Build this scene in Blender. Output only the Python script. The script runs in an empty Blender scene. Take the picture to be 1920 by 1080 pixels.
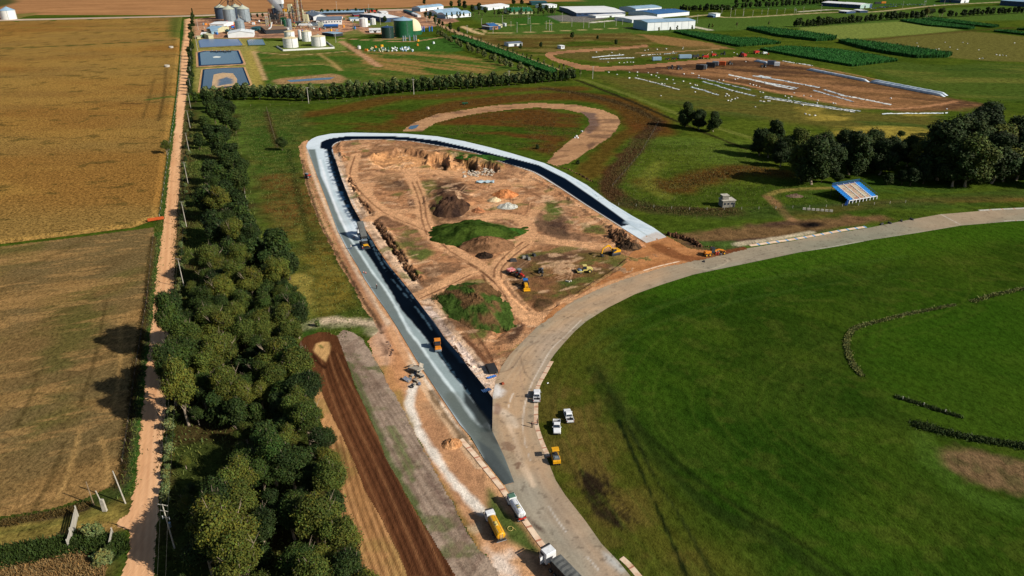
import bpy, bmesh, math, random
import numpy as np
from mathutils import Vector, Matrix, Euler
random.seed(7)
R=math.radians
scene=bpy.context.scene
# ---------------- camera ----------------
F_PX=1330.0; PITCH=R(26.05); CAM_H=110.0
cd=bpy.data.cameras.new('camera'); cam=bpy.data.objects.new('camera',cd)
scene.collection.objects.link(cam)
cam.location=(0,0,CAM_H); cam.rotation_euler=(R(90)-PITCH,0,0)
cd.sensor_width=36.0; cd.lens=36.0*F_PX/1920.0
cd.clip_start=1.0; cd.clip_end=30000.0
scene.camera=cam
# ---------------- light ----------------
SUN_ELEV=R(33.5); SH_AZ=R(23)          # shadows fall to -x and a little +y
sun_dir=Vector((math.cos(SH_AZ)*math.cos(SUN_ELEV),-math.sin(SH_AZ)*math.cos(SUN_ELEV),math.sin(SUN_ELEV)))
sl=bpy.data.lights.new('sun','SUN'); sl.energy=4.4; sl.angle=R(0.5); sl.color=(1.0,0.93,0.82)
so=bpy.data.objects.new('sun',sl); scene.collection.objects.link(so)
so.rotation_euler=sun_dir.to_track_quat('Z','Y').to_euler()
w=bpy.data.worlds.new('World'); scene.world=w; w.use_nodes=True
nt=w.node_tree; nt.nodes.clear()
sky=nt.nodes.new('ShaderNodeTexSky'); sky.sky_type='NISHITA'; sky.sun_disc=False
sky.sun_elevation=SUN_ELEV; sky.sun_rotation=math.atan2(sun_dir.x,sun_dir.y)
bg=nt.nodes.new('ShaderNodeBackground'); bg.inputs['Strength'].default_value=0.05
wo=nt.nodes.new('ShaderNodeOutputWorld')
nt.links.new(sky.outputs[0],bg.inputs[0]); nt.links.new(bg.outputs[0],wo.inputs[0])
vs=scene.view_settings; vs.view_transform='Standard'; vs.look='None'; vs.exposure=0.45; vs.gamma=1.0; vs.use_curve_mapping=False
try:
    scene.cycles.max_bounces=4; scene.cycles.diffuse_bounces=1; scene.cycles.glossy_bounces=2
    scene.cycles.transmission_bounces=2; scene.cycles.transparent_max_bounces=8; scene.cycles.volume_bounces=0
except Exception: pass

# ---------------- pixels of the photograph (1920x1080) to points of the ground ----------------
cp,sp=math.cos(PITCH),math.sin(PITCH)
def G(px,py,z=0.0):
    v=(540-py)/F_PX; dy=cp+v*sp; dz=-sp+v*cp
    t=(z-CAM_H)/dz
    return ((px-960)/F_PX*t, dy*t)
def GW(pts,z=0.0): return np.array([G(a,b,z) for a,b in pts],dtype=np.float64)
def pxm(x,y,z=0.0):                       # pixels per metre (1920 wide) at a point
    return F_PX/(y*cp-(z-CAM_H)*sp)
KALB=1.18
def C(r,g,b):                             # picture colour -> real surface colour under this light
    out=[]
    for c in (r,g,b):
        c/=255.0
        out.append((c/12.92 if c<=0.04045 else ((c+0.055)/1.055)**2.4)/KALB)
    return tuple(out)

# ---------------- tags ----------------
def tag(o,label=None,cat=None,group=None,kind=None):
    if label: o['label']=label
    if cat: o['category']=cat
    if group: o['group']=group
    if kind: o['kind']=kind
    return o
COL=scene.collection
def empty(name,loc=(0,0,0),rz=0.0):
    o=bpy.data.objects.new(name,None); COL.objects.link(o); o.location=loc; o.rotation_euler=(0,0,rz); o.empty_display_size=0.3
    return o
_kids={}
def copy_tree(o,parent=None):
    c=o.copy(); COL.objects.link(c); c.parent=parent
    for ch in [k for k in o.children]: copy_tree(ch,c)
    return c

# ---------------- noise ----------------
def _hash(ix,iy,seed):
    n=(ix.astype(np.int64)*374761393+iy.astype(np.int64)*668265263+seed*1442695041)&0xFFFFFFFF
    n=((n^(n>>13))*1274126177)&0xFFFFFFFF
    n=(n^(n>>16))&0xFFFFFFFF
    return n.astype(np.float64)/4294967295.0
def vnoise(x,y,seed=0):
    ix=np.floor(x);iy=np.floor(y);fx=x-ix;fy=y-iy
    fx=fx*fx*(3-2*fx);fy=fy*fy*(3-2*fy)
    a=_hash(ix,iy,seed);b=_hash(ix+1,iy,seed);c=_hash(ix,iy+1,seed);d=_hash(ix+1,iy+1,seed)
    return (a+(b-a)*fx)*(1-fy)+(c+(d-c)*fx)*fy
def fbm(x,y,scale,seed=0,octv=4):
    s=0;a=0.5;t=0;f=1.0/scale
    for i in range(octv):
        s=s+a*vnoise(x*f+i*17.3,y*f-i*9.1,seed+i*7);t+=a;a*=0.5;f*=2.03
    return s/t*2-1
# ---------------- distances ----------------
def seg_dist(x,y,pts,closed):
    n=len(pts);best=np.full(x.shape,1e18);qx=np.zeros_like(x);qy=np.zeros_like(y);arc=np.zeros_like(x)
    L=0.0
    for i in range(n if closed else n-1):
        ax,ay=pts[i];bx,by=pts[(i+1)%n]
        dx,dy=bx-ax,by-ay;l2=dx*dx+dy*dy
        if l2<1e-12: continue
        t=np.clip(((x-ax)*dx+(y-ay)*dy)/l2,0,1)
        cx=ax+t*dx;cy=ay+t*dy;d=(x-cx)**2+(y-cy)**2
        m=d<best
        best=np.where(m,d,best);qx=np.where(m,cx,qx);qy=np.where(m,cy,qy);arc=np.where(m,L+t*math.sqrt(l2),arc)
        L+=math.sqrt(l2)
    return np.sqrt(best),qx,qy,arc
def inside(x,y,pts):
    r=np.zeros(x.shape,bool);n=len(pts)
    for i in range(n):
        ax,ay=pts[i];bx,by=pts[(i+1)%n]
        if ay==by: continue
        c=((ay>y)!=(by>y))&(x<(bx-ax)*(y-ay)/(by-ay)+ax)
        r^=c
    return r
def smooth_pts(pts,closed=False,sub=6):
    pts=np.asarray(pts);n=len(pts);out=[]
    rng=range(n if closed else n-1)
    for i in rng:
        p0=pts[(i-1)%n] if closed else pts[max(i-1,0)]
        p1=pts[i];p2=pts[(i+1)%n]
        p3=pts[(i+2)%n] if closed else pts[min(i+2,n-1)]
        for k in range(sub):
            t=k/sub
            out.append(0.5*((2*p1)+(-p0+p2)*t+(2*p0-5*p1+4*p2-p3)*t*t+(-p0+3*p1-3*p2+p3)*t**3))
    if not closed: out.append(pts[-1])
    return np.array(out)
def sstep(a,b,v):
    t=np.clip((v-a)/(b-a+1e-12),0,1);return t*t*(3-2*t)
# masks: functions (x,y)->0..1
def _box(f,lo,hi):
    def g(x,y):
        m=(x>lo[0])&(x<hi[0])&(y>lo[1])&(y<hi[1])
        out=np.zeros(x.shape)
        if m.any(): out[m]=f(x[m],y[m])
        return out
    return g
def PM(px,soft=1.0,rough=0.0,rs=6.0,smooth=False,world=False):
    pts=np.asarray(px) if world else GW(px)
    if smooth: pts=smooth_pts(pts,True)
    pad=soft+rough*1.5+0.5
    def f(x,y):
        d,_,_,_=seg_dist(x,y,pts,True); s=np.where(inside(x,y,pts),-d,d)
        if rough: s=s+rough*fbm(x,y,rs,3)
        return 1-sstep(-soft,soft,s)
    return _box(f,pts.min(0)-pad,pts.max(0)+pad)
def LM(px,width,soft=0.5,rough=0.0,rs=4.0,smooth=True,off=0.0,fade=None):
    pts=GW(px)
    if smooth and len(pts)>2: pts=smooth_pts(pts)
    pad=width+soft+rough+abs(off)
    def f(x,y):
        d,_,_,arc=seg_dist(x,y,pts,False)
        if rough: d=d+rough*fbm(x,y,rs,5)
        d=np.abs(d-off)
        m=1-sstep(width/2-soft*0.5,width/2+soft,d)
        if fade: m=m*(0.5+0.5*fbm(x,y,fade,9)>0.45)
        return m
    return _box(f,pts.min(0)-pad,pts.max(0)+pad)
def NM(scale,thr=0.0,soft=0.3,stretch=1.0,ang=0.0,seed=11,octv=4):
    ca,sa=math.cos(ang),math.sin(ang)
    def f(x,y):
        u=(x*ca+y*sa)/stretch;v=-x*sa+y*ca
        return sstep(thr-soft,thr+soft,fbm(u,v,scale,seed,octv))
    return f
def MUL(*fs):
    def f(x,y):
        m=fs[0](x,y)
        for g in fs[1:]:
            k=m>0.001
            if k.any():
                m2=m.copy(); m2[k]*=g(x[k],y[k]); m=m2
        return m
    return f
def INV(f): return lambda x,y:1-f(x,y)

# ---------------- materials ----------------
_mats={}
def shader(name):
    m=bpy.data.materials.new(name);m.use_nodes=True
    return m,m.node_tree,m.node_tree.nodes['Principled BSDF']
def ground_mat(name,amp=0.35,s1=0.35,s2=2.2,bump=0.4,rough=0.95,stretch=(1,1),ang=0.0,tint=None,tamp=0.0,s3=0.06,dist=0.5):
    """vertex colour times two sizes of noise, with a matching bump"""
    m,nt,b=shader(name);N=nt.nodes;L=nt.links
    at=N.new('ShaderNodeVertexColor');at.layer_name='Col'
    tc=N.new('ShaderNodeTexCoord');mp=N.new('ShaderNodeMapping')
    mp.inputs['Rotation'].default_value=(0,0,ang);mp.inputs['Scale'].default_value=(stretch[0],stretch[1],1)
    L.new(tc.outputs['Object'],mp.inputs[0])
    def noise(s,d=3.0,det=6):
        n=N.new('ShaderNodeTexNoise');n.inputs['Scale'].default_value=s;n.inputs['Detail'].default_value=det;n.inputs['Roughness'].default_value=0.62;n.inputs['Distortion'].default_value=dist
        L.new(mp.outputs[0],n.inputs['Vector']);return n
    def math_(op,a,bv):
        q=N.new('ShaderNodeMath');q.operation=op
        for i,v in enumerate((a,bv)):
            if isinstance(v,(int,float)): q.inputs[i].default_value=v
            else: L.new(v,q.inputs[i])
        return q.outputs[0]
    n1=noise(s1);n2=noise(s2)
    h=math_('ADD',math_('MULTIPLY',n1.outputs[0],0.5),math_('MULTIPLY',n2.outputs[0],0.5))
    # contrast: factor = 1+amp*8*(h-0.5)
    f=math_('ADD',math_('MULTIPLY',math_('SUBTRACT',h,0.5),amp*8),1.0)
    f=math_('MAXIMUM',f,0.25);f=math_('MINIMUM',f,1.9)
    mx=N.new('ShaderNodeVectorMath');mx.operation='SCALE'
    L.new(at.outputs[0],mx.inputs[0]);L.new(f,mx.inputs['Scale'])
    out=mx.outputs[0]
    if tint:
        n3=noise(s3,det=4);mr=N.new('ShaderNodeMapRange');mr.inputs[1].default_value=0.42;mr.inputs[2].default_value=0.62;mr.inputs[4].default_value=tamp
        L.new(n3.outputs[0],mr.inputs[0])
        mi=N.new('ShaderNodeMix');mi.data_type='RGBA';mi.inputs['B'].default_value=(*tint,1)
        L.new(mr.outputs[0],mi.inputs['Factor']);L.new(out,mi.inputs['A'])
        out=mi.outputs['Result']
    L.new(out,b.inputs['Base Color'])
    b.inputs['Roughness'].default_value=rough
    b.inputs['Specular IOR Level'].default_value=0.0
    if bump>0:
        bp=N.new('ShaderNodeBump');bp.inputs['Strength'].default_value=1.0;bp.inputs['Distance'].default_value=bump
        L.new(h,bp.inputs['Height']);L.new(bp.outputs[0],b.inputs['Normal'])
    return m
def mat(name,col,rough=0.6,metal=0.0,var=0.15,scale=3.0,dirt=None,spec=0.4):
    if name in _mats: return _mats[name]
    m,nt,b=shader(name);N=nt.nodes;L=nt.links
    tc=N.new('ShaderNodeTexCoord');n=N.new('ShaderNodeTexNoise');n.inputs['Scale'].default_value=scale;n.inputs['Detail'].default_value=6
    L.new(tc.outputs['Object'],n.inputs['Vector'])
    mi=N.new('ShaderNodeMix');mi.data_type='RGBA'
    c=np.array(col[:3]);d=np.array(dirt[:3]) if dirt is not None else c*(1-2*var)
    mi.inputs['A'].default_value=(*c,1);mi.inputs['B'].default_value=(*np.clip(d,0,1),1)
    mr=N.new('ShaderNodeMapRange');mr.inputs[1].default_value=0.42;mr.inputs[2].default_value=0.72
    L.new(n.outputs[0],mr.inputs[0]);L.new(mr.outputs[0],mi.inputs['Factor'])
    L.new(mi.outputs['Result'],b.inputs['Base Color'])
    b.inputs['Roughness'].default_value=rough;b.inputs['Metallic'].default_value=metal;b.inputs['Specular IOR Level'].default_value=spec
    _mats[name]=m
    return m

# ---------------- mesh from arrays ----------------
def mesh_np(name,verts,faces,material,cols=None,smooth=False,parent=None):
    me=bpy.data.meshes.new(name)
    verts=np.asarray(verts,dtype=np.float32);faces=np.asarray(faces,dtype=np.int32)
    k=faces.shape[1]
    me.vertices.add(len(verts));me.vertices.foreach_set('co',verts.ravel())
    me.loops.add(faces.size);me.loops.foreach_set('vertex_index',faces.ravel())
    me.polygons.add(len(faces));me.polygons.foreach_set('loop_start',np.arange(0,faces.size,k,dtype=np.int32))
    try: me.polygons.foreach_set('loop_total',np.full(len(faces),k,dtype=np.int32))
    except Exception: pass
    me.polygons.foreach_set('use_smooth',np.full(len(faces),smooth,dtype=bool))
    if cols is not None:
        ca=me.color_attributes.new('Col','FLOAT_COLOR','POINT')
        c4=np.ones((len(verts),4),dtype=np.float32);c4[:,:3]=cols;ca.data.foreach_set('color',c4.ravel())
    me.materials.append(material)
    me.update(calc_edges=True);me.validate()
    o=bpy.data.objects.new(name,me);COL.objects.link(o)
    if parent: o.parent=parent
    return o
def rows(y0,y1,smin,kf=1.1e-5,smax=25.0):
    ys=[y0]
    while ys[-1]<y1: ys.append(ys[-1]+min(smax,max(smin,ys[-1]**2*kf)))
    return np.array(ys)
def paint(x,y,base,ops):
    col=np.empty((len(x),3));col[:]=base
    for m,rgb,a in ops:
        k=m(x,y)*a
        col+=(np.array(rgb)[None,:]-col)*k[:,None]
    return np.clip(col,0,1)
Z=[0.0]
def layer(name,px,base,ops=(),sx=0.6,smin=0.5,rough=0.0,rs=5.0,lift=0.02,hf=None,material=None,smooth=False,kind='structure',world=False,kf=1.1e-5,shade=False):
    pts=np.asarray(px) if world else GW(px)
    if smooth: pts=smooth_pts(pts,True)
    lo=pts.min(0)-rough-0.1;hi=pts.max(0)+rough+0.1
    xs=np.arange(lo[0]-sx,hi[0]+2*sx,sx);ys=rows(max(lo[1]-smin,30),hi[1]+smin*2,smin,kf)
    X,Y=np.meshgrid(xs,ys);nx,ny=len(xs),len(ys);x=X.ravel();y=Y.ravel()
    d,qx,qy,_=seg_dist(x,y,pts,True);ins=inside(x,y,pts);s=np.where(ins,-d,d)
    if rough: s=s+rough*fbm(x,y,rs,3+len(name))
    idx=np.arange(nx*ny).reshape(ny,nx)
    q=np.stack([idx[:-1,:-1],idx[:-1,1:],idx[1:,1:],idx[1:,:-1]],-1).reshape(-1,4)
    inn=s<0
    keep=inn[q].any(1) if not rough else (inn[q].sum(1)>=2)
    q=q[keep]
    if not rough:
        mv=~inn;x=np.where(mv,qx,x);y=np.where(mv,qy,y)
    used=np.unique(q);remap=np.full(nx*ny,-1,np.int64);remap[used]=np.arange(len(used))
    x=x[used];y=y[used];dd=d[used]
    z=np.full(len(x),lift)
    if hf is not None: z=z+hf(x,y,dd)
    col=paint(x,y,base,ops)
    o=mesh_np(name,np.stack([x,y,z],1),remap[q],material,col,smooth=shade)
    tag(o,kind=kind)
    return o
# ================= colours =================
GRS=C(66,84,24);GRS2=C(86,96,30);GRSD=C(40,62,16);RED=C(94,56,28);YEL=C(128,116,44);DIRT=C(190,136,94);DIRT2=C(208,160,120);PALE=C(222,196,168)
DARKD=C(92,64,52);BRN=C(122,88,58);SANDY=C(196,150,112)
# ================= ground materials =================
M_grass=ground_mat('m_grass',amp=0.55,s1=0.25,s2=1.3,bump=0.6,dist=0.3)
M_turf=ground_mat('m_turf',amp=0.50,s1=0.5,s2=1.9,bump=0.3,stretch=(1.3,0.8),ang=R(40),dist=0.2)
M_corn=ground_mat('m_corn',amp=0.95,s1=0.9,s2=2.6,bump=0.35,dist=0.0)
M_far=ground_mat('m_far_field',amp=0.25,s1=0.02,s2=0.25,bump=0.3,stretch=(0.4,1.6))
M_stub=ground_mat('m_stubble',amp=0.7,s1=1.0,s2=3.5,bump=0.12,stretch=(1.2,0.7),dist=0.0,ang=R(8))
M_dirt=ground_mat('m_dirt',amp=0.32,s1=0.4,s2=2.0,bump=0.35)
M_dirt_rough=ground_mat('m_dirt_rough',amp=0.42,s1=0.45,s2=1.9,bump=0.8,dist=0.8)
M_road=ground_mat('m_dirt_road',amp=0.10,s1=0.5,s2=2.5,bump=0.08,stretch=(1.6,0.25),ang=R(-21))
M_asph=ground_mat('m_asphalt',amp=0.16,s1=0.12,s2=2.2,bump=0.02,rough=0.85)
M_newasph=ground_mat('m_new_asphalt',amp=0.10,s1=0.15,s2=2.0,bump=0.02,rough=0.8)
M_plough=ground_mat('m_ploughed',amp=0.30,s1=0.5,s2=3.0,bump=0.35,stretch=(1.5,0.5),ang=R(12))

# ---------- key outlines, traced on the ground ----------
road_L=[(351,34),(349,62),(342,100),(339,145),(332,200),(330,237),(327,250),(321,300),(315,345),(310,400),(304,440),(299,475),(294,520),(287,595),(279,660),(274,710),(269,760),(266,790),(262,844),(256,897),(250,938),(240,962),(213,985),(240,992),(244,999),(243,1032),(238,1053),(230,1085),(212,1160)]
road_R=[(358,34),(356,62),(354,112),(350,162),(344,212),(341,250),(338,300),(336,350),(332,400),(330,450),(327,500),(324,560),(318,660),(310,760),(303,850),(296,940),(291,1010),(286,1080),(278,1160)]
nt_outer=[(964,905),(946,910),(909,864),(883,820),(862,796),(833,753),(802,707),(780,673),(756,633),(744,613),(724,582),(702,551),(684,524),(671,500),(649,464),(633,433),(614,380),(595,330),(583,297),(577,282),(574,275),(577,267),(584,261),(595,256),(620,251),(660,249),(710,250),(760,251),(820,256),(870,265),(920,277),(960,288),(1000,300),(1020,306),(1060,325),(1100,347),(1140,377),(1185,405),(1225,427),(1250,445)]
nt_inner=[(1212,456),(1162,425),(1140,411),(1100,386),(1050,353),(1000,323),(960,310),(945,306),(890,287),(830,275),(770,265),(720,262),(670,262),(640,265),(628,270),(623,276),(625,288),(631,305),(642,340),(660,385),(682,425),(710,470),(732,502),(751,524),(773,551),(793,578),(816,607),(833,633),(860,664),(884,696),(907,724),(924,747),(923,809),(932,828),(946,858)]
gt_up=[(1920,392),(1836,396),(1763,402),(1690,415),(1631,427),(1549,440),(1493,451),(1400,466),(1346,479),(1293,490),(1244,500),(1209,510),(1200,513),(1158,527),(1113,545),(1069,567),(1036,590),(1004,616),(982,638),(956,665),(940,689),(929,716),(924,744)]
gt_dn=[(924,744),(922,809),(925,820),(964,905),(946,910),(962,935),(987,971),(1016,1013),(1045,1048),(1078,1085),(1120,1150)]
gt_in=[(1920,413),(1802,423),(1718,437),(1633,450),(1571,462),(1500,473),(1400,494),(1300,515),(1240,534),(1190,552),(1140,577),(1100,602),(1078,621),(1056,645),(1040,664),(1031,677),(1018,700),(1006,722),(1002,742),(1001,787),(1004,806),(1013,833),(1028,866),(1042,901),(1060,929),(1097,976),(1128,1020),(1159,1052),(1186,1085),(1230,1150)]

# ================= base ground =================
gops=[
 (NM(60,0.0,0.35,2.0,0.2,21),GRS2,0.6),
 (NM(14,0.1,0.3,1.5,0.1,22),GRSD,0.5),
 # far land, upper right
 (PM([(1040,-40),(1040,3),(1150,16),(1300,14),(1460,18),(1920,5),(2300,-40)],20),C(62,92,36),0.9),
 (PM([(860,22),(1040,12),(1200,40),(1640,22),(1920,8),(2200,10),(2200,30),(1640,45),(1450,52),(1300,60),(1200,62),(960,72)],10),C(74,98,40),0.9),
 (PM([(960,35),(1045,25),(1060,42),(965,52)],6),C(52,90,30),0.9),
 (PM([(1320,52),(1500,44),(1540,50),(1440,56),(1310,58)],6),C(76,100,40),0.8),
 (PM([(1500,52),(1690,40),(1804,56),(1719,65),(1583,75),(1500,60)],4),C(116,128,62),0.9),
 (PM([(1620,74),(1804,58),(1860,62),(1980,75),(1980,118),(1850,114),(1780,108),(1700,90)],6),C(104,98,50),0.85),
 (PM([(1600,126),(1690,116),(1760,124),(1850,118),(1980,122),(1980,185),(1880,190),(1800,182),(1700,160)],8),C(70,88,34),0.8),
 (MUL(PM([(1640,130),(1980,112),(1980,185),(1800,182)],8),NM(25,0.0,0.3,4,-0.15,31)),C(112,110,50),0.6),
 (MUL(PM([(1740,120),(1980,128),(1980,160),(1800,140)],8),NM(20,0.1,0.2,4,-0.3,32)),C(40,66,26),0.8),
 (MUL(PM([(860,66),(1180,62),(1240,82),(1100,100),(1000,105)],8,6),NM(25,-0.1,0.3,2,0,33)),C(96,72,40),0.75),
 (MUL(PM([(860,66),(1180,62),(1240,82),(1100,100),(1000,105)],8,6),NM(14,0.15,0.2,3,0,34)),C(122,110,60),0.7),
 # silage yard
 (PM([(1125,128),(1260,118),(1390,108),(1420,108),(1500,120),(1620,146),(1700,165),(1790,185),(1850,197),(1800,207),(1700,210),(1600,200),(1500,182),(1420,167),(1350,153),(1240,140)],6,5,15),BRN,0.95),
 (MUL(PM([(1125,128),(1260,118),(1390,108),(1620,146),(1850,197),(1700,212),(1500,182),(1350,153)],6,5,15),NM(18,0.05,0.25,5,-0.45,35)),C(74,54,42),0.8),
 (MUL(PM([(1240,130),(1500,120),(1850,200),(1600,205),(1350,155)],6,5,15),NM(12,0.15,0.2,5,-0.45,36)),C(160,116,78),0.7),
 (PM([(1195,64),(1250,68),(1330,80),(1375,92),(1300,91),(1235,82)],4,4),C(150,112,72),0.8),
 (PM([(1030,104),(1060,97),(1180,90),(1330,86),(1340,100),(1200,108),(1130,118)],4,4),C(98,86,46),0.8),
 (LM([(1190,52+48),(1262,97),(1344,92)],5),C(186,144,104),0.7),
 (LM([(1430,112),(1560,132),(1680,158),(1760,182)],3,1,1),C(170,128,88),0.8),
 (LM([(1440,117),(1560,138),(1690,166)],2,1,1),C(60,44,38),0.8),
 (LM([(1360,152),(1460,172),(1540,188),(1600,198),(1680,204),(1760,196),(1790,190)],4,1.5,1.5),C(176,128,90),0.9),
 # pasture below the silage yard
 (PM([(1110,140),(1250,150),(1420,172),(1600,208),(1760,220),(1760,250),(1560,240),(1360,215),(1200,180)],12,4),C(98,88,42),0.75),
 (MUL(PM([(1110,140),(1250,150),(1420,172),(1600,208),(1780,220),(1760,250),(1560,240),(1360,215),(1200,180)],12,4),NM(18,0.1,0.25,3,-0.3,37)),C(64,84,34),0.7),
 (MUL(PM([(1500,200),(1760,215),(1800,300),(1560,270)],10,6),NM(14,0.05,0.2,3,0,38)),C(160,140,62),0.75),
 # old grass circuit strips round the loop
 (LM([(770,228),(820,206),(900,192),(1000,182),(1090,182),(1160,192),(1200,215),(1215,245)],26,8,6,20),RED,0.8),
 (LM([(560,215),(640,205),(740,185),(860,178),(980,168),(1080,166)],16,8,6,20),RED,0.7),
 (MUL(PM([(520,205),(620,215),(760,205),(760,245),(560,250)],8,6),NM(14,0.1,0.25,2,0,39)),RED,0.7),
 (MUL(PM([(800,235),(900,212),(1020,203),(1090,215),(1085,245),(1030,290),(960,275),(840,255)],6,5),NM(18,-0.05,0.2,2.5,-0.2,40)),RED,0.85),
 (LM([(1232,228),(1215,250),(1190,280),(1165,310),(1148,335),(1142,355),(1165,375),(1230,392),(1300,396),(1370,398)],10,3,3,10),C(74,50,34),0.95),
 (LM([(1100,310),(1108,330),(1120,300),(1160,260),(1200,235)],8,5,5,10),RED,0.6),
 (LM([(1230,345),(1270,348),(1330,332),(1400,318),(1460,325)],16,8,6,14),RED,0.75),
 (MUL(PM([(1180,250),(1400,260),(1440,330),(1250,380),(1170,350)],10),NM(30,0.1,0.3,1.6,0,41)),C(88,108,40),0.6),
 (LM([(1240,305),(1218,325),(1215,345),(1250,370)],6,3),C(112,116,44),0.6),
 # tracks below the silage yard
 (LM([(1090,148),(1180,178),(1300,225),(1420,262)],5,1,1,8),C(110,116,52),0.7),
 (LM([(1080,150),(1170,185),(1280,232),(1400,280)],3,1,1,8),C(44,40,22),0.9),
 (LM([(1090,152),(1180,188),(1290,236)],1.6,1,0.5,8),C(40,36,22),0.9),
 (LM([(1015,165),(1100,178),(1180,200),(1235,228)],6,3,3,8),C(58,46,28),0.85),
 # land left of the new track
 (PM([(440,200),(560,200),(600,250),(575,290),(640,490),(700,600),(690,640),(640,640),(600,600),(560,560),(480,400)],6,6),C(70,84,34),0.7),
 (MUL(PM([(470,300),(575,300),(640,480),(560,470),(490,400)],6,5),NM(16,-0.05,0.3,1.5,0,42)),C(104,70,36),0.85),
 (MUL(PM([(560,430),(650,500),(670,570),(600,590),(560,520)],6,5),NM(14,-0.2,0.3,1.5,0,43)),C(134,108,44),0.6),
 (MUL(PM([(440,205),(560,205),(600,250),(575,300),(690,590),(600,600),(480,400)],5,5),NM(5,.12,.18,1.3,0,47)),C(110,104,48),.45),
 (MUL(PM([(440,205),(560,205),(600,250),(575,300),(690,590),(600,600),(480,400)],5,5),NM(4,.2,.15,1.3,0,48)),C(44,62,22),.5),
 (MUL(PM([(440,205),(560,205),(560,300),(480,330)],6,5),NM(14,0.0,0.3,1.5,0,44)),C(52,80,26),0.7),
 (LM([(540,280),(552,330),(566,400),(585,470)],2.5,1,1.5,6),C(40,50,22),0.7),
 (LM([(630,480),(652,520),(680,570),(698,600)],1.5,1,0.5,6),C(36,60,24),0.8),
 (LM([(500,210),(512,250),(522,275)],3,2,1,6),C(66,48,30),0.9),
 (LM([(560,520),(572,560),(555,600),(548,640)],5,2,3,8),C(156,140,70),0.7),
 (LM([(560,617),(600,607),(650,604),(700,610),(720,625)],5,2,2.5,6),PALE,0.75),
 (LM([(575,625),(610,612),(660,612),(700,618)],3,2,1.5,6),C(70,92,36),0.6),
 (PM([(555,560),(590,600),(580,640),(560,620),(575,700),(600,790),(620,870),(650,960),(690,1090),(610,1090),(560,800)],3,3),C(48,84,28),0.8),
 # ground under the grove
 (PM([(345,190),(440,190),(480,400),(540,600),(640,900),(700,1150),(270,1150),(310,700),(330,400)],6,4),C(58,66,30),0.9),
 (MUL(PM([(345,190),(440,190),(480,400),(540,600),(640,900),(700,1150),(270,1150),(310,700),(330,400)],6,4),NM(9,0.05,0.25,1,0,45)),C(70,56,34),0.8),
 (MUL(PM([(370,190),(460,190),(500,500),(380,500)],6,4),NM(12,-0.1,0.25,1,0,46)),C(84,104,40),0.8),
 # verges of the dirt road
 (LM([(345,40),(338,100),(330,180),(322,250),(312,330),(302,410)],5,2,1.5),C(46,84,28),0.95),
 (LM([(352,60),(346,150),(336,260),(325,400)],4,2,1.5),C(84,70,44),0.6),
 (LM([(296,440),(290,500),(282,570),(276,620),(268,690),(256,760),(248,830),(238,890),(230,930)],4,1.5,1),C(56,92,34),0.95),
 (LM([(286,450),(281,500),(273,570),(266,625),(255,690),(245,760),(238,820),(228,880),(218,915)],3.2,1.0,1.5,3),C(70,56,46),0.9),
 # lower left corner: lane, brush, reeds
 (PM([(-400,1010),(0,972),(130,945),(225,905),(250,935),(240,1000),(-400,1120)],2,1.5),C(58,66,30),0.95),
 (PM([(-400,1090),(0,982),(100,965),(180,950),(235,940),(245,965),(230,985),(160,1000),(80,1015),(0,1030),(-400,1180)],2,2),C(132,116,58),0.95),
 (LM([(-100,1060),(0,1030),(60,1020),(130,1004),(200,990),(235,980)],2,1.5,1,5),C(176,138,80),0.7),
 (LM([(-60,1010),(0,1000),(120,978),(200,955)],1.2,1,0.8,5),C(104,100,48),0.8),
 (PM([(-400,1200),(-100,1065),(0,1036),(80,1020),(160,1006),(230,1010),(243,1030),(236,1050),(150,1070),(0,1090)],3,2),C(44,76,26),0.95),
 (PM([(-300,1180),(0,1075),(100,1045),(160,1032),(200,1045),(200,1150)],4,3),C(104,84,50),0.85),
 (LM([(-80,1000),(0,985),(60,972),(120,962),(165,950)],1.8,1,1.2,3),C(64,50,40),0.9),
 # industrial yard and the land round it
 (PM([(362,36),(440,28),(640,20),(820,14),(860,40),(800,52),(760,62),(660,64),(560,70),(480,72),(364,72)],3,3),C(196,146,114),0.9),
 (MUL(PM([(362,36),(440,28),(640,20),(820,14),(860,40),(760,62),(660,64),(480,72),(364,72)],3,3),NM(14,0.1,0.2,1.5,0,50)),C(96,74,68),0.7),
 (PM([(645,30),(700,27),(740,38),(740,55),(690,50),(660,42)],3,2),C(92,108,48),0.85),
 (PM([(640,62),(670,55),(690,66),(650,72)],3,2),C(104,112,52),0.85),
 (PM([(690,40),(740,45),(740,60),(700,62)],3,2),C(92,108,48),0.7),
 (PM([(655,74),(860,68),(870,95),(790,105),(700,98),(660,84)],3,2),C(58,94,36),0.9),
 (PM([(480,78),(650,72),(648,98),(560,102),(480,96)],3,2),C(110,122,56),0.9),
 (PM([(365,72),(480,72),(485,95),(480,165),(365,175)],3,2),C(150,140,76),0.9),
 (PM([(480,98),(650,94),(830,96),(960,120),(1040,150),(640,175),(500,165),(472,110)],3,2),C(64,92,32),0.95),
 (MUL(PM([(480,98),(650,94),(830,96),(960,120),(1040,150),(640,175),(500,165)],3,2),NM(20,.05,.25,2,0,54)),C(112,104,50),.6),
 (MUL(PM([(640,96),(830,98),(950,120),(900,140),(700,140)],4,2),NM(7,0.0,0.2,7,-0.62,51)),C(150,116,68),0.85),
 (PM([(458,95),(475,95),(490,130),(495,166),(475,166),(465,120)],3,2),C(164,146,74),0.8),
 (LM([(475,96),(485,120),(497,150)],3,1.5,1),C(196,160,116),0.8),
 (LM([(483,98),(560,103),(650,96)],3,1.5,1),C(196,160,116),0.7),
 (LM([(520,124),(610,121),(640,132)],3,1.5,1),C(176,146,92),0.7),
 (LM([(595,100),(620,115),(640,132)],3,1.5,1),C(176,146,92),0.7),
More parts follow.
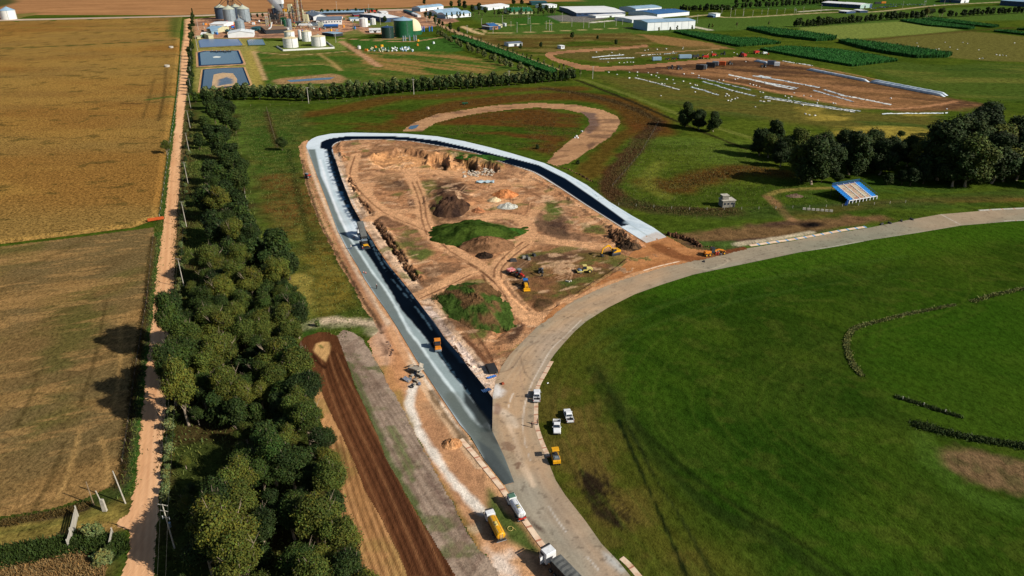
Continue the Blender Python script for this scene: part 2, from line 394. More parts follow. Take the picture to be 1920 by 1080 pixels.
 (LM([(640,78),(660,90),(710,124)],7,2,2),C(186,142,108),0.85),
 (PM([(510,152),(520,148),(620,138),(640,141),(650,148),(640,156),(520,158)],3,2),C(160,126,88),0.9),
 (LM([(640,72),(760,78),(830,70),(860,70)],4,1.5,1),C(196,150,112),0.8),
 (LM([(655,46),(690,55),(740,70)],7,2),C(196,150,116),0.8),
 (LM([(700,74),(760,72),(735,64)],5,2),C(196,150,116),0.8),
 (LM([(780,20),(820,44),(870,66),(960,100),(1040,130)],8,2,1),C(190,152,118),0.9),
 (LM([(868,52),(905,56),(940,62),(1180,52),(1190,51)],4,1.5),C(190,164,116),0.9),
 (LM([(868,50),(890,60),(905,64)],8,2),C(206,176,130),0.9),
 (LM([(940,48),(1040,43),(1190,38)],4,1.5),C(176,160,108),0.9),
 (LM([(1110,42),(1200,36),(1220,50),(1190,38)],9,3),C(222,214,200),0.9),
 (LM([(1290,48),(1330,56)],9,3),C(206,196,176),0.9),
 (LM([(1290,32),(1330,28),(1380,33),(1540,24),(1640,22),(1760,10),(1870,4),(2000,-4)],7,3),C(196,176,136),0.9),
 (LM([(1500,22),(1560,18),(1590,20)],9,3),C(206,196,176),0.8),
 (PM([(1025,30),(1080,27),(1140,34),(1100,42),(1050,40)],5),C(120,114,112),0.85),
 (LM([(1500,60),(1600,76),(1720,66),(1900,52)],7,4,3),C(76,62,34),0.7),
 (PM([(1040,-60),(1040,-4),(1100,2),(1000,4),(700,-60)],8),C(168,124,84),0.9),
 # right of the excavator corner, along the grey track
 (PM([(1290,438),(1420,420),(1560,406),(1660,404),(1660,412),(1560,428),(1480,446),(1400,462),(1330,478),(1290,470),(1250,444)],3,4),C(116,86,60),0.85),
 (MUL(PM([(1290,438),(1560,404),(1700,402),(1700,412),(1480,446),(1330,478),(1250,444)],3,3),NM(8,0.1,0.2,4,0.1,52)),C(70,52,46),0.8),
 (PM([(1300,452),(1370,452),(1400,458),(1350,470),(1310,462)],2,2),C(66,92,36),0.85),
 (LM([(1385,458),(1440,450),(1480,444),(1520,436)],3,1.5,1),C(206,190,160),0.8),
 (LM([(1400,463),(1490,448),(1560,436),(1640,424)],2,1.5,1),C(74,98,36),0.9),
 (LM([(1440,368),(1450,378),(1470,398),(1485,412)],3.5,1.5,1),C(150,112,78),0.85),
 (LM([(1440,366),(1470,357),(1520,354),(1570,352)],3,1.5,1),C(150,130,72),0.7),
 (LM([(1500,402),(1620,385),(1760,376),(1920,372)],6,4,2),C(112,86,46),0.75),
 (LM([(1510,422),(1530,420)],5,2,1),C(30,24,24),0.9),
 (MUL(PM([(1500,330),(1920,330),(1920,392),(1500,400)],6,3),NM(12,0.1,0.25,2,0,53)),C(50,78,28),0.6),
 (LM([(1180,378),(1250,396),(1400,402),(1560,388),(1700,378),(1920,362)],10,4,3,10),C(56,72,30),0.6),
]
GXs=np.concatenate([-np.geomspace(15000,760,12),np.arange(-740,960,1.5),np.geomspace(980,15000,12)])
GYs=np.concatenate([[-3000,-600,-100,20],rows(45,1900,0.75,9e-6,9.0),np.geomspace(1960,25000,14)])
def ground_base():
    X,Y=np.meshgrid(GXs,GYs);x=X.ravel();y=Y.ravel();nx,ny=len(GXs),len(GYs)
    # hollow under the dug-up infield so its pits are free of this sheet
    z=np.zeros(len(x));z-=7*PM(CONS_PX,0.01,0,world=False)(x,y)*sstep(0.1,3.0,seg_dist(x,y,GW(CONS_PX),True)[0])
    idx=np.arange(nx*ny).reshape(ny,nx);q=np.stack([idx[:-1,:-1],idx[:-1,1:],idx[1:,1:],idx[1:,:-1]],-1).reshape(-1,4)
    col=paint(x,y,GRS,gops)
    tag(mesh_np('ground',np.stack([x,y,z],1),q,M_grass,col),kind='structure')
CONS_PX=nt_inner[1:-3]+[(940,689),(956,665),(982,638),(1004,616),(1036,590),(1069,567),(1113,545),(1158,527),(1200,513),(1244,500),(1293,490),(1250,445)][0:12]
ground_base()

# ================= fields on the left =================
corn_px=[(-500,50),(0,42),(342,33),(338,62),(337,100),(330,175),(319,250),(312,300),(304,362),(297,410),(250,427),(140,441),(0,458),(-500,520)]
corn_ops=[(NM(70,0,0.35,2.5,0,61),C(138,98,46),0.7),(NM(30,0.1,0.3,3,0,62),C(158,124,62),0.5),
 (NM(5,0.38,0.1,2,0,63),C(74,66,32),0.6),
 (LM([(-300,104),(0,93),(160,86),(325,77)],5,2,1),C(62,74,34),0.9),
 (LM([(270,62),(330,60),(345,62)],9,4,4),C(70,86,34),0.8),(LM([(335,35),(338,70)],22,8,6),C(70,88,36),0.8),
 (LM([(312,130),(308,180),(298,230)],1.5,1,0.5),C(84,66,36),0.9),(LM([(290,150),(278,195),(268,225)],1.2,1,0.5),C(92,72,38),0.8),
 (LM([(280,190),(330,183)],5,2,1),C(66,88,36),0.85),(LM([(190,133),(260,130),(335,125)],3,2,1,8),C(84,84,40),0.6),
 (LM([(233,197),(262,198)],3,2,1,6),C(70,50,30),0.8),(LM([(285,108),(330,105)],3,2,1,6),C(92,80,40),0.7),
 (LM([(0,55),(120,52),(300,48)],5,3,2,20),C(112,104,46),0.5),(LM([(40,44),(62,44)],5,2,1,6),C(70,60,36),0.7)]
layer('corn_field',corn_px,C(136,108,58),corn_ops,sx=0.8,smin=0.8,lift=0.03,
  hf=lambda x,y,d:1.3*sstep(0,3.0,d)*(0.95+0.08*vnoise(x/1.3,y/1.3,5)),material=M_corn)
stub_px=[(-400,520),(0,463),(140,446),(250,432),(287,427),(289,440),(283,500),(275,570),(268,602),(255,682),(252,705),(243,752),(241,785),(236,817),(225,870),(219,900),(205,915),(160,934),(107,950),(0,968),(-400,1080)]
stub_ops=[(NM(26,0.0,0.3,1.8,R(-60),71),C(124,98,58),0.6),(NM(22,0.2,0.25,1.5,R(60),72),C(90,88,40),0.6),(NM(10,0.2,0.2,3,R(15),73),C(150,116,70),0.6),
 (MUL(PM([(100,560),(190,540),(200,600),(120,780),(60,800)],6,6),NM(14,-0.1,0.3,1.5,1.0,74)),C(74,80,36),0.6),
 (NM(5,0.25,0.15,6,R(70),75),C(84,66,38),0.3),(NM(2.2,0.25,0.15,5,R(20),76),C(164,128,80),0.5)]
for k,(a,b) in enumerate([((120,830),(60,960)),((150,800),(110,930)),((70,700),(30,800)),((190,820),(200,910)),((200,560),(150,760)),((225,600),(215,760))]):
    stub_ops.append((LM([a,((a[0]+b[0])/2+6,(a[1]+b[1])/2),b],0.8,0.5,0.4),C(170,136,84) if k%2 else C(70,58,32),0.6))
layer('stubble_field',stub_px,C(112,94,60),stub_ops,sx=0.5,smin=0.5,rough=0.5,lift=0.02,material=M_stub)
far_px=[(-700,36),(0,37),(30,36),(60,28),(349,28.5),(500,22),(640,18),(830,12),(956,7),(1037,3),(1100,-2),(1110,-25),(-1100,-25)]
layer('far_field',far_px,C(170,124,82),[(NM(120,0,0.4,5,0,81),C(158,114,76),0.7),(NM(14,0.35,0.15,10,0,82),C(140,100,64),0.5),
  (PM([(-200,-12),(20,-14),(32,4),(0,14),(-200,20)],8),C(58,72,40),0.9),(PM([(22,26),(72,24),(50,36),(20,36)],6),C(110,110,52),0.8)],sx=4,smin=4,lift=0.03,material=M_far)
layer('highway',[(-700,42),(0,39.5),(349,31.5),(440,28.5),(640,22.5),(860,17),(860,14.5),(640,19.5),(440,25.5),(349,29),(0,36.5),(-700,38)],C(196,172,150),[(NM(40,0.1,0.2,5,0,83),C(170,150,128),0.6)],sx=3,smin=2,lift=0.06,material=M_asph)
layer('dirt_road',road_L+road_R[::-1],C(232,180,132),[(NM(12,0.0,0.3,6,R(113),91),C(236,188,144),0.7),(NM(3,0.2,0.2,8,R(113),92),C(206,152,108),0.4),
  (LM([((a[0]+b[0])/2-4,(a[1]+b[1])/2) for a,b in zip(road_L[6:22],road_R[5:21])],1.0,0.6,0.4),C(200,146,104),0.35)]
  +[(LM([(road_R[i][0]-k*(9+(road_R[i][1])/100),road_R[i][1]) for i in range(5,19)],0.4,0.4,0.3,8),C(190,134,92),0.35) for k in (0.6,1.2,1.9,2.5,3.2)],
  sx=0.35,smin=0.5,rough=0.7,rs=1.6,lift=0.05,material=M_road)
# ================= strips beside the grove =================
layer('dry_strip',[(574,690),(596,708),(620,760),(652,820),(675,868),(698,926),(728,974),(750,1022),(776,1079),(812,1155),(708,1155),(682,1079),(675,1051),(660,1029),(639,989),(629,933),(622,868),(613,838),(607,811),(598,773),(584,724)],C(190,142,94),
  [(NM(4,0.1,0.2,10,R(113),101),C(158,114,70),0.7),(PM([(628,830),(642,840),(655,900),(640,905)],1,1),C(104,84,50),0.8),(NM(7,0.2,0.2,1.5,0,102),C(140,124,66),0.4)]+
  [(LM([(612+i*13,800+i*9),(640+i*14,930+i*4),(690+i*16,1085)],0.35,0.3,0.15),C(104,70,42),0.75) for i in range(5)],sx=0.35,smin=0.35,rough=0.5,lift=0.015,material=M_plough)
layer('harrowed_strip',[(631,629),(644,618),(664,624),(682,638),(700,667),(722,707),(747,751),(767,791),(788,832),(817,885),(846,936),(877,998),(899,1030),(912,1041),(935,1072),(975,1155),(890,1155),(853,1079),(824,1032),(798,989),(771,945),(749,907),(723,861),(709,820),(700,800),(682,760),(664,720),(647,671)],C(162,142,124),
  [(NM(3,0.1,0.2,7,R(112),103),C(144,124,106),0.6),(NM(5,0.28,0.15,1.5,0,104),C(84,96,46),0.7),(NM(2.5,0.2,0.15,5,R(60),105),C(120,98,84),0.5),
   (LM([(650,680),(668,722),(690,775),(712,830),(735,880),(760,925),(790,975)],2.0,1,1.5,3),C(72,92,40),0.8),
   (LM([(735,800),(760,860),(775,900)],1.5,1,1.5,3),C(84,104,46),0.7)]+
  [(LM([(640+i*9,640+i*10),(690+i*14,760+i*6),(800+i*14,960-i*6),(880+i*12,1085-i*16)],0.4,0.3,0.25),C(116,96,82),0.6) for i in range(7)]+
  [(LM([(800+i*9,890+i*14),(812+i*9,912+i*12),(828+i*9,905+i*14)],0.7,0.4,0.3),C(120,98,86),0.7) for i in range(9)],sx=0.35,smin=0.35,rough=0.5,lift=0.02,material=M_dirt)
pl=[(LM([(600+i*5.2,650+i*2),(608+i*7,700+i*1),(640+i*9.2,790+i*1),(690+i*10.5,905),(762+i*12,1078)],0.28,0.22,0.12),C(58,34,22) if i%3 else C(136,94,62),0.75) for i in range(10)]
def plough_hf(x,y,d): return 0.08*np.sin((x*0.92+y*0.39)*9.0)*sstep(0,1,d)
layer('ploughed_strip',[(560,653),(562,644),(573,631),(596,624),(618,624),(633,631),(647,671),(664,720),(682,760),(700,800),(709,820),(723,861),(749,907),(771,945),(798,989),(824,1032),(853,1079),(890,1155),(800,1155),(766,1079),(740,1022),(718,974),(689,926),(665,868),(643,820),(624,782),(607,742),(596,716),(582,702),(569,682)],C(104,66,42),
  [(NM(8,0.0,0.3,6,R(113),106),C(84,52,32),0.8),(PM([(700,830),(800,990),(880,1155),(830,1155),(740,950)],4,2),C(74,46,32),0.7)]+pl+
  [(PM([(587,657),(593,645),(605,641),(616,642),(619,651),(611,680),(598,668)],0.5,0.4),C(200,158,104),1.0),(LM([(585,664),(597,680),(609,690)],0.8,0.4,0.2),C(52,30,20),0.9),(LM([(600,648),(604,652)],0.6,0.6),C(70,90,40),0.8)],
  sx=0.3,smin=0.3,rough=0.25,lift=0.06,material=M_plough)
# ================= sandy shoulder of the new track =================
sh_px=[(577,262),(565,268),(561,275),(563,292),(574,347),(586,385),(604,430),(624,467),(637,500),(649,515),(671,553),(684,580),(702,604),(709,622),(690,640),(700,667),(722,707),(747,751),(767,791),(788,832),(817,885),(846,936),(877,998),(899,1030),(912,1041),(935,1072),(975,1155),(1130,1155),(1080,1085),(1050,1052),(1020,1014),(990,971),(968,935),(960,905),(909,860),(862,794),(802,705),(756,631),(724,580),(684,522),(649,462),(614,378),(583,295),(580,270)]
sh_ops=[(NM(9,0.0,0.3,4,R(112),111),C(214,168,124),0.7),(NM(4,0.2,0.2,3,R(112),112),C(150,108,80),0.5),
 (PM([(700,606),(735,612),(750,640),(745,680),(720,690),(705,650)],3,3),C(204,170,146),0.7),
 (LM([(577,270),(580,300),(594,345),(614,395),(640,455),(668,510),(700,565),(740,625)],1.4,0.8,0.6),PALE,0.8),
 (LM([(570,300),(588,350),(612,410),(636,460),(664,515),(694,565),(722,620),(742,650),(748,690)],1.6,1,0.6),C(150,102,72),0.6),
 (LM([(566,300),(578,350),(592,392),(610,436),(632,476),(660,525),(684,568),(706,602),(716,625)],1.0,0.7,0.8,2.5),C(60,44,34),0.8),
 (LM([(735,617),(749,646),(773,686),(796,722),(827,770),(855,810),(876,838),(900,872)],2.6,0.5,0.3),C(222,186,150),0.9),
 (LM([(738,610),(754,642),(778,682),(801,718),(832,764),(861,806),(882,832)],0.7,0.4,0.3),C(240,220,196),0.8),
 (LM([(775,725),(770,745),(768,762),(775,785),(785,810),(800,835),(820,862),(845,895),(870,925),(895,950),(905,960)],1.8,0.9,0.7,3),C(236,226,212),0.95),
 (LM([(760,790),(790,850),(830,915),(870,985),(900,1040)],1.6,1,1,4),C(128,104,52),0.8),
 (LM([(722,690),(740,730),(755,770),(766,800)],2.2,1.2,1,4),C(140,116,56),0.7),
 (PM([(916,918),(925,925),(945,955),(990,1000),(1020,1040),(985,1035),(950,1010),(930,975),(915,945)],1.2,1.0),C(64,88,36),0.95),
 (PM([(912,1030),(935,1035),(965,1045),(975,1090),(940,1085),(920,1060)],2,2.5,3),C(232,218,204),0.8),
 (PM([(878,990),(895,985),(905,998),(890,1003)],1,1),C(220,196,160),0.8),
 (PM([(796,760),(815,750),(880,830),(900,860),(880,850),(840,800)],2,3,5),C(176,146,112),0.5),
 (LM([(808,735),(840,785),(870,825),(905,870)],1.0,0.8,1.2,3),C(100,80,56),0.8),
 (PM([(712,640),(728,648),(735,672),(722,664)],1,1.5,3),C(110,80,64),0.7),
 (LM([(738,616),(752,650),(745,690),(740,720)],5,1.5,1),C(204,146,100),0.7)]
layer('sandy_shoulder',sh_px,C(200,150,108),sh_ops,sx=0.4,smin=0.4,rough=0.6,rs=2.5,lift=0.03,material=M_dirt)
# ================= dug-up infield =================
def bump_pt(px,py,rx,ry,h,ang=0,rough=0.25,seed=1,p=1.0):
    cx,cy=G(px,py);ca,sa=math.cos(ang),math.sin(ang)
    def f(x,y):
        u=((x-cx)*ca+(y-cy)*sa)/rx;v=(-(x-cx)*sa+(y-cy)*ca)/ry
        r=np.sqrt(u*u+v*v)+rough*fbm(x,y,max(rx,ry)*0.5,seed)
        return h*np.clip(1-r,0,1)**p
    return f
def ridge(px,width,h,nz=0.6,sc=3,seed=2):
    pts=smooth_pts(GW(px))
    def f(x,y):
        m=(x>pts[:,0].min()-width*2)&(x<pts[:,0].max()+width*2)&(y>pts[:,1].min()-width*2)&(y<pts[:,1].max()+width*2)
        out=np.zeros(x.shape)
        if m.any():
            d,_,_,_=seg_dist(x[m],y[m],pts,False)
            n=fbm(x[m],y[m],sc,seed,3)
            out[m]=h*np.clip(1-d/width,0,1)*(1-nz+nz*(1.4*n+0.8))
        return out
    return f
def pit(px,depth,soft,rough,seed=31):
    m=PM(px,soft,rough,3.0)
    return lambda x,y: depth*m(x,y)*(0.8+0.35*fbm(x,y,3,seed))
feats=[
 # quarry pits with steep ragged walls
 pit([(694,300),(705,290),(740,284),(775,284),(802,289),(800,306),(770,316),(720,316)],-2.6,1.6,2.2),
 pit([(806,291),(838,293),(842,308),(834,318),(812,316),(803,304)],-5.0,1.2,2.0),
 pit([(848,292),(868,296),(872,312),(856,320),(844,314)],-2.4,1.4,2.0),
 pit([(873,299),(893,303),(896,315),(884,322),(872,314)],-4.6,1.0,1.8),
 pit([(899,306),(930,313),(936,320),(915,324),(899,318)],-3.4,1.2,2.2),
 ridge([(700,294),(740,283),(780,282),(806,287),(842,289),(872,294),(900,301),(934,311)],4,1.6,1.0,4,9),
 # dark heap
 bump_pt(842,375,11,17,4.2,0,0.35,11,0.8),
 # big humps
 # ragged bank inside the track
 ridge([(655,335),(672,368),(696,402)],2.2,-1.6,1.0,2.0,16),ridge([(652,330),(668,364),(690,400)],2.0,1.2,0.9,2.5,17),
 ridge([(705,417),(732,455),(757,492),(782,526)],2.4,-1.9,1.1,1.8,18),ridge([(711,415),(738,452),(763,488),(788,522)],2.2,1.1,0.8,2.5,19),
 ridge([(640,268),(636,282),(645,298)],2,1.3,0.8,2.5,20),
 ridge([(828,618),(850,645),(872,670),(890,690)],2.0,-1.5,1.3,2.0,21),
 ridge([(815,425),(845,452),(880,470)],1.6,-1.2,0.8,3,22),
 ridge([(1148,428),(1165,440),(1185,455),(1200,462)],3,1.4,1.2,3,23),
 bump_pt(1163,447,6,5,1.0,0,0.4,24,0.7),bump_pt(1180,460,5,4,0.8,0,0.4,25,0.7),
 ridge([(1000,333),(1050,362),(1100,396),(1140,425)],2,0.8,1.0,3,26),
 ridge([(942,528),(965,558),(990,580)],1.2,-0.7,0.5,3,27),
 ridge([(995,573),(1012,580),(1040,572)],2.0,-1.3,0.6,3,28),
 ridge([(1060,568),(1100,540),(1150,508),(1175,488)],1.0,0.6,0.5,3,29),
 ridge([(925,640),(940,622),(960,610)],2.2,-0.6,0.8,3,30),
]
def cons_h(x,y,d):
    z=np.zeros(x.shape)
    for f in feats: z=z+f(x,y)
    z=z+0.18*fbm(x,y,5,77)+0.10*fbm(x,y,1.6,78)
    return z*sstep(0,4.0,d)
TRK=C(216,164,120);TR2=C(140,98,68)
cons_ops=[(NM(22,0.0,0.3,1.6,0.2,121),C(178,126,86),0.7),(NM(9,0.1,0.25,2,0.3,122),C(214,166,124),0.55),(NM(6,0.22,0.2,1.6,0,123),C(134,96,70),0.6),
 (PM([(930,490),(1000,470),(1140,470),(1180,490),(1080,560),(1020,585),(960,560),(930,520)],5,5),C(118,84,54),0.8),
 (MUL(PM([(930,490),(1000,470),(1140,470),(1180,490),(1080,560),(1020,585),(960,560)],5,5),NM(7,0.0,0.25,1.5,0,124)),C(92,88,44),0.75),
 (PM([(1000,370),(1060,380),(1090,440),(1150,470),(1060,470),(1010,430)],5,5),C(172,132,102),0.6),
 (PM([(985,412),(1060,405),(1075,425),(1060,445),(1020,440),(1000,425)],2,3),C(112,84,66),0.7),
 (PM([(1020,415),(1050,408),(1066,430),(1062,442),(1030,436)],1.5,2),C(64,50,44),0.8),
 (PM([(1020,378),(1040,374),(1055,395),(1048,410),(1028,402)],1.5,2),C(66,98,36),0.85),
 (PM([(1090,418),(1135,428),(1140,440),(1095,436)],1.5,2),C(66,88,36),0.8),
 (PM([(700,270),(940,275),(930,300),(820,290),(700,292)],3,3),C(140,106,74),0.5),
 (PM([(838,282),(870,284),(940,305),(945,314),(890,305),(845,292)],1.5,2),C(58,92,34),0.9),
 (PM([(690,290),(740,285),(830,290),(900,300),(930,318),(880,330),(780,325),(700,312)],2,3),C(214,158,106),0.7),
 (PM([(816,292),(838,296),(842,315),(824,310)],1,1.5),C(56,40,30),0.85),(PM([(872,300),(892,304),(892,318),(875,314)],1,1.5),C(56,40,30),0.85),(PM([(895,308),(930,314),(925,322),(898,318)],1,1.5),C(66,48,36),0.8),  # shade on the pit faces, painted in as dark patches
 (PM([(690,285),(700,270),(760,272),(740,288)],2,2),C(150,110,80),0.6),
 (PM([(778,345),(810,335),(825,350),(815,360),(790,358)],1.5,2),C(74,98,40),0.7),
 (PM([(820,340),(870,345),(880,370),(868,405),(838,415),(818,395),(814,365)],2,2),C(88,64,50),0.9),
 (MUL(PM([(820,340),(870,345),(880,370),(868,405),(838,415),(818,395)],2,2),NM(4,0.1,0.2,1,0,125)),C(60,44,38),0.8),
 (PM([(800,390),(820,400),(835,420),(815,420),(805,405)],1.5,1.5),C(120,92,62),0.8),
 (PM([(820,432),(850,425),(895,415),(940,420),(975,432),(970,445),(940,440),(900,445),(870,455),(850,468),(830,455)],1.5,1.5),C(52,88,32),0.95),
 (MUL(PM([(820,432),(895,415),(975,432),(900,445),(850,468)],1.5,1.5),NM(4,0.1,0.2,1,0,126)),C(38,66,26),0.7),
 (PM([(865,458),(890,448),(915,445),(925,438),(955,440),(945,465),(910,478),(880,475)],1.5,1.5),C(150,112,80),0.8),
 (PM([(893,474),(905,468),(925,475),(918,485),(898,480)],1,1),C(60,46,38),0.85),
 (PM([(812,555),(850,545),(870,530),(900,528),(925,550),(940,590),(925,615),(905,640),(895,620),(870,600),(835,590)],2,2.5),C(56,86,34),0.95),
 (PM([(835,560),(865,545),(880,570),(895,600),(880,640),(860,610)],2,3),C(104,76,52),0.7),
 (PM([(745,445),(770,448),(775,462),(752,460)],1.5,2),C(96,98,50),0.7),(PM([(765,470),(800,465),(812,478),(790,490),(770,485)],1.5,2),C(66,98,38),0.85),
 (PM([(700,405),(735,405),(745,425),(720,430)],2,2),C(104,78,62),0.7),
 (PM([(700,330),(745,325),(760,350),(715,352)],3,3),C(120,94,66),0.5),
 (PM([(738,340),(758,338),(755,350),(742,350)],1,1.5),C(66,50,48),0.8),
 (PM([(765,372),(785,375),(780,385),(768,385)],1,1),C(84,62,54),0.8),
 (PM([(905,372),(930,360),(985,365),(1000,385),(975,395),(915,388)],3,3),C(220,166,120),0.7),
 (PM([(905,610),(935,605),(960,600),(985,610),(960,640),(935,670),(915,650)],2,2),C(160,112,76),0.6),
 (PM([(947,632),(975,606),(990,604),(972,632),(955,645)],1,1),C(70,52,44),0.85),
 (PM([(975,478),(1000,476),(1080,478),(1060,490),(1000,490)],2,2),C(84,64,54),0.7),
 (PM([(1005,560),(1035,562),(1040,572),(1015,578),(1000,572)],1,1),C(66,56,38),0.8),
 (PM([(1045,528),(1080,522),(1085,530),(1060,540)],1.5,1.5),C(62,88,36),0.8),
 (LM([(660,270),(720,268),(790,272),(860,282),(930,300),(980,325)],3,1.5,1),C(150,112,84),0.5),
 (LM([(668,290),(660,330),(690,370),(730,400),(800,430),(850,470),(900,500),(935,530),(960,570),(1000,600)],5.5,1,0.6),TRK,0.85),
 (LM([(690,345),(700,375),(735,397),(770,420)],2.5,1,0.6),TRK,0.7),
 (LM([(705,312),(760,318),(775,340),(790,375),(795,410),(805,440),(850,470)],6,1,0.6),TRK,0.85),
 (LM([(690,412),(715,400),(760,395),(785,398)],5,1,0.6),TRK,0.85),
 (LM([(785,556),(830,535),(880,510),(905,508)],6,1,0.6),TRK,0.85),
 (LM([(1000,600),(975,580),(945,545),(932,520),(935,500),(960,475),(985,455),(990,430),(975,410),(930,405),(870,420),(810,432)],6.5,1,0.6),TRK,0.85),
 (LM([(985,430),(1000,400),(1015,385)],4,1,0.6),TRK,0.6),(LM([(990,440),(1040,452),(1100,460),(1150,462)],6,1,0.8),TRK,0.8),
 (LM([(780,318),(850,325),(920,340),(980,345),(1000,330)],7,2,1),TRK,0.7),
 (LM([(1000,600),(1040,580),(1080,560)],5,1,0.8),TRK,0.6),
 (LM([(830,550),(900,640),(935,700)],1.2,0.7,0.6),TR2,0.5),
]
_trk2=[]
for pts in [[(666,292),(657,332),(688,372),(728,403),(798,433),(846,472),(896,503),(930,532)],[(773,342),(786,376),(791,410),(800,440)],[(781,340),(795,376),(800,410),(812,438)],[(788,560),(832,540),(882,515)],[(926,520),(930,500),(956,472),(980,454)],[(940,522),(942,502),(966,478),(992,458)],[(850,480),(900,508),(936,540),(956,572)],[(905,515),(925,560),(960,600)],[(700,318),(720,322),(760,322)],[(880,640),(900,660),(925,700)],[(868,632),(890,655),(918,695)],[(890,625),(912,655),(930,690)]]:
    cons_ops.append((LM(pts,0.8,0.5,0.3),C(132,92,66),0.7));_trk2.append((LM(pts,0.5,0.35,0.3),C(112,76,54),0.85))
cons_ops+=[(LM([(655,334),(671,367),(696,402)],2.0,1,1,2),C(62,46,36),0.85),(LM([(705,416),(732,454),(757,491),(783,527)],2.2,1,1,2),C(56,40,32),0.9),  # shadow side of the ragged banks painted in as dark lines
 (LM([(630,290),(648,340),(672,390),(695,425),(725,470),(750,500),(785,545),(820,590),(850,630),(890,680),(925,725)],4.0,0.8,0.7,3),C(222,190,160),0.85),
 (LM([(626,300),(640,330),(664,384),(686,424)],1,0.5,0.5),C(240,224,208),0.7),(LM([(800,575),(838,625),(866,660),(892,694),(918,728)],2.5,0.8,0.8,2),C(236,214,200),0.8),
 (LM([(900,690),(915,715),(925,740)],5,1,1),C(232,208,186),0.7),
 (PM([(880,300),(880,288)],1),C(0,0,0),0.0)]
rt=random.Random(4)
for i in range(110):
    x0=rt.uniform(660,1150);y0=rt.uniform(300,600)
    a=rt.choice([0.2,0.9,1.9,2.6])+rt.uniform(-.4,.4);l=rt.uniform(25,80);cx=x0+math.cos(a)*l*0.5+rt.uniform(-14,14);cy=y0+math.sin(a)*l*0.28+rt.uniform(-8,8)
    for o in (0,5):
        cons_ops.append((LM([(x0+o,y0+o*.4),(cx+o,cy+o*.4),(x0+math.cos(a)*l+o,y0+math.sin(a)*l*.55+o*.4)],0.38,0.3,0.25),C(112,76,54) if i%3 else C(226,182,142),0.55))
cons_ops+=[(NM(2.6,0.28,0.12,1.3,0,127),C(96,70,52),0.55),(NM(3.4,0.34,0.1,2,0.5,128),C(232,190,150),0.5),(NM(11,0.3,0.12,1.3,0,129),C(108,84,64),0.6),(NM(7,0.38,0.08,1.6,0.4,130),C(92,104,46),0.6)]
cons_ops+=[o for o in cons_ops if o[1] is TRK]+_trk2
layer('construction_ground',CONS_PX,C(190,138,98),cons_ops,sx=0.4,smin=0.4,lift=0.02,hf=cons_h,material=M_dirt_rough)
# graded clay apron between the new track and the old one
layer('clay_apron',[(1212,453),(1252,443),(1290,466),(1345,474),(1395,463),(1400,467),(1346,480),(1293,491),(1244,501),(1200,514),(1158,528),(1113,546),(1069,568),(1036,592),(1010,612),(1040,578),(1080,556),(1130,520),(1168,492),(1190,470)],C(178,122,76),
  [(NM(3.5,0.1,0.25,9,R(25),131),C(150,98,60),0.7),(NM(6,0.1,0.25,3,R(20),132),C(200,142,96),0.5),
   (LM([(1235,462),(1270,480),(1320,488),(1390,466)],5,1.5,1),C(118,72,44),0.8),(LM([(1350,474),(1395,463)],4,1,0.6),C(104,60,38),0.7),
   (LM([(1069,568),(1113,546),(1158,528),(1200,514),(1250,501)],3.0,1,1),C(206,158,116),0.8),
   (LM([(1140,545),(1100,556),(1070,575)],1.4,0.6,0.5,2,fade=6),C(70,46,34),0.8),
   (LM([(1160,500),(1150,512),(1120,530),(1080,556)],0.8,0.5,0.3),C(110,66,44),0.8)],sx=0.45,smin=0.45,rough=0.5,rs=2.5,lift=0.09,material=M_dirt)
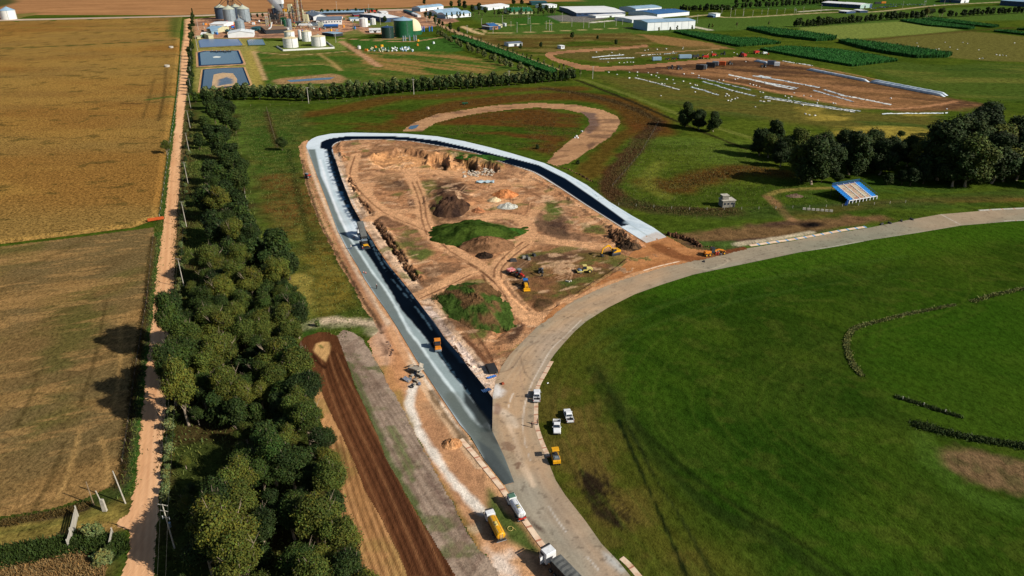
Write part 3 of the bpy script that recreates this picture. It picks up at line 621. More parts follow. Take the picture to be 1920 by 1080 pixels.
# ================= new track =================
poly=nt_outer+nt_inner
tops=[(NM(10,0,0.3,4,R(110),141),C(204,220,228),0.6),
 # older grey course on the left half of the straight
 (PM([(577,280),(591,280),(602,330),(625,380),(645,425),(651,440),(671,467),(693,504),(720,538),(744,578),(760,611),(782,633),(782,640),(807,676),(833,712),(860,748),(882,784),(900,800),(923,809),(945,850),(970,905),(940,915),(883,822),(802,710),(724,584),(671,503),(632,430),(595,332)],0.4),C(112,124,124),1.0),
 (MUL(PM([(577,280),(970,905),(940,915),(632,430)],6),NM(8,0.0,0.3,2,R(110),142)),C(134,138,130),0.35),
 (PM([(651,440),(671,467),(693,504),(720,538),(744,578),(782,638),(833,710),(882,782),(900,802),(913,791),(896,767),(869,727),(844,698),(820,664),(796,633),(769,600),(751,580),(738,556),(720,527),(702,496),(683,469),(668,446)],0.5,0.3,2),C(150,166,168),1.0),
 (LM([(645,425),(657,448),(676,476),(699,512),(724,545),(747,584),(764,617),(786,645),(810,681),(836,716),(862,750),(884,782),(897,796)],0.55,0.5,0.25,3),C(214,228,230),0.95),
 (LM([(600,300),(615,350),(636,405),(652,437)],0.8,0.5,0.2),C(236,242,246),0.8),
 (LM([(606,300),(622,350),(642,395),(660,430)],0.6,0.5,0.4),C(180,200,208),0.7),
 (LM([(846,742),(862,768),(900,822),(930,862)],3.0,1.5,0.5),C(98,106,100),0.7),
 # fresh black course
 (PM([(612,279),(620,317),(637,365),(660,410),(667,417),(680,440),(683,469),(702,496),(720,527),(738,556),(751,580),(769,600),(796,633),(820,664),(844,698),(869,727),(896,767),(913,791),(923,812),(926,800),(926,745),(907,722),(884,694),(860,662),(833,631),(793,576),(751,522),(710,468),(682,423),(660,383),(642,338),(631,303),(624,286),(622,277)],0.25,0.25,2),C(9,17,27),1.0),
 (PM([(600,278),(602,267),(610,263),(620,260),(655,255),(710,255),(760,257),(820,264),(882,278),(945,294),(960,297),(1010,310),(1060,335),(1110,369),(1145,394),(1182,421),(1162,426),(1140,412),(1100,387),(1050,354),(1000,324),(945,308),(890,288.5),(830,276.5),(770,266.5),(720,263.5),(670,263),(642,266),(630,271),(625,278),(622,281),(612,281)],0.25),C(10,21,36),1.0),
 (MUL(PM([(612,279),(700,480),(800,630),(926,812),(926,745),(710,468),(624,286)],1),NM(3,0.0,0.3,6,R(112),143)),C(6,10,17),0.6),
 (LM([(726,490),(757,531),(788,570),(811,605),(832,634),(860,667),(868,678)],1.5,0.8,0.4),C(20,36,54),0.6),
 (LM([(650,400),(668,425),(690,445),(705,475),(725,510),(755,548),(790,590),(812,622)],0.3,0.35,0.4,1.0,fade=2.0),C(90,120,140),0.55),
 (LM([(690,440),(712,478),(745,520),(775,560)],0.25,0.3,0.3,1.0,fade=2.5),C(90,120,140),0.5),
 (LM([(820,655),(850,700),(880,740)],0.3,0.35,0.4,1.0,fade=2.0),C(70,100,120),0.5),
 (MUL(LM([(612,280),(622,325),(640,370),(664,418)],2.4,1.0,0.8,1.5),NM(1.8,0.0,0.15,1.5,0,145)),C(40,70,100),0.8),
 (PM([(870,735),(895,762),(915,790),(924,812),(940,838),(925,830),(895,790),(872,756)],0.6,0.4),C(30,34,36),0.9),
 (PM([(896,775),(912,790),(924,806),(928,822),(944,850),(925,842),(905,815),(885,790)],1.5,1.2,2),C(58,64,62),0.6),
 (PM([(924,810),(946,858),(964,905),(946,910),(905,845),(900,812)],0.8),C(92,96,92),0.6),
 (PM([(895,825),(925,846),(964,905),(946,910),(909,864)],0.5),C(74,82,84),0.8),
 (LM([(908,862),(946,908)],0.8,0.5),C(60,66,66),0.6),
 # rim of lime along the inner edge
 (LM([(1162,425),(1100,386),(1050,353),(1000,323),(945,306.5),(890,287.5),(830,275.5),(770,265.5),(720,262.5),(670,262.3),(640,265.5),(628,270),(624,276)],0.9,0.3),C(226,220,214),0.95),
 (LM([(1180,405),(1120,368),(1060,329),(1000,303)],0.5,0.5,0.5,fade=6),C(170,196,210),0.6),
 (LM([(1175,418),(1225,449)],0.4,0.3),C(160,176,170),0.7),
 (MUL(PM([(1162,425),(1182,405),(1250,445),(1212,456)],1),NM(3,0.2,0.2,4,R(-30),146)),C(170,190,204),0.6),
 (PM([(1195,450),(1232,436),(1256,448),(1212,460)],1,1.5,3),C(196,172,150),0.6)]
layer('new_track',poly,C(214,226,234),tops,sx=0.3,smin=0.3,lift=0.14,material=M_newasph)
# ================= old grey track =================
ra=random.Random(3)
gpoly=[(2300,395)]+gt_up+gt_dn[1:]+gt_in[::-1]+[(2300,405)]
gops2=[(NM(16,0.0,0.35,5,R(20),151),C(164,146,122),0.6),(PM([(1500,440),(2300,380),(2300,420),(1500,480)],10,4),C(134,134,116),0.7),  # right-hand stretch painted darker: view-angle shading put into the colour
 (PM([(924,744),(930,700),(985,640),(1070,568),(1250,500),(1240,525),(1080,610),(1020,680),(990,745),(1000,830),(1060,930),(1160,1080),(1120,1080),(1000,900),(925,820)],4,3),C(196,160,124),0.75),
 (PM([(946,910),(1000,890),(1060,950),(1170,1085),(1120,1160),(1040,1040)],4,2),C(164,156,140),0.8),
 (PM([(1010,880),(1050,940),(1150,1060),(1220,1150),(1180,1150),(1050,980)],3,2),C(178,146,118),0.5),
 (PM([(1000,640),(1080,600),(1040,660),(1010,720),(1000,700)],4,2),C(182,166,150),0.5),
 (LM([(1090,600),(1060,630),(1034,655),(1013,690),(995,725),(983,765),(981,800),(984,830)],0.22,0.2,0.1),C(226,212,196),0.75),
 (LM([(1110,597),(1072,630),(1045,662),(1023,700)],0.18,0.2,0.1,fade=5),C(214,200,186),0.7),
 (LM([(984,830),(990,850),(1005,895),(1035,960),(1080,1020),(1150,1100)],0.2,0.2,0.1,fade=6),C(220,214,206),0.7),
 (LM([(962,738),(953,765),(957,800),(965,830)],0.25,0.2,0.1,fade=4),C(226,212,196),0.7),
 (LM([(940,775),(950,790),(965,820),(975,860),(1000,910)],0.9,0.8,0.5),C(222,196,168),0.7),
 (LM([(925,765),(945,772),(960,785),(968,800)],1.2,1,0.6),C(230,212,190),0.6),
 (PM([(925,757),(935,756),(941,768),(936,778),(925,776)],0.5,0.4),C(146,116,98),0.8),
 (PM([(922,725),(932,722),(946,733),(938,742),(924,745)],1.2,1,2),C(240,236,232),0.9),
 (LM([(975,690),(978,720),(988,745)],0.3,0.3,0.2),C(168,140,118),0.5),
 (MUL(PM([(900,820),(980,830),(980,890),(960,900)],1),NM(2.5,0.33,0.08,2,0.5,152)),C(110,76,62),0.8),
 (LM([(966,872),(974,868),(970,878)],0.5,0.3,0.3),C(92,60,50),0.9),
 (PM([(990,972),(1000,978),(1016,990),(1020,998),(1006,994),(996,984)],0.5,0.6,1.5),C(66,48,44),0.9),
 (PM([(1130,1035),(1150,1045),(1175,1070),(1165,1075),(1140,1055)],1,1),C(196,204,206),0.6),
 (LM([(1764,402),(1800,421)],0.5,0.25),C(206,206,200),0.85),
 (LM([(1500,474),(1600,456),(1720,437),(1802,424),(1920,414)],0.4,0.3),C(206,202,186),0.6),
 (NM(5,0.2,0.2,6,R(20),153),C(150,136,118),0.35)]
for i in range(22):
    gops2.append((LM(gt_in[ra.choice([0,2,4,6,9,12]):],ra.uniform(.15,.5),.3,.3,9,off=1.2+i*.62,fade=ra.choice([6,12,20])),C(120,108,92) if i%3 else C(190,178,156),ra.uniform(.08,.24)))
gops2+=[(LM([(930,700),(960,690),(985,655),(1010,640)],.25,.3,.2),C(128,108,90),.6),(LM([(975,668),(985,700),(1000,715)],.25,.3,.2),C(128,108,90),.6),(LM([(1290,500),(1330,505),(1365,490),(1340,480)],.4,.4,.3),C(190,176,150),.6),(NM(1.2,.42,.06,1,0,156),C(96,84,72),.5),(NM(20,.1,.2,2,.5,157),C(176,150,122),.4)]
layer('old_track',gpoly,C(148,142,124),gops2,sx=0.4,smin=0.4,lift=0.05,material=M_asph)
# ================= green infield on the right =================
ig=[(2600,405),(1920,413)]+gt_in[1:-1]+[(1232,1152),(2600,1152)]
arcs=[]
def arc(pts,wd,rgb,a,soft=0.8): arcs.append((LM(pts,wd,soft,0.5,12),rgb,a))
arc([(1110,690),(1150,760),(1230,860),(1330,950),(1450,1010),(1560,1085)],3.2,C(34,46,16),0.6)
arc([(1125,700),(1170,770),(1250,850),(1350,930),(1470,1000),(1600,1085)],1.2,C(26,36,12),0.7)
arc([(1160,790),(1200,880),(1235,960),(1290,1085)],0.6,C(20,30,14),0.9,0.3)
arc([(1180,800),(1225,890),(1270,960),(1340,1085)],0.6,C(30,38,18),0.7,0.3)
arc([(1100,650),(1180,600),(1300,555),(1450,520),(1700,480)],2,C(62,86,32),0.25)
arc([(1130,660),(1200,620),(1320,580),(1480,545),(1700,510)],1.2,C(66,90,34),0.25)
arc([(1120,680),(1170,760),(1190,800)],3,C(50,62,24),0.3)
for i in range(7):
    arc([(1090+i*5,880+i*3),(1100+i*7,920+i*4),(1118+i*8,965+i*4)],0.5,C(34,26,22),0.8,0.4)
for i in range(26):
    k0=ra.choice([3,5,8,11]);o=4+i*2.9+ra.uniform(-1,1)
    arcs.append((LM(gt_in[k0:],ra.uniform(0.3,0.9),0.4,0.3,9,off=o,fade=ra.choice([None,14,25])),C(72,88,28) if i%2 else C(26,44,10),ra.uniform(.14,.34)))
for i in range(16):
    x=1078+ra.uniform(0,62);y=878+ra.uniform(0,26);l=ra.uniform(35,80);arc([(x,y),(x+l*.3,y+l*.55),(x+l*.75,y+l)],ra.uniform(.25,.5),C(38,30,22),.7,.25)
iops=[(NM(40,0.0,0.35,2,R(-50),161),C(62,76,20),0.6),(NM(9,0.1,0.25,3,R(-50),162),C(28,52,10),0.6),(NM(25,0.15,0.25,2.5,R(20),167),C(34,60,12),0.6),(NM(4,.3,.15,1.5,0,168),C(84,90,34),.25),(NM(16,.25,.2,1.5,1,169),C(62,76,24),.3),
 (PM([(1020,600),(1160,560),(1110,660),(1110,760),(1160,860),(1260,960),(1400,1085),(1190,1085),(1040,900),(1000,780)],12,8,14),C(86,82,30),0.85),
 (MUL(PM([(1000,740),(1120,700),(1150,850),(1300,1085),(1190,1085),(1040,900)],8,5,10),NM(6,0.0,0.25,1.5,0,163)),C(104,84,44),0.6),
 (PM([(1000,500),(1920,400),(2200,400),(2200,430),(1920,450),(1500,510),(1240,560)],8,4),C(60,92,18),0.6),
 (MUL(PM([(1075,885),(1115,870),(1160,930),(1180,990),(1130,985),(1090,930)],5,5,4),NM(2.5,0.0,0.2,5,R(-52),165)),C(52,44,28),0.3),
 (PM([(1600,615),(1920,545),(2200,520),(2200,900),(1850,830),(1690,770),(1640,720)],6,3),C(50,78,16),0.6),
 (PM([(1590,600),(1920,560),(1920,640),(1700,680)],20,6),C(42,74,12),0.4),
 (PM([(1765,845),(1800,840),(1860,855),(1980,880),(1980,930),(1900,920),(1820,905),(1775,880)],2,2.5,4),C(116,92,66),0.9),
 (MUL(PM([(1765,845),(1980,870),(1980,930),(1775,880)],2,2.5,4),NM(3,0.1,0.2,1,0,164)),C(74,74,42),0.6),
 (LM([(1730,820),(1745,860),(1780,900),(1850,940),(1980,970)],4,2,1.5),C(70,96,32),0.5)]+arcs
layer('infield_grass',ig,C(50,74,16),iops,sx=0.6,smin=0.6,lift=0.02,material=M_turf)
# ================= old clay loop =================
loop_px=[(755,245),(767,236),(780,229),(817,215),(880,205),(940,197),(1005,194),(1080,197),(1130,207),(1155,217),(1163,227),(1157,240),(1145,255),(1115,275),(1085,295),(1067,305),(1042,311),(1027,305),(1042,287),(1072,262),(1095,247),(1105,232),(1104,222),(1092,212),(1055,204),(1005,201),(955,205),(905,211),(855,220),(817,230),(790,246)]
layer('clay_loop',loop_px,C(184,142,104),[(NM(10,0.0,0.3,3,0.3,171),C(160,120,86),0.7),(PM([(1090,210),(1115,212),(1125,235),(1105,250),(1098,235)],2,3,5),C(104,86,80),0.85),
  (NM(6,0.25,0.15,3,0,172),C(104,78,62),0.7),(PM([(1100,272),(1112,265),(1118,270),(1105,280)],1,1),C(96,72,60),0.8),(LM([(1025,300),(1060,292)],3,1,1),C(120,88,66),0.6)],sx=0.8,smin=0.8,rough=1.2,rs=6,lift=0.04,smooth=False,material=M_dirt)
# farm track past the silage yard
layer('farm_track',[(1020,103),(1028,99),(1060,96),(1180,88),(1215,84),(1217,87),(1180,91),(1060,99),(1034,103),(1045,110),(1090,122),(1130,126),(1200,123),(1300,114),(1390,107),(1420,110),(1410,114),(1380,112),(1300,119),(1200,128),(1120,133),(1085,129),(1035,113)],C(170,126,90),[(NM(14,0.1,0.25,3,0,173),C(138,100,72),0.7)],sx=1.2,smin=1.5,rough=1.0,lift=0.04,material=M_dirt)
# ================= mesh builder =================
class MB:
    def __init__(s): s.v=[];s.f=[]
    def add(s,vs,fs):
        o=len(s.v);s.v+= [tuple(v) for v in vs];s.f+=[tuple(i+o for i in f) for f in fs];return s
    def box(s,c,d,rz=0,ry=0,top=(1,1),rx=0):
        hx,hy,hz=d[0]/2,d[1]/2,d[2]/2
        vs=[(-hx,-hy,-hz),(hx,-hy,-hz),(hx,hy,-hz),(-hx,hy,-hz),(-hx*top[0],-hy*top[1],hz),(hx*top[0],-hy*top[1],hz),(hx*top[0],hy*top[1],hz),(-hx*top[0],hy*top[1],hz)]
        M=Matrix.Translation(c)@Euler((rx,ry,rz)).to_matrix().to_4x4()
        return s.add([M@Vector(v) for v in vs],[(0,3,2,1),(4,5,6,7),(0,1,5,4),(1,2,6,5),(2,3,7,6),(3,0,4,7)])
    def tube(s,a,b,r0,r1=None,n=8,cap=True):
        r1=r0 if r1 is None else r1
        a=Vector(a);b=Vector(b);d=(b-a)
        if d.length<1e-6: return s
        q=d.to_track_quat('Z','Y');vs=[]
        for p,r in ((a,r0),(b,r1)):
            for i in range(n):
                t=2*math.pi*i/n;vs.append(p+q@Vector((math.cos(t)*r,math.sin(t)*r,0)))
        fs=[(i,(i+1)%n,n+(i+1)%n,n+i) for i in range(n)]
        if cap: fs+=[tuple(range(n))[::-1],tuple(range(n,2*n))]
        return s.add(vs,fs)
    def lathe(s,prof,c=(0,0,0),n=24,axis='z',arc=None):
        vs=[];fs=[];m=len(prof)
        for i in range(n):
            t=2*math.pi*i/n
            for r,z in prof:
                p=(math.cos(t)*r,math.sin(t)*r,z)
                if axis=='x': p=(z,p[0],p[1])
                if axis=='y': p=(p[0],z,p[1])
                vs.append((p[0]+c[0],p[1]+c[1],p[2]+c[2]))
        for i in range(n):
            for j in range(m-1):
                a=i*m+j;b=((i+1)%n)*m+j
                fs.append((a,b,b+1,a+1))
        return s.add(vs,fs)
    def prism(s,prof,y0,y1,top=None):
        """profile in x,z extruded across y"""
        n=len(prof);vs=[(x,y0,z) for x,z in prof]+[(x,y1,z) for x,z in prof]
        fs=[tuple(range(n)),tuple(range(n,2*n))[::-1]]+[(i,n+i,n+(i+1)%n,(i+1)%n) for i in range(n)]
        return s.add(vs,fs)
    def loft(s,secs,cap=True):
        n=len(secs[0]);vs=[p for q in secs for p in q];fs=[]
        for k in range(len(secs)-1):
            for i in range(n): fs.append((k*n+i,k*n+(i+1)%n,(k+1)*n+(i+1)%n,(k+1)*n+i))
        if cap: fs+=[tuple(range(n))[::-1],tuple(range((len(secs)-1)*n,len(secs)*n))]
        return s.add(vs,fs)
    def build(s,name,m,parent=None,smooth=False,bevel=0.0,loc=None):
        me=bpy.data.meshes.new(name);me.from_pydata([tuple(v) for v in s.v],[],s.f);me.materials.append(m)
        bm=bmesh.new();bm.from_mesh(me);bmesh.ops.recalc_face_normals(bm,faces=bm.faces)
        if bevel: bmesh.ops.bevel(bm,geom=[e for e in bm.edges if len(e.link_faces)==2 and e.calc_face_angle(0)>0.5],offset=bevel,segments=1,affect='EDGES')
        bm.to_mesh(me);bm.free()
        if smooth: me.polygons.foreach_set('use_smooth',[True]*len(me.polygons))
        me.update()
        o=bpy.data.objects.new(name,me);COL.objects.link(o)
        if parent: o.parent=parent
        if loc: o.location=loc
        return o
def setmesh(objs): pass

# ================= foliage =================
def leaf_mat(name,c1,c2,rough=0.75):
    m,nt,b=shader(name);N=nt.nodes;L=nt.links
    at=N.new('ShaderNodeVertexColor');at.layer_name='Col';oi=N.new('ShaderNodeObjectInfo')
    mi=N.new('ShaderNodeMix');mi.data_type='RGBA';mi.inputs['A'].default_value=(*c1,1);mi.inputs['B'].default_value=(*c2,1)
    L.new(oi.outputs['Random'],mi.inputs['Factor'])
    mu=N.new('ShaderNodeMix');mu.data_type='RGBA';mu.blend_type='MULTIPLY';mu.inputs['Factor'].default_value=1
    L.new(mi.outputs['Result'],mu.inputs['A']);L.new(at.outputs[0],mu.inputs['B'])
    L.new(mu.outputs['Result'],b.inputs['Base Color']);b.inputs['Roughness'].default_value=rough;b.inputs['Specular IOR Level'].default_value=0.2
    return m
M_leaf=leaf_mat('m_leaf_gum',C(92,96,32),C(50,70,22))
M_leafd=leaf_mat('m_leaf_dark',C(50,66,20),C(36,52,18))
M_leafo=leaf_mat('m_leaf_olive',C(104,108,62),C(84,96,50))
M_leafc=leaf_mat('m_leaf_crop',C(50,104,44),C(40,92,40))
M_bark=mat('m_bark_pale',C(168,150,128),0.85,var=0.25,scale=1.0)
M_barkd=mat('m_bark_dark',C(92,76,60),0.9,var=0.25,scale=1.0)
def leaves_np(cent,nrm,size,rng,elong=1.5,colr=(0.65,1.35)):
    n=len(cent)
    t=rng.normal(size=(n,3));t-=(t*nrm).sum(1)[:,None]*nrm;t/=np.linalg.norm(t,axis=1)[:,None]+1e-9
    b=np.cross(nrm,t);s=size*(0.6+0.8*rng.random(n))[:,None]
    v=np.stack([cent-t*s*elong-b*s*0.2,cent-b*s,cent+t*s*elong+b*s*0.1,cent+b*s],1).reshape(-1,3)
    f=np.arange(4*n).reshape(n,4)
    br=rng.uniform(*colr,n);hue=rng.normal(0,0.08,n)
    c=np.stack([br*(1+hue*1.8),br,br*(1-hue)],1)
    return v,f,np.repeat(c,4,0)
def crown_mesh(name,blobs,n,size,seed,m,parent=None,updir=0.35,tints=0.25):
    rng=np.random.default_rng(seed)
    w_=np.array([b[1]**2*b[2] for b in blobs]);w_=w_/w_.sum()
    bi=rng.choice(len(blobs),n,p=w_)
    c=np.array([b[0] for b in blobs])[bi];r=np.array([b[1] for b in blobs])[bi];fl=np.array([b[2] for b in blobs])[bi]
    d=rng.normal(size=(n,3));d/=np.linalg.norm(d,axis=1)[:,None]
    rad=r*(0.35+0.72*rng.random(n)**0.55)
    # knobbly surface
    kn=0.82+0.36*fbm(d[:,0]*2+bi*3.1,d[:,1]*2+d[:,2]*1.7,0.7,seed,2)
    p=c+d*(rad*kn)[:,None]*np.stack([np.ones(n),np.ones(n),fl],1)+rng.normal(0,0.24,(n,3))*(r[:,None]**0.5)
    nr=d*0.8+rng.normal(size=(n,3))*0.45+np.array([0,0,updir]);nr/=np.linalg.norm(nr,axis=1)[:,None]
    v,f,col=leaves_np(p,nr,size,rng)
    bt=rng.uniform(1-tints,1+tints,len(blobs))[bi];ht=rng.normal(0,0.06,len(blobs))[bi]
    col*=np.repeat(np.stack([bt*(1+ht),bt,bt*(1-ht)],1),4,0)
    return mesh_np(name,v,f,m,np.clip(col,0,2.2),parent=parent)
def tree_proto(kind,seed,h,r,nb,nl,ls,leaf,bark,flat=0.8,base=0.45,name='tree',spread=1.0,limbs=True,bare=0):
    rg=random.Random(seed)
    root=empty(name)
    blobs=[]
    for i in range(nb):
        a=rg.random()*6.283;t=(i+0.5)/nb
        z=h*(base+(1-base)*(0.15+0.75*rg.random()))
        k=math.sin(math.pi*min(1,max(0.12,(z/h-base)/(1-base)*0.75+0.2)))
        rr=r*spread*0.68*math.sqrt(rg.random())*k
        br=r*(0.18+0.28*rg.random()**1.3)
        blobs.append(((math.cos(a)*rr,math.sin(a)*rr,z),br,flat*(0.8+0.4*rg.random())))
    blobs.append(((rg.uniform(-.1,.1)*r,rg.uniform(-.1,.1)*r,h*0.9-r*0.1),r*0.38,flat))
    blobs.append(((0,0,h*(base+0.25)),r*0.6,0.9))
    tb=MB();tr=h*0.018+0.08
    kx,ky=rg.uniform(-.06,.06)*h,rg.uniform(-.06,.06)*h
    tb.tube((0,0,-0.1),(kx*0.5,ky*0.5,h*base*0.7),tr*1.2,tr*0.85,7,False)
    tb.tube((kx*0.5,ky*0.5,h*base*0.7),(kx,ky,h*0.8),tr*0.85,tr*0.25,6,False)
    if limbs:
        for b in blobs[:-2]:
            s0=rg.uniform(0.35,0.75)*b[0][2]
            c=Vector(b[0]);st=Vector((kx*s0/h,ky*s0/h,s0));mid=st.lerp(c,0.55)+Vector((0,0,-0.04*h))
            tb.tube(st,mid,tr*0.5,tr*0.32,5,False);tb.tube(mid,c+(c-mid)*0.5,tr*0.32,tr*0.1,5,False)
    tb.build('trunk',bark,root)
    if bare:
        bb=MB()
        for i in range(bare):
            a=rg.random()*6.28;e=Vector((math.cos(a)*r*rg.uniform(.5,1.05),math.sin(a)*r*rg.uniform(.5,1.05),h*rg.uniform(0.8,1.08)))
            st=Vector((kx*.6,ky*.6,h*0.55));mid=st.lerp(e,0.6)+Vector((0,0,-0.05*h))
            bb.tube(st,mid,tr*0.35,tr*0.25,5,False);bb.tube(mid,e,tr*0.25,tr*0.06,5,False)
            for k in range(2):
                e2=mid+(e-mid)*0.5+Vector((rg.uniform(-1,1),rg.uniform(-1,1),rg.uniform(0.2,1)))*r*0.3
                bb.tube(mid+(e-mid)*0.3,e2,tr*0.15,tr*0.04,4,False)
        bb.build('bare_branch',M_bark,root)
    crown_mesh('crown',blobs,nl,ls,seed,leaf,root)
    return root
HIDE=(0,-500,-200)
PROT={}
def protos():
    P=PROT
    P['gum']=[tree_proto('gum',10+i,13.5+i%3,5.8,30,22000,0.15,M_leaf if i%3 else M_leafd,M_bark,name='eucalyptus_tree',bare=4 if i%2 else 0) for i in range(6)]
    P['round']=[tree_proto('round',30+i,10,5.0,18,9000,0.23,M_leafd,M_barkd,base=0.25,name='round_tree',flat=0.85,spread=0.9) for i in range(4)]
    P['tall']=[tree_proto('tall',40+i,21,8.8,34,22000,0.28,M_leafd if i!=1 else M_leaf,M_bark,base=0.10,name='eucalyptus_tree',flat=0.9) for i in range(4)]
    P['bush']=[tree_proto('bush',50+i,3.2,2.1,5,1300,0.20,M_leafo if i else M_leafd,M_barkd,base=0.12,name='shrub',limbs=False) for i in range(3)]
    P['poplar']=[tree_proto('poplar',60+i,13,2.4,9,1500,0.45,M_leafd,M_barkd,base=0.12,name='poplar_tree',flat=1.6,spread=0.5,limbs=False) for i in range(2)]
    P['far']=[tree_proto('far',70+i,11,4.6,7,900,0.75,M_leafd,M_barkd,base=0.2,name='round_tree',limbs=False) for i in range(3)]
    P['olive']=[tree_proto('olive',80+i,8,3.9,7,1500,0.45,M_leafo,M_barkd,base=0.15,name='willow_tree',limbs=False) for i in range(3)]
    P['thin']=[tree_proto('thin',90+i,7,1.4,5,400,0.32,M_leafo if i else M_leaf,M_barkd,base=0.3,name='young_tree',flat=1.4,limbs=False) for i in range(2)]
protos()
USED=set()
def plant(kind,px,py,s=1.0,zc=0.0,label=None,cat='tree',group=None,i=None,world=None,sz=None):
    lst=PROT[kind];k=random.randrange(len(lst)) if i is None else i%len(lst)
    pr=lst[k]
    if (kind,k) not in USED: USED.add((kind,k));o=pr
    else: o=copy_tree(pr)
    x,y=world if world is not None else G(px,py,zc)
    o.location=(x,y,0);o.rotation_euler=(0,0,random.random()*6.283)
    q=s*random.uniform(0.92,1.08);o.scale=(q,q,(sz or 1)*q*random.uniform(0.93,1.08))
    for kk in list(o.keys()):
        if kk in ('label','category','group'): del o[kk]
    tag(o,label,cat,group)
    return o
TREES=[]
# ================= grove beside the dirt road =================
def band(py):
    for lim,txt in ((262,'beside the hairpin bend'),(330,'level with the lone tree in the corn'),(400,'level with the edge of the corn field'),(455,'level with the orange culvert gate'),(510,'level with the paving machine'),(560,'beside the yellowish grass'),(610,'above the loop of ploughed earth'),(660,'beside the loop of ploughed earth'),(710,'below the loop of ploughed earth'),(760,'level with the debris heap'),(820,'level with the road roller'),(880,'by the pale curved sand line'),(930,'opposite the hedge of the field corner'),(980,'level with the yellow tank truck'),(1030,'beside the pole with the transformer')):
        if py<lim: return txt
    return 'at the bottom edge of the picture'
def side(px,py):
    l=330-(py-450)*0.05;r=440+ (py-300)*0.32
    t=(px-l)/(r-l)
    return 'roadside' if t<0.36 else ('mid-grove' if t<0.68 else 'field-side')
seen={}
def grove(kind,px,py,s=1,zc=8,**k):
    sz='tall' if s>1.08 else ('low' if s<0.86 else 'medium')
    w_={'gum':'eucalyptus','round':'dark round tree','tall':'eucalyptus','bush':'shrub','olive':'olive tree'}[kind]
    lab=f'{sz} {side(px,py)} {w_}, {band(py)}'
    if py<500 and kind=='round': s*=1.22
    plant(kind,px,py,s,zc,label=lab,cat='shrub' if kind=='bush' else 'tree',group='trees of the grove beside the dirt road',**k)
# upper, open part
for px,py,s,kd in [(392,196,1.1,'round'),(412,203,1.0,'round'),(430,212,1.0,'round'),(402,222,1.1,'round'),(422,232,1.1,'round'),(440,240,.9,'round'),(396,262,1.0,'round'),(420,262,1.0,'round'),(384,236,.8,'round'),
  (372,268,.7,'round'),(412,288,1.05,'round'),(436,298,1.0,'round'),(424,310,.9,'round'),(452,318,.9,'round'),(395,330,.95,'round'),(415,348,1.05,'round'),(402,358,.9,'gum'),(438,352,1.0,'round'),(455,345,.9,'round'),(385,372,.8,'round'),(428,372,1.0,'round'),
  (392,392,1.05,'round'),(416,400,1.0,'gum'),(446,390,1.0,'round'),(440,408,.9,'round'),(398,426,1.0,'round'),(425,432,1.0,'gum'),(455,418,1.0,'round'),(462,436,.9,'round'),(408,446,.9,'round'),(440,454,.9,'gum'),(468,455,.9,'gum'),(430,474,.8,'round'),(400,478,.75,'round'),(488,470,.8,'round'),(522,486,1.35,'round'),(505,505,1.1,'round'),(540,505,1.1,'round'),
  (398,512,.9,'gum'),(380,500,.7,'gum'),(450,498,.85,'gum'),(470,488,.9,'round')]:
    grove(kd,px,py-4,s,5)
# dense part
dense=GW([(338,520),(400,502),(500,505),(552,530),(560,575),(548,640),(560,690),(585,720),(596,790),(612,850),(632,900),(640,960),(660,1010),(690,1075),(700,1130),(560,1130),(540,1090),(470,1120),(330,1120),(325,1040),(372,1010),(420,1010),(395,985),(400,950),(462,935),(500,900),(455,860),(430,800),(425,765),(320,762),(318,640)],8)
holes=[GW([(300,765),(420,765),(440,790),(455,850),(470,880),(460,930),(400,945),(380,1000),(300,1010)],6),GW([(500,990),(560,975),(590,1040),(540,1080),(480,1060)],6),GW([(320,600),(352,600),(345,680),(310,700)],6)]
rg=random.Random(5);pts=[]
lo=dense.min(0);hi=dense.max(0);tries=0
while tries<9000:
    tries+=1
    x=rg.uniform(lo[0],hi[0]);y=rg.uniform(lo[1],hi[1]);A=np.array([x]);B=np.array([y])
    if not inside(A,B,dense)[0] or any(inside(A,B,h)[0] for h in holes): continue
    if all((x-a)**2+(y-b)**2>4.3**2 for a,b in pts): pts.append((x,y))
def to_px(x,y,z=0):
    fw=y*cp-(z-CAM_H)*sp;up=y*sp+(z-CAM_H)*cp
    return 960+F_PX*x/fw,540-F_PX*up/fw
for x,y in pts:
    px,py=to_px(x,y,8)
    kd='gum' if rg.random()<0.78 else 'round'
    le=np.interp(py,[500,620,760,1080],[335,322,322,330]);k_=min(1,0.36+max(0,px-le)/110)
    grove(kd,px,py,rg.uniform(0.5,0.98)*(0.95 if kd=='gum' else 1.0)*k_,world=(x,y))
for px,py,s,kd in [(448,920,.85,'gum'),(342,848,.3,'gum'),(352,905,.3,'gum'),(352,935,.38,'gum'),(395,1000,.5,'gum'),(352,655,1.0,'gum'),(346,700,1.05,'gum'),(350,622,.9,'gum')]:
    grove(kd,px,py,s,5)
for (tx,ty),sc_ in zip([(205,617),(194,637),(172,712),(206,752)],[1.35,1.45,1.5,1.3]):
    q=G(tx,ty);L=1.51*12.6*sc_+3;grove('gum',345,ty,.80,world=(q[0]+L*.92,q[1]-L*.39),sz=sc_*1.15)
# shrubs along the right side of the road
for i in range(56):
    t=i/63;py=210+ (1060-210)*t**1.15
    xs_=np.interp(py,[p[1] for p in road_R],[p[0] for p in road_R])
    s=rg.uniform(0.45,0.9)
    plant('bush',xs_+8+rg.random()*10,py,s,0.5,label=f"{'low' if s<0.68 else 'bushy'} roadside shrub, {band(py)}",cat='shrub',group='shrubs along the dirt road')
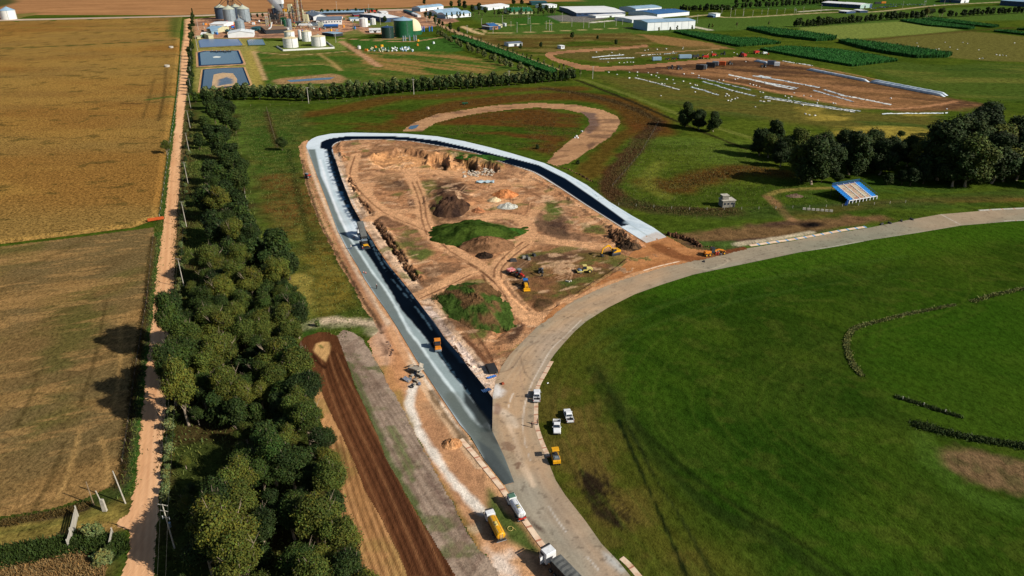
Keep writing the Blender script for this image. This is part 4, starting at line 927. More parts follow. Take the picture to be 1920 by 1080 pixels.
# row of trees further up the road
for i in range(26):
    t=i/25;py=28+t*150
    px=360-1.5*t+rg.uniform(-3,3);
    plant('far' if i%3 else 'poplar',px,py,rg.uniform(0.6,0.85),0.0,label=['narrow dark tree in the roadside row by the grain silos','dark tree in the roadside row by the upper pond','dark tree in the roadside row by the middle pond','dark tree in the roadside row by the lower pond with the sand bank'][min(3,int(t*4))],cat='tree',group='roadside row of trees by the ponds')
# hedge of trees between the industrial land and the circuit
hl=smooth_pts(GW([(368,192),(420,190),(470,187),(520,188),(570,190),(640,186),(700,180),(760,174),(830,169),(900,165),(980,159),(1060,152),(1085,150)]))
L_=np.r_[0,np.cumsum(np.linalg.norm(np.diff(hl,axis=0),axis=1))]
def along(pts,L,s): return np.array([np.interp(s,L,pts[:,0]),np.interp(s,L,pts[:,1])])
s=0;i=0
hb=lambda px: 'near its left end' if px<480 else ('below the ponds' if px<560 else ('below the mud basin' if px<680 else ('left of its middle' if px<790 else ('right of its middle' if px<930 else 'near its right end'))))
while s<L_[-1]:
    q=along(hl,L_,s);px,_=to_px(*q)
    plant('far',0,0,rg.uniform(0.72,0.9),world=(q[0],q[1]+rg.uniform(-1,2)),label=f'dark round tree in the front row of the long hedge, {hb(px)}',group='front row of the long hedge')
    if px<1010 or rg.random()<0.5:
        plant('olive',0,0,rg.uniform(1.0,1.35),world=(q[0]+3,q[1]+rg.uniform(11,16)),label=f'pale olive tree in the back row of the long hedge, {hb(px)}',group='back row of the long hedge')
    if i%2==0 and px<1000: plant('olive',0,0,rg.uniform(0.6,1.0),world=(q[0]-2,q[1]+rg.uniform(22,36)),label=f'scrubby olive tree behind the long hedge, {hb(px)}',group='scrub behind the long hedge')
    s+=rg.uniform(5.4,6.8);i+=1
# diagonal rows by the strip of crop
def row(pts,n,kind,s0,s1,label,group,jit=2.0,cat='tree'):
    W=GW(pts);L=np.r_[0,np.cumsum(np.linalg.norm(np.diff(W,axis=0),axis=1))]
    for k in range(n):
        q=along(W,L,L[-1]*(k+rg.uniform(-.2,.2))/max(1,n-1))
        lab=label if isinstance(label,str) else label[min(len(label)-1,int(k/n*len(label)))]
        plant(kind,0,0,rg.uniform(s0,s1),world=(q[0]+rg.uniform(-jit,jit),q[1]+rg.uniform(-jit,jit)),label=lab,cat=cat,group=group)
row([(822,66),(850,82),(900,104),(950,124),(1000,141)],24,'olive',.7,1.0,['olive tree left of the green crop strip, near the fuel tanks end','olive tree left of the green crop strip, at its middle','olive tree left of the green crop strip, near the hedge corner'],'trees left of the green crop strip')
row([(815,50),(850,66),(900,83),(960,104),(1030,128),(1090,146)],34,'thin',.7,1.1,['young tree between the crop strip and the lane, upper end','young tree between the crop strip and the lane, upper half','young tree between the crop strip and the lane, lower half','young tree between the crop strip and the lane, lower end'],'young trees along the lane')
row([(800,34),(830,50),(860,62)],9,'far',.6,.9,'round tree at the top of the lane by the sheds','trees at the top of the lane',4)
row([(838,36),(905,33)],9,'thin',1.0,1.5,'slender tree in front of the light blue sheds','trees in front of the blue sheds')
row([(925,32),(1000,30),(1040,30)],18,'thin',1.2,1.8,['slender tree left in front of the green-roofed shed','slender tree right in front of the green-roofed shed'],'trees in front of the green-roofed shed')
for px,py,s,t in [(745+50,9,1.0,'dark tree behind the first light blue shed'),(846,14,1.0,'round tree right of the first light blue shed'),(862,15,1.1,'round tree above the light blue sheds'),(871,18,1.2,'bushy tree right of the light blue sheds'),(886,24,1.1,'bushy tree left of the long white shed'),(899,22,1.3,'dark tree left of the long white shed'),(910,26,1.0,'tree in front of the long white shed'),(963,10,1.3,'tall pale tree behind the green-roofed shed'),(978,10,1.2,'tree behind the green-roofed shed, right one'),(1012,24,1.2,'dark tree right of the green-roofed shed'),(1024,22,1.0,'dark tree left of the big white hall'),(1034,27,1.0,'small dark tree beside the big white hall'),
   (807,33,.9,'tree by the fuel tanks at the lane'),(722,43,.9,'round dark tree left of the big green tank'),(693,32,.7,'small tree behind the white tanks'),(704,33,.7,'small tree right behind the white tanks')]:
    plant('far',px,py,s,0,label=t)
row([(600,27),(670,25),(705,23)],16,'far',.5,.8,'dark tree in the belt behind the factory','tree belt behind the factory')
row([(470,34),(520,31)],5,'far',.4,.6,'small tree behind the grain silos','trees behind the grain silos')
# far right tree belts
row([(1275,20),(1300,22),(1340,22),(1372,21)],18,'far',.8,1.1,'dark tree in the belt right of the blue-roofed hall','tree belt right of the blue-roofed hall')
row([(1380,17),(1430,15),(1480,12),(1530,9),(1570,6)],26,'far',.8,1.2,['dark tree in the far belt, its left half','dark tree in the far belt, its right half'],'far tree belt')
row([(1380,8),(1460,4),(1540,1)],14,'far',.9,1.3,'dark tree at the far edge behind the far belt','trees behind the far belt')
row([(1488,51),(1530,49),(1570,45),(1635,41)],30,'far',.7,1.15,['dark tree in the middle belt, left end','dark tree in the middle belt below the small white sheds','dark tree in the middle belt, right of the small white sheds'],'middle tree belt')
row([(1640,39),(1690,37),(1728,36)],14,'far',.8,1.2,'dark tree in the middle belt below the parked cars','middle tree belt')
row([(1736,34),(1744,31),(1762,31),(1768,32)],6,'gum',.8,1.1,'tall airy tree standing above the middle belt','tall trees above the middle belt')
row([(1776,33),(1800,32),(1850,29),(1920,25),(1980,22)],28,'far',.7,1.1,['dark tree in the right belt, left half','dark tree in the right belt, right half'],'right tree belt')
for px,py in [(1235,62),(1256,62),(1269,60),(1297,58),(1381,52),(1441,50),(1329,56),(1335,55)]:
    plant('thin',px,py,1.1,0,label='slender young tree in front of the light blue warehouse' if px<1300 else 'slender young tree in the field right of the warehouse',group='young trees by the warehouse')
for px,py,s,t in [(1073,73,.8,'round bush in the weedy field below the power poles'),(1014,90,.6,'dark bush beside the small white hut'),(1120,75,.5,'low bush in the weedy field'),(1155,85,.6,'bush beside the field track bend'),(976,93,.6,'bush below the white shed')]:
    plant('far',px,py,s,0,label=t,cat='bush')
# trees of the right side
for px,py,s,kd,t in [(1285,238,.58,'tall','left tree of the small clump in the pasture'),(1311,243,.48,'tall','middle tree of the small clump in the pasture'),(1337,247,.46,'tall','right tree of the small clump in the pasture'),
  (1424,292,.62,'tall','leftmost broad tree of the right-hand wood'),(1440,296,.55,'tall','broad tree second from the left of the wood'),(1474,302,.6,'tall','round tree third from the left of the wood'),
  (1501,338,.85,'tall','tall eucalyptus above the footpath at the left of the wood'),(1521,346,.88,'tall','tall eucalyptus with pale trunk left of the blue grandstand'),(1552,332,.7,'tall','eucalyptus just left behind the blue grandstand'),
  (1592,328,.95,'tall','tall eucalyptus with bare white trunk behind the blue grandstand'),(1612,320,.7,'tall','eucalyptus behind the blue grandstand, right of the white trunk'),(1648,328,.72,'tall','rounded eucalyptus right behind the blue grandstand'),(1687,262,.35,'gum','thin airy tree standing behind the wood'),
  (1706,348,.75,'round','broad dark tree right of the blue grandstand'),(1690,346,.7,'round','low dark tree right of the blue grandstand'),(1730,345,.8,'round','dark tree in the middle of the wood'),
  (1757,338,1.15,'tall','very tall eucalyptus in the middle of the wood'),(1785,350,1.0,'tall','eucalyptus with pale trunk by the circuit bend'),(1809,350,1.1,'tall','tall eucalyptus with forked pale trunk by the circuit bend'),(1800,316,1.1,'tall','highest eucalyptus of the wood'),(1836,296,.95,'tall','tree rising behind the highest eucalyptus'),(1840,262,.8,'tall','dark tree at the back of the wood'),
  (1858,344,1.0,'tall','eucalyptus in the right half of the wood'),(1880,340,.8,'tall','dark tree in the right half of the wood'),(1905,338,.9,'tall','tree at the right edge of the wood'),(1935,332,.9,'tall','tree cut by the right edge of the picture'),(1912,270,.6,'tall','rear tree at the right edge of the wood'),(1940,262,.7,'tall','rear tree cut by the right edge of the picture'),(1740,330,.8,'round','dark underwood tree behind the middle of the wood'),(1960,350,.9,'tall','outermost tree on the right'),
  (1446,280,.62,'tall','rear tree at the left end of the wood'),(1462,312,.5,'tall','low tree below the left end of the wood'),(1490,300,.7,'tall','rear tree above the leftmost footpath trees'),(1536,306,.65,'tall','rear tree between the left eucalyptuses'),(1575,300,.6,'tall','rear tree above the blue grandstand'),(1628,305,.62,'tall','dark rear tree right above the grandstand'),(1668,318,.66,'tall','dark tree filling the gap right of the grandstand'),(1700,312,.62,'tall','dark rear tree in the gap of the wood'),(1722,322,.75,'tall','dark tree left of the highest eucalyptus'),(1772,322,1.0,'tall','big tree close behind the forked eucalyptus'),(1825,330,1.0,'tall','big dark tree right of the forked eucalyptus'),(1870,310,.9,'tall','rear tree of the right half of the wood'),(1895,300,.8,'tall','rear tree near the right end of the wood'),(1922,312,.9,'tall','dense tree at the very right edge'),
  (1540,342,.6,'round','low tree at the foot of the left eucalyptuses'),(1569,344,.5,'round','small tree touching the left side of the blue grandstand'),(1663,347,.5,'round','small tree at the right end of the blue grandstand')]:
    plant(kd,px,py,s*(1.36 if kd=='tall' else 1.3),0,label=t,sz=.9)
for px,py,s,kd,t in [(314,292,.62,'gum','lone airy tree at the edge of the corn field'),(500,288,.0,'bush',''),(530,282,.75,'round','dark lone tree left of the hairpin bend'),(1180,362,.0,'bush',''),(1083,308,.7,'bush','low bush beside the end of the clay loop'),(1008,279,.7,'bush','small bush inside the clay loop'),(205,1052,.8,'bush','dark bush beside the low hedge at the road junction'),(192,1058,1.0,'bush','leafy bush in the corner by the road junction'),(186,1006,.9,'bush','brownish clipped bush beside the field gate lane'),(172,1007,.9,'bush','brownish bush left of its clipped neighbour'),(206,1040,.8,'bush','bush against the low wooden fence'),(596,612,.6,'bush','green bush beside the pale sand strip'),(860,0,0,'bush','')]:
    if s>0: plant(kd,px,py,s,0,label=t,cat='bush' if kd=='bush' else 'tree')

# ================= tall grass, weeds and hedgerows: nobody could count them =================
M_weed=leaf_mat('m_weeds',C(92,100,44),C(92,100,44))
M_weedr=leaf_mat('m_weeds_rust',C(88,72,36),C(88,72,36))
M_reed=leaf_mat('m_reeds',C(140,112,70),C(140,112,70))
M_weedd=leaf_mat('m_weeds_dark',C(62,78,34),C(62,78,34))
M_straw=leaf_mat('m_straw',C(118,122,66),C(118,122,66))
def tufts(name,pts,h,wd,m,seed=0,lean=0.5):
    rng=np.random.default_rng(seed);n=len(pts)
    az=rng.random(n)*6.283;hh=h*rng.uniform(0.5,1.3,n);w_=wd*rng.uniform(0.6,1.4,n)
    lx=rng.normal(0,lean,n)*hh;ly=rng.normal(0,lean,n)*hh
    b=np.stack([pts[:,0],pts[:,1],np.zeros(n)],1);side_=np.stack([np.cos(az)*w_,np.sin(az)*w_,np.zeros(n)],1)
    t=b+np.stack([lx,ly,hh],1)
    v=np.stack([b-side_,b+side_,t+side_*0.5,t-side_*0.5],1).reshape(-1,3);f=np.arange(4*n).reshape(n,4)
    c=rng.uniform(0.6,1.35,n);hu=rng.normal(0,.08,n)
    return tag(mesh_np(name,v,f,m,np.repeat(np.stack([c*(1+hu),c,c*(1-hu)],1),4,0)),kind='stuff')
def scatter_poly(px,n,seed,thr=None,scale=8):
    W=GW(px);rng=np.random.default_rng(seed);lo=W.min(0);hi=W.max(0)
    x=rng.uniform(lo[0],hi[0],n*4);y=rng.uniform(lo[1],hi[1],n*4);m=inside(x,y,W)
    if thr is not None: m&=fbm(x,y,scale,seed)>thr
    return np.stack([x,y],1)[m][:n]
def scatter_line(px,n,wd,seed):
    W=smooth_pts(GW(px));L=np.r_[0,np.cumsum(np.linalg.norm(np.diff(W,axis=0),axis=1))];rng=np.random.default_rng(seed)
    s=rng.random(n)*L[-1];return np.stack([np.interp(s,L,W[:,0]),np.interp(s,L,W[:,1])],1)+rng.normal(0,wd/2,(n,2))
cat_=np.concatenate
tufts('road_verge_weeds',cat_([scatter_line([(349,250),(341,350),(336,450),(331,560),(324,680),(316,790),(309,880)],6000,2.4,1)]),0.6,0.12,M_weedr,1)
tufts('field_edge_weeds',cat_([scatter_line([(288,445),(281,500),(273,570),(266,625),(255,690),(245,760),(238,820),(228,880),(218,915)],5200,1.2,2),scatter_line([(-60,1002),(0,984),(60,972),(120,961),(165,947)],2600,1.0,3)]),0.55,0.10,M_weedr,2)
tufts('roadside_grass',cat_([scatter_line([(322,250),(311,330),(301,410),(293,470),(284,560),(270,650),(257,760),(247,840),(238,930)],5000,2.0,4)]),0.45,0.12,M_weed,3)
tufts('reeds',scatter_poly([(0,1070),(100,1045),(160,1035),(200,1050),(195,1100),(0,1120)],7000,5),0.9,0.09,M_reed,4)
tufts('brush',cat_([scatter_poly([(0,1032),(80,1018),(160,1004),(230,1008),(240,1032),(210,1055),(150,1040),(0,1070)],7000,6)]),1.2,0.16,M_leafd,5)
tufts('rust_coloured_weeds',cat_([scatter_line([(1232,228),(1215,250),(1190,280),(1165,310),(1148,335),(1142,355),(1165,375),(1230,392),(1300,396),(1370,398)],7000,7,7),scatter_line([(1230,345),(1270,348),(1330,332),(1400,318),(1460,325)],2500,10,8),scatter_line([(1015,165),(1100,178),(1180,200),(1235,228)],2500,6,9)]),0.35,0.16,M_weedr,6)
tufts('loop_weeds',cat_([scatter_poly([(800,238),(900,214),(1020,203),(1090,218),(1085,245),(1030,288),(960,275),(840,255)],5000,10,-0.1,18),scatter_line([(770,226),(820,204),(900,190),(1000,180),(1090,180),(1170,200),(1205,235)],4500,12,11)]),0.32,0.16,M_weedr,7)
tufts('meadow_weeds',cat_([scatter_poly([(445,205),(560,205),(570,290),(640,480),(690,590),(640,640),(560,600),(560,510),(470,330)],15000,12),scatter_poly([(1180,260),(1400,270),(1560,380),(1400,400),(1200,395),(1150,350)],9000,13)]),0.4,0.12,M_weed,8)
tufts('shaded_grass',scatter_poly([(345,230),(440,230),(480,400),(540,600),(640,900),(690,1080),(300,1080),(320,700),(335,400)],16000,14),0.7,0.16,M_weed,9)
tufts('bank_grass',cat_([scatter_line([(1680,745),(1720,757),(1760,770),(1800,782)],1500,.7,15),scatter_line([(1720,798),(1760,808),(1820,822),(1870,830),(1950,842)],4200,1.4,16),scatter_line([(1712,795),(1760,806)],600,1.6,17)]),0.5,0.12,M_weedd,10)
tufts('pale_bank_grass',cat_([scatter_line([(1616,705),(1600,685),(1590,660),(1588,640),(1598,620),(1620,610)],3600,.8,18),scatter_line([(1620,610),(1660,600),(1700,590),(1750,580),(1790,572)],1800,.8,19),scatter_line([(1822,566),(1870,552),(1930,540)],1300,1.0,20)]),0.5,0.12,M_straw,11)
tufts('mound_grass',cat_([scatter_line([(812,560),(840,556),(860,548)],400,3,22)]),0.5,0.15,M_leafd,12)

# ================= standing crop =================
def crop_block(px,h,label,step=3.0,seed=0):
    W=GW(px);rng=np.random.default_rng(seed)
    lo=W.min(0);hi=W.max(0);area=(hi-lo).prod()
    n=int(min(9000,area/ (step*0.8)))
    x=rng.uniform(lo[0],hi[0],n*2);y=rng.uniform(lo[1],hi[1],n*2);m=inside(x,y,W);p=np.stack([x,y],1)[m][:n]
    per=[]
    for i in range(len(W)):
        a,b=W[i],W[(i+1)%len(W)];k=int(np.linalg.norm(b-a)/0.8)+1;t=rng.random(k)[:,None];per.append(a+(b-a)*t+rng.normal(0,.4,(k,2)))
    per=np.concatenate(per)
    # canopy sheet, then loose leafy tops and stalky sides
    o=layer('crop_plot',px,C(46,92,40),[(NM(25,0,0.3,2,0.4,seed),C(38,80,36),0.7)],sx=step,smin=step,lift=h*0.86,rough=0.0,
        hf=lambda x,y,d:0.35*(vnoise(x/2.5,y/2.5,seed)-0.5),material=M_cropsheet,kind='stuff')
    side=[];fs=[]
    D=[]
    for i in range(len(W)):
        a,b=W[i],W[(i+1)%len(W)];k=max(2,int(np.linalg.norm(b-a)/2.5))
        for j in range(k): D.append(a+(b-a)*j/k)
    D=np.array(D);nD=len(D);off=rng.normal(0,0.25,(nD,2))
    v=np.concatenate([np.c_[D+off,np.zeros(nD)],np.c_[D+off*0.2,np.full(nD,h*0.9)]])
    i_=np.arange(nD);j_=(i_+1)%nD
    f=np.stack([i_,j_,nD+j_,nD+i_],1)
    c=np.repeat(np.array([C(40,74,34)]),2*nD,0)*rng.uniform(0.6,1.2,(2*nD,1))
    me=o.data
    # join side wall into the same mesh
    bm=bmesh.new();bm.from_mesh(me);lay=bm.verts.layers.float_color.get('Col')
    vs=[bm.verts.new(q) for q in v]
    for k,q in enumerate(vs): q[lay]=(*c[k],1)
    for a in f: bm.faces.new([vs[t] for t in a])
    bm.to_mesh(me);bm.free();me.update()
    tops=tufts('crop_tops',np.concatenate([p,per,per]),h*1.05,0.45,M_leafc,seed,0.12)
    tops.parent=o;del tops['kind']
    tag(o,label)
M_cropsheet=ground_mat('m_crop_canopy',amp=0.35,s1=0.15,s2=0.8,bump=0.6)
crop_block([(847,70.5),(862,69),(905,83),(960,103),(1045,135),(1030,138.5),(960,113),(900,91)],2.6,'long diagonal strip of tall dark green crop beside the lane',1.6,1)
crop_block([(1264,61),(1283,59.5),(1368,71),(1366,73),(1425,74),(1463,82),(1384,88),(1324,76)],2.6,'dark green crop plot in front of the light blue warehouse',3,2)
crop_block([(1400,55.5),(1430,54.5),(1500,62),(1568,72),(1560,76),(1530,77.5),(1460,69)],3.6,'tall green crop plot at the left end of the pale field',3,3)
crop_block([(1572,79.5),(1592,77.5),(1690,90),(1784,104),(1775,108),(1719,109),(1675,103),(1631,95)],3.6,'narrow tall crop plot in the middle of the right fields',3,4)
crop_block([(1425,94),(1477,89),(1566,95),(1640,106),(1682,115),(1598,125),(1500,108)],2.4,'wide green crop plot above the white grain bags',3,5)
crop_block([(1688,40),(1719,37.5),(1828,53),(1815,55.5),(1740,49)],2.6,'thin crop strip right of the pale field, front one',3.5,6)
crop_block([(1727,37),(1752,35),(1800,41),(1872,50),(1859,52.5),(1780,44)],2.6,'thin crop strip right of the pale field, rear one',3.5,7)
crop_block([(1863,60),(1874,58.5),(1980,68),(1980,73)],2.6,'crop strip cut by the right edge of the picture',3.5,8)
crop_block([(1906,56),(1960,57),(1990,60),(1960,61)],2.6,'small crop strip at the right edge, upper one',3.5,9)
# ================= paints =================
P_white=mat('m_paint_white',(0.72,0.74,0.76),0.35,var=0.10,scale=1.5)
P_yel=mat('m_paint_yellow',C(236,172,28),0.4,var=0.15,scale=2)
P_yel2=mat('m_paint_pale_yellow',C(226,206,120),0.45,var=0.12,scale=2)
P_org=mat('m_paint_orange',C(230,140,40),0.45,var=0.15,scale=2)
P_red=mat('m_paint_red',C(196,44,28),0.45,var=0.2,scale=2)
P_green=mat('m_paint_green',C(20,92,56),0.5,var=0.15,scale=0.4)
P_blue=mat('m_paint_blue',C(30,110,196),0.5,var=0.15,scale=1)
P_steel=mat('m_galvanised',C(150,166,176),0.4,0.35,var=0.15,scale=0.6)
P_steeld=mat('m_dark_steel',C(58,62,66),0.6,0.3,var=0.2,scale=1)
P_black=mat('m_black_rubber',(0.018,0.018,0.02),0.85,var=0.2,scale=4)
P_dark=mat('m_dark_frame',(0.03,0.03,0.033),0.7,var=0.2,scale=3)
P_glass=mat('m_glass_dark',(0.02,0.03,0.045),0.12,var=0.05,spec=0.8)
P_rim=mat('m_rim',C(150,150,150),0.5,0.3,var=0.2)
P_grey=mat('m_grey_tarp',C(96,98,96),0.8,var=0.2,scale=0.8)
P_conc=mat('m_concrete',C(196,190,176),0.85,var=0.2,scale=1.2)
P_conc2=mat('m_concrete_dark',C(140,136,126),0.85,var=0.25,scale=1.2)
P_lamp=mat('m_lamp_glass',(0.75,0.75,0.7),0.2,var=0.05)
P_rlamp=mat('m_tail_lamp',(0.45,0.02,0.02),0.3,var=0.05)
P_skin=mat('m_skin',C(176,120,92),0.6,var=0.05)
P_wood=mat('m_wood',C(150,130,104),0.85,var=0.25,scale=2)
def heading(a,b):
    p=G(*a);q=G(*b);return math.atan2(q[1]-p[1],q[0]-p[0])
def midp(a,b,z=0):
    p=G(*a,z);q=G(*b,z);return ((p[0]+q[0])/2,(p[1]+q[1])/2)
def wheel(par,x,y,r,w,side=None,rim=P_rim,name='wheel'):
    e=MB();e.lathe([(r*0.55,-w/2),(r*0.93,-w/2),(r,-w*0.3),(r,w*0.3),(r*0.93,w/2),(r*0.55,w/2)],(0,0,0),16,'y')
    o=e.build(name,P_black,par,True,loc=(x,y,r))
    q=MB();q.lathe([(0.01,w*0.36),(r*0.3,w*0.40),(r*0.56,w*0.46),(r*0.56,-w*0.46),(r*0.3,-w*0.4),(0.01,-w*0.36)],(0,0,0),12,'y')
    q.build('rim',rim,o,False)
    return o
def place(root,loc,rz,label,cat,group=None):
    root.location=(loc[0],loc[1],root.get('zz',0.06));root.rotation_euler=(0,0,rz)
    if 'zz' in root.keys(): del root['zz']
    tag(root,label,cat,group);return root

# ---------- pickup ----------
def pickup():
    r=empty('pickup_truck');W=0.93
    # body sides + bonnet: lofted along x
    def sec(x,w,z0,z1,ch=0.08):
        return [(x,-w,z0),(x,-w,z1-ch),(x,-w+ch*1.2,z1),(x,w-ch*1.2,z1),(x,w,z1-ch),(x,w,z0)]
    b=MB();b.loft([sec(2.62,W*0.86,0.45,0.86),sec(2.5,W*0.97,0.36,1.0),sec(1.9,W,0.36,1.08),sec(1.15,W,0.36,1.12),sec(1.1,W,0.36,1.14),sec(-0.75,W,0.36,1.14)])
    b.build('body',P_white,r,False,bevel=0.02)
    c=MB()
    def cs(x,w,z0,z1): return [(x,-w,z0),(x,-w*0.86,z1),(x,w*0.86,z1),(x,w,z0)]
    c.loft([cs(1.15,W*0.97,1.1,1.14),cs(0.55,W*0.93,1.1,1.74),cs(0.3,W*0.93,1.1,1.8),cs(-0.55,W*0.93,1.1,1.79),cs(-0.78,W*0.95,1.1,1.62),cs(-0.95,W*0.97,1.1,1.14)])
    c.build('cab',P_white,r,False,bevel=0.03)
    g=MB();g.add([(1.10,-0.78,1.18),(1.10,0.78,1.18),(0.60,0.68,1.70),(0.60,-0.68,1.70)],[(0,1,2,3)])
    for v in g.v: pass
    g.v=[(x+0.02,y,z+0.02) for x,y,z in g.v];g.build('windshield',P_glass,r)
    g=MB();g.add([(-0.97,-0.74,1.18),(-0.97,0.74,1.18),(-0.82,0.68,1.58),(-0.82,-0.68,1.58)],[(0,1,2,3)]);g.build('rear_window',P_glass,r)
    for s in (-1,1):
        g=MB();g.add([(0.95,s*0.915,1.19),(-0.8,s*0.915,1.19),(-0.62,s*0.835,1.66),(0.5,s*0.835,1.66)],[(0,1,2,3)]);g.build('side_window',P_glass,r)
        wheel(r,1.65,s*0.82,0.38,0.26);wheel(r,-1.6,s*0.82,0.38,0.26)
        m=MB();m.box((0.85,s*1.03,1.2),(0.14,0.18,0.16));m.build('mirror',P_white,r)
        h=MB();h.box((2.57,s*0.68,0.82),(0.1,0.32,0.16));h.build('headlight',P_lamp,r)
        h=MB();h.box((-2.66,s*0.84,0.92),(0.06,0.14,0.3));h.build('tail_light',P_rlamp,r)
        f=MB();f.prism([(-0.95,0.5),(-2.62,0.55),(-2.62,1.12),(-0.95,1.12)],s*W,s*(W-0.07));f.build('bed_side',P_white,r)
    t=MB();t.box((-2.62,0,0.84),(0.07,1.84,0.56));t.build('tailgate',P_white,r)
    t=MB();t.box((-1.8,0,0.56),(1.7,1.7,0.06));t.build('bed_floor',P_dark,r)
    t=MB();t.box((-2.72,0,0.52),(0.16,1.7,0.16));t.build('rear_bumper',P_rim,r)
    t=MB();t.box((2.68,0,0.52),(0.14,1.75,0.2),top=(1,.95));t.build('front_bumper',P_dark,r)
    t=MB()
    t.box((-0.9,0,1.22),(0.05,1.7,0.12));t.build('bed_rail',P_dark,r)
    return r
pk=pickup()
def cp_(o,*a,**k):
    c=copy_tree(o)
    for kk in ('label','category','group'):
        if kk in c.keys(): del c[kk]
    return place(c,*a,**k)
c2=cp_(pk,midp((1064,770),(1068,790),0.6),R(97),'white double-cab pickup on the grass, right of the two parked nose to tail','pickup','pickups parked by the circuit')
c3=cp_(pk,midp((1046,790),(1042,812),0.6),R(-92),'white pickup on the grass with its bonnet towards the yellow rubber-tyred roller','pickup','pickups parked by the circuit')
place(pk,midp((1007,733),(1006,752),0.6),R(88),'white pickup parked on the pale kerb at the edge of the old track','pickup','pickups parked by the circuit')

# ---------- trucks ----------
def truck_cab(r,x,cabm,w=2.4,h=2.7,l=2.0,z=0.9,visor=True):
    c=MB();c.loft([[(x+l/2,-w/2*.97,z),(x+l/2,-w/2*.95,z+h*0.42),(x+l/2-0.12,-w/2*.9,z+h*0.70),(x+l/2-0.12,w/2*.9,z+h*0.70),(x+l/2,w/2*.95,z+h*0.42),(x+l/2,w/2*.97,z)],
      [(x+l/2-0.35,-w/2,z),(x+l/2-0.35,-w/2,z+h*0.45),(x+l/2-0.4,-w/2*.93,z+h*0.8),(x+l/2-0.4,w/2*.93,z+h*0.8),(x+l/2-0.35,w/2,z+h*0.45),(x+l/2-0.35,w/2,z)],
      [(x-l/2,-w/2,z),(x-l/2,-w/2,z+h*0.45),(x-l/2,-w/2*.93,z+h*0.8),(x-l/2,w/2*.93,z+h*0.8),(x-l/2,w/2,z+h*0.45),(x-l/2,w/2,z)]])
    cab=c.build('cab',cabm,r,False,bevel=0.05)
    g=MB();g.add([(x+l/2+0.02,-w/2*.86,z+h*0.44),(x+l/2+0.02,w/2*.86,z+h*0.44),(x+l/2-0.10,w/2*.82,z+h*0.68),(x+l/2-0.10,-w/2*.82,z+h*0.68)],[(0,1,2,3)]);g.build('windshield',P_glass,cab)
    for s in (-1,1):
        g=MB();g.box((x+0.25,s*(w/2-0.02),z+h*0.56),(l*0.5,0.04,h*0.2));g.build('side_window',P_glass,cab)
        g=MB();g.box((x+l/2-0.1,s*(w/2+0.22),z+h*0.5),(0.12,0.26,0.5));g.build('mirror',P_dark,cab)
        g=MB();g.box((x+l/2+0.03,s*w*0.36,z+0.22),(0.08,0.36,0.2));g.build('headlight',P_lamp,cab)
    g=MB();g.box((x+l/2+0.05,0,z-0.15),(0.2,w,0.42));g.build('bumper',P_dark,cab)
    if visor: g=MB();g.box((x+l/2-0.22,0,z+h*0.83),(0.5,w*0.86,0.1),ry=0.25);g.build('sun_visor',P_dark if cabm is P_white else P_white,cab)
    return cab
def tanker(tankm,cabm,catwalk,roofm=None,L=5.2):
    r=empty('tank_truck')
    f=MB();f.box((-0.6,0,0.85),(L+3.2,0.9,0.25));f.build('chassis',P_dark,r)
    truck_cab(r,3.0,cabm)
    if roofm: q=MB();q.box((3.0,0,3.15),(1.9,2.0,0.12),top=(.9,.9));q.build('cab_roof',roofm,r)
    t=MB()
    prof=[];n=20
    secs=[]
    for x,k in ((1.75,0.75),(1.6,0.97),(1.5,1.0),(-L+1.5,1.0),(-L+1.4,0.97),(-L+1.25,0.75)):
        secs.append([(x,math.cos(2*math.pi*i/n)*1.2*k,2.1+math.sin(2*math.pi*i/n)*0.98*k) for i in range(n)])
    t.loft(secs);t.build('tank',tankm,r,True)
    h=MB();h.box((-0.9-0.6,0,3.08),(1.5,0.7,0.08));h.build('catwalk',catwalk,r)
    for x in (-1.1,-1.9): m=MB();m.tube((x,0,3.05),(x,0,3.28),0.26,0.24,12);m.build('manhole',P_steel if tankm is P_white else P_yel2,r)
    for s in (-1,1):
        m=MB();m.tube((1.2,s*0.55,3.03),(-L+1.8,s*0.55,3.03),0.035,n=5);m.build('top_rail',P_steel,r)
        m=MB();m.box((-1.8,s*1.15,1.15),(L*0.8,0.12,0.25));m.build('side_guard',P_steeld,r)
        for x in (2.9,-2.0,-3.2): wheel(r,x,s*1.02,0.5,0.34 if x>0 else 0.5)
    m=MB();m.tube((-L+1.0,-1.35,0.75),(-L+1.0,1.35,0.75),0.06,n=6);m.build('spray_bar',P_steel,r)
    m=MB()
    for s in (-.35,.35): m.tube((-L+1.15,s,0.8),(-L+1.15,s,2.9),0.03,n=5)
    for k in range(6): m.tube((-L+1.15,-.35,1.0+k*0.33),(-L+1.15,.35,1.0+k*0.33),0.025,n=5)
    m.build('ladder',P_steel,r)
    m=MB();m.box((-L+1.05,0,1.15),(0.3,2.2,0.35));m.build('rear_bumper',P_red if tankm is P_white else P_steeld,r)
    return r
a=tanker(P_yel,P_white,P_yel2,L=6.4);a.scale=(.82,)*3
place(a,midp((915,958),(938,1005),1.5),heading((938,1003),(917,962)),'yellow tank truck with white cab standing on the bare sand','truck')
a=tanker(P_white,P_white,P_yel2,roofm=mat('m_green_cover',C(84,124,104),0.7),L=5.4);a.scale=(.78,)*3
place(a,midp((957,930),(978,968),1.5),heading((978,966),(957,932)),'white tank truck with green cab roof standing across the kerb of the old track','truck')
h=MB();pts=[(math.cos(t)*0.9*(1-0.03*t),math.sin(t)*0.9,0.12) for t in [k*0.3 for k in range(24)]]+[(1.6,-0.6,0.1)]
for p,q in zip(pts,pts[1:]): h.tube(p,q,0.07,n=6,cap=False)
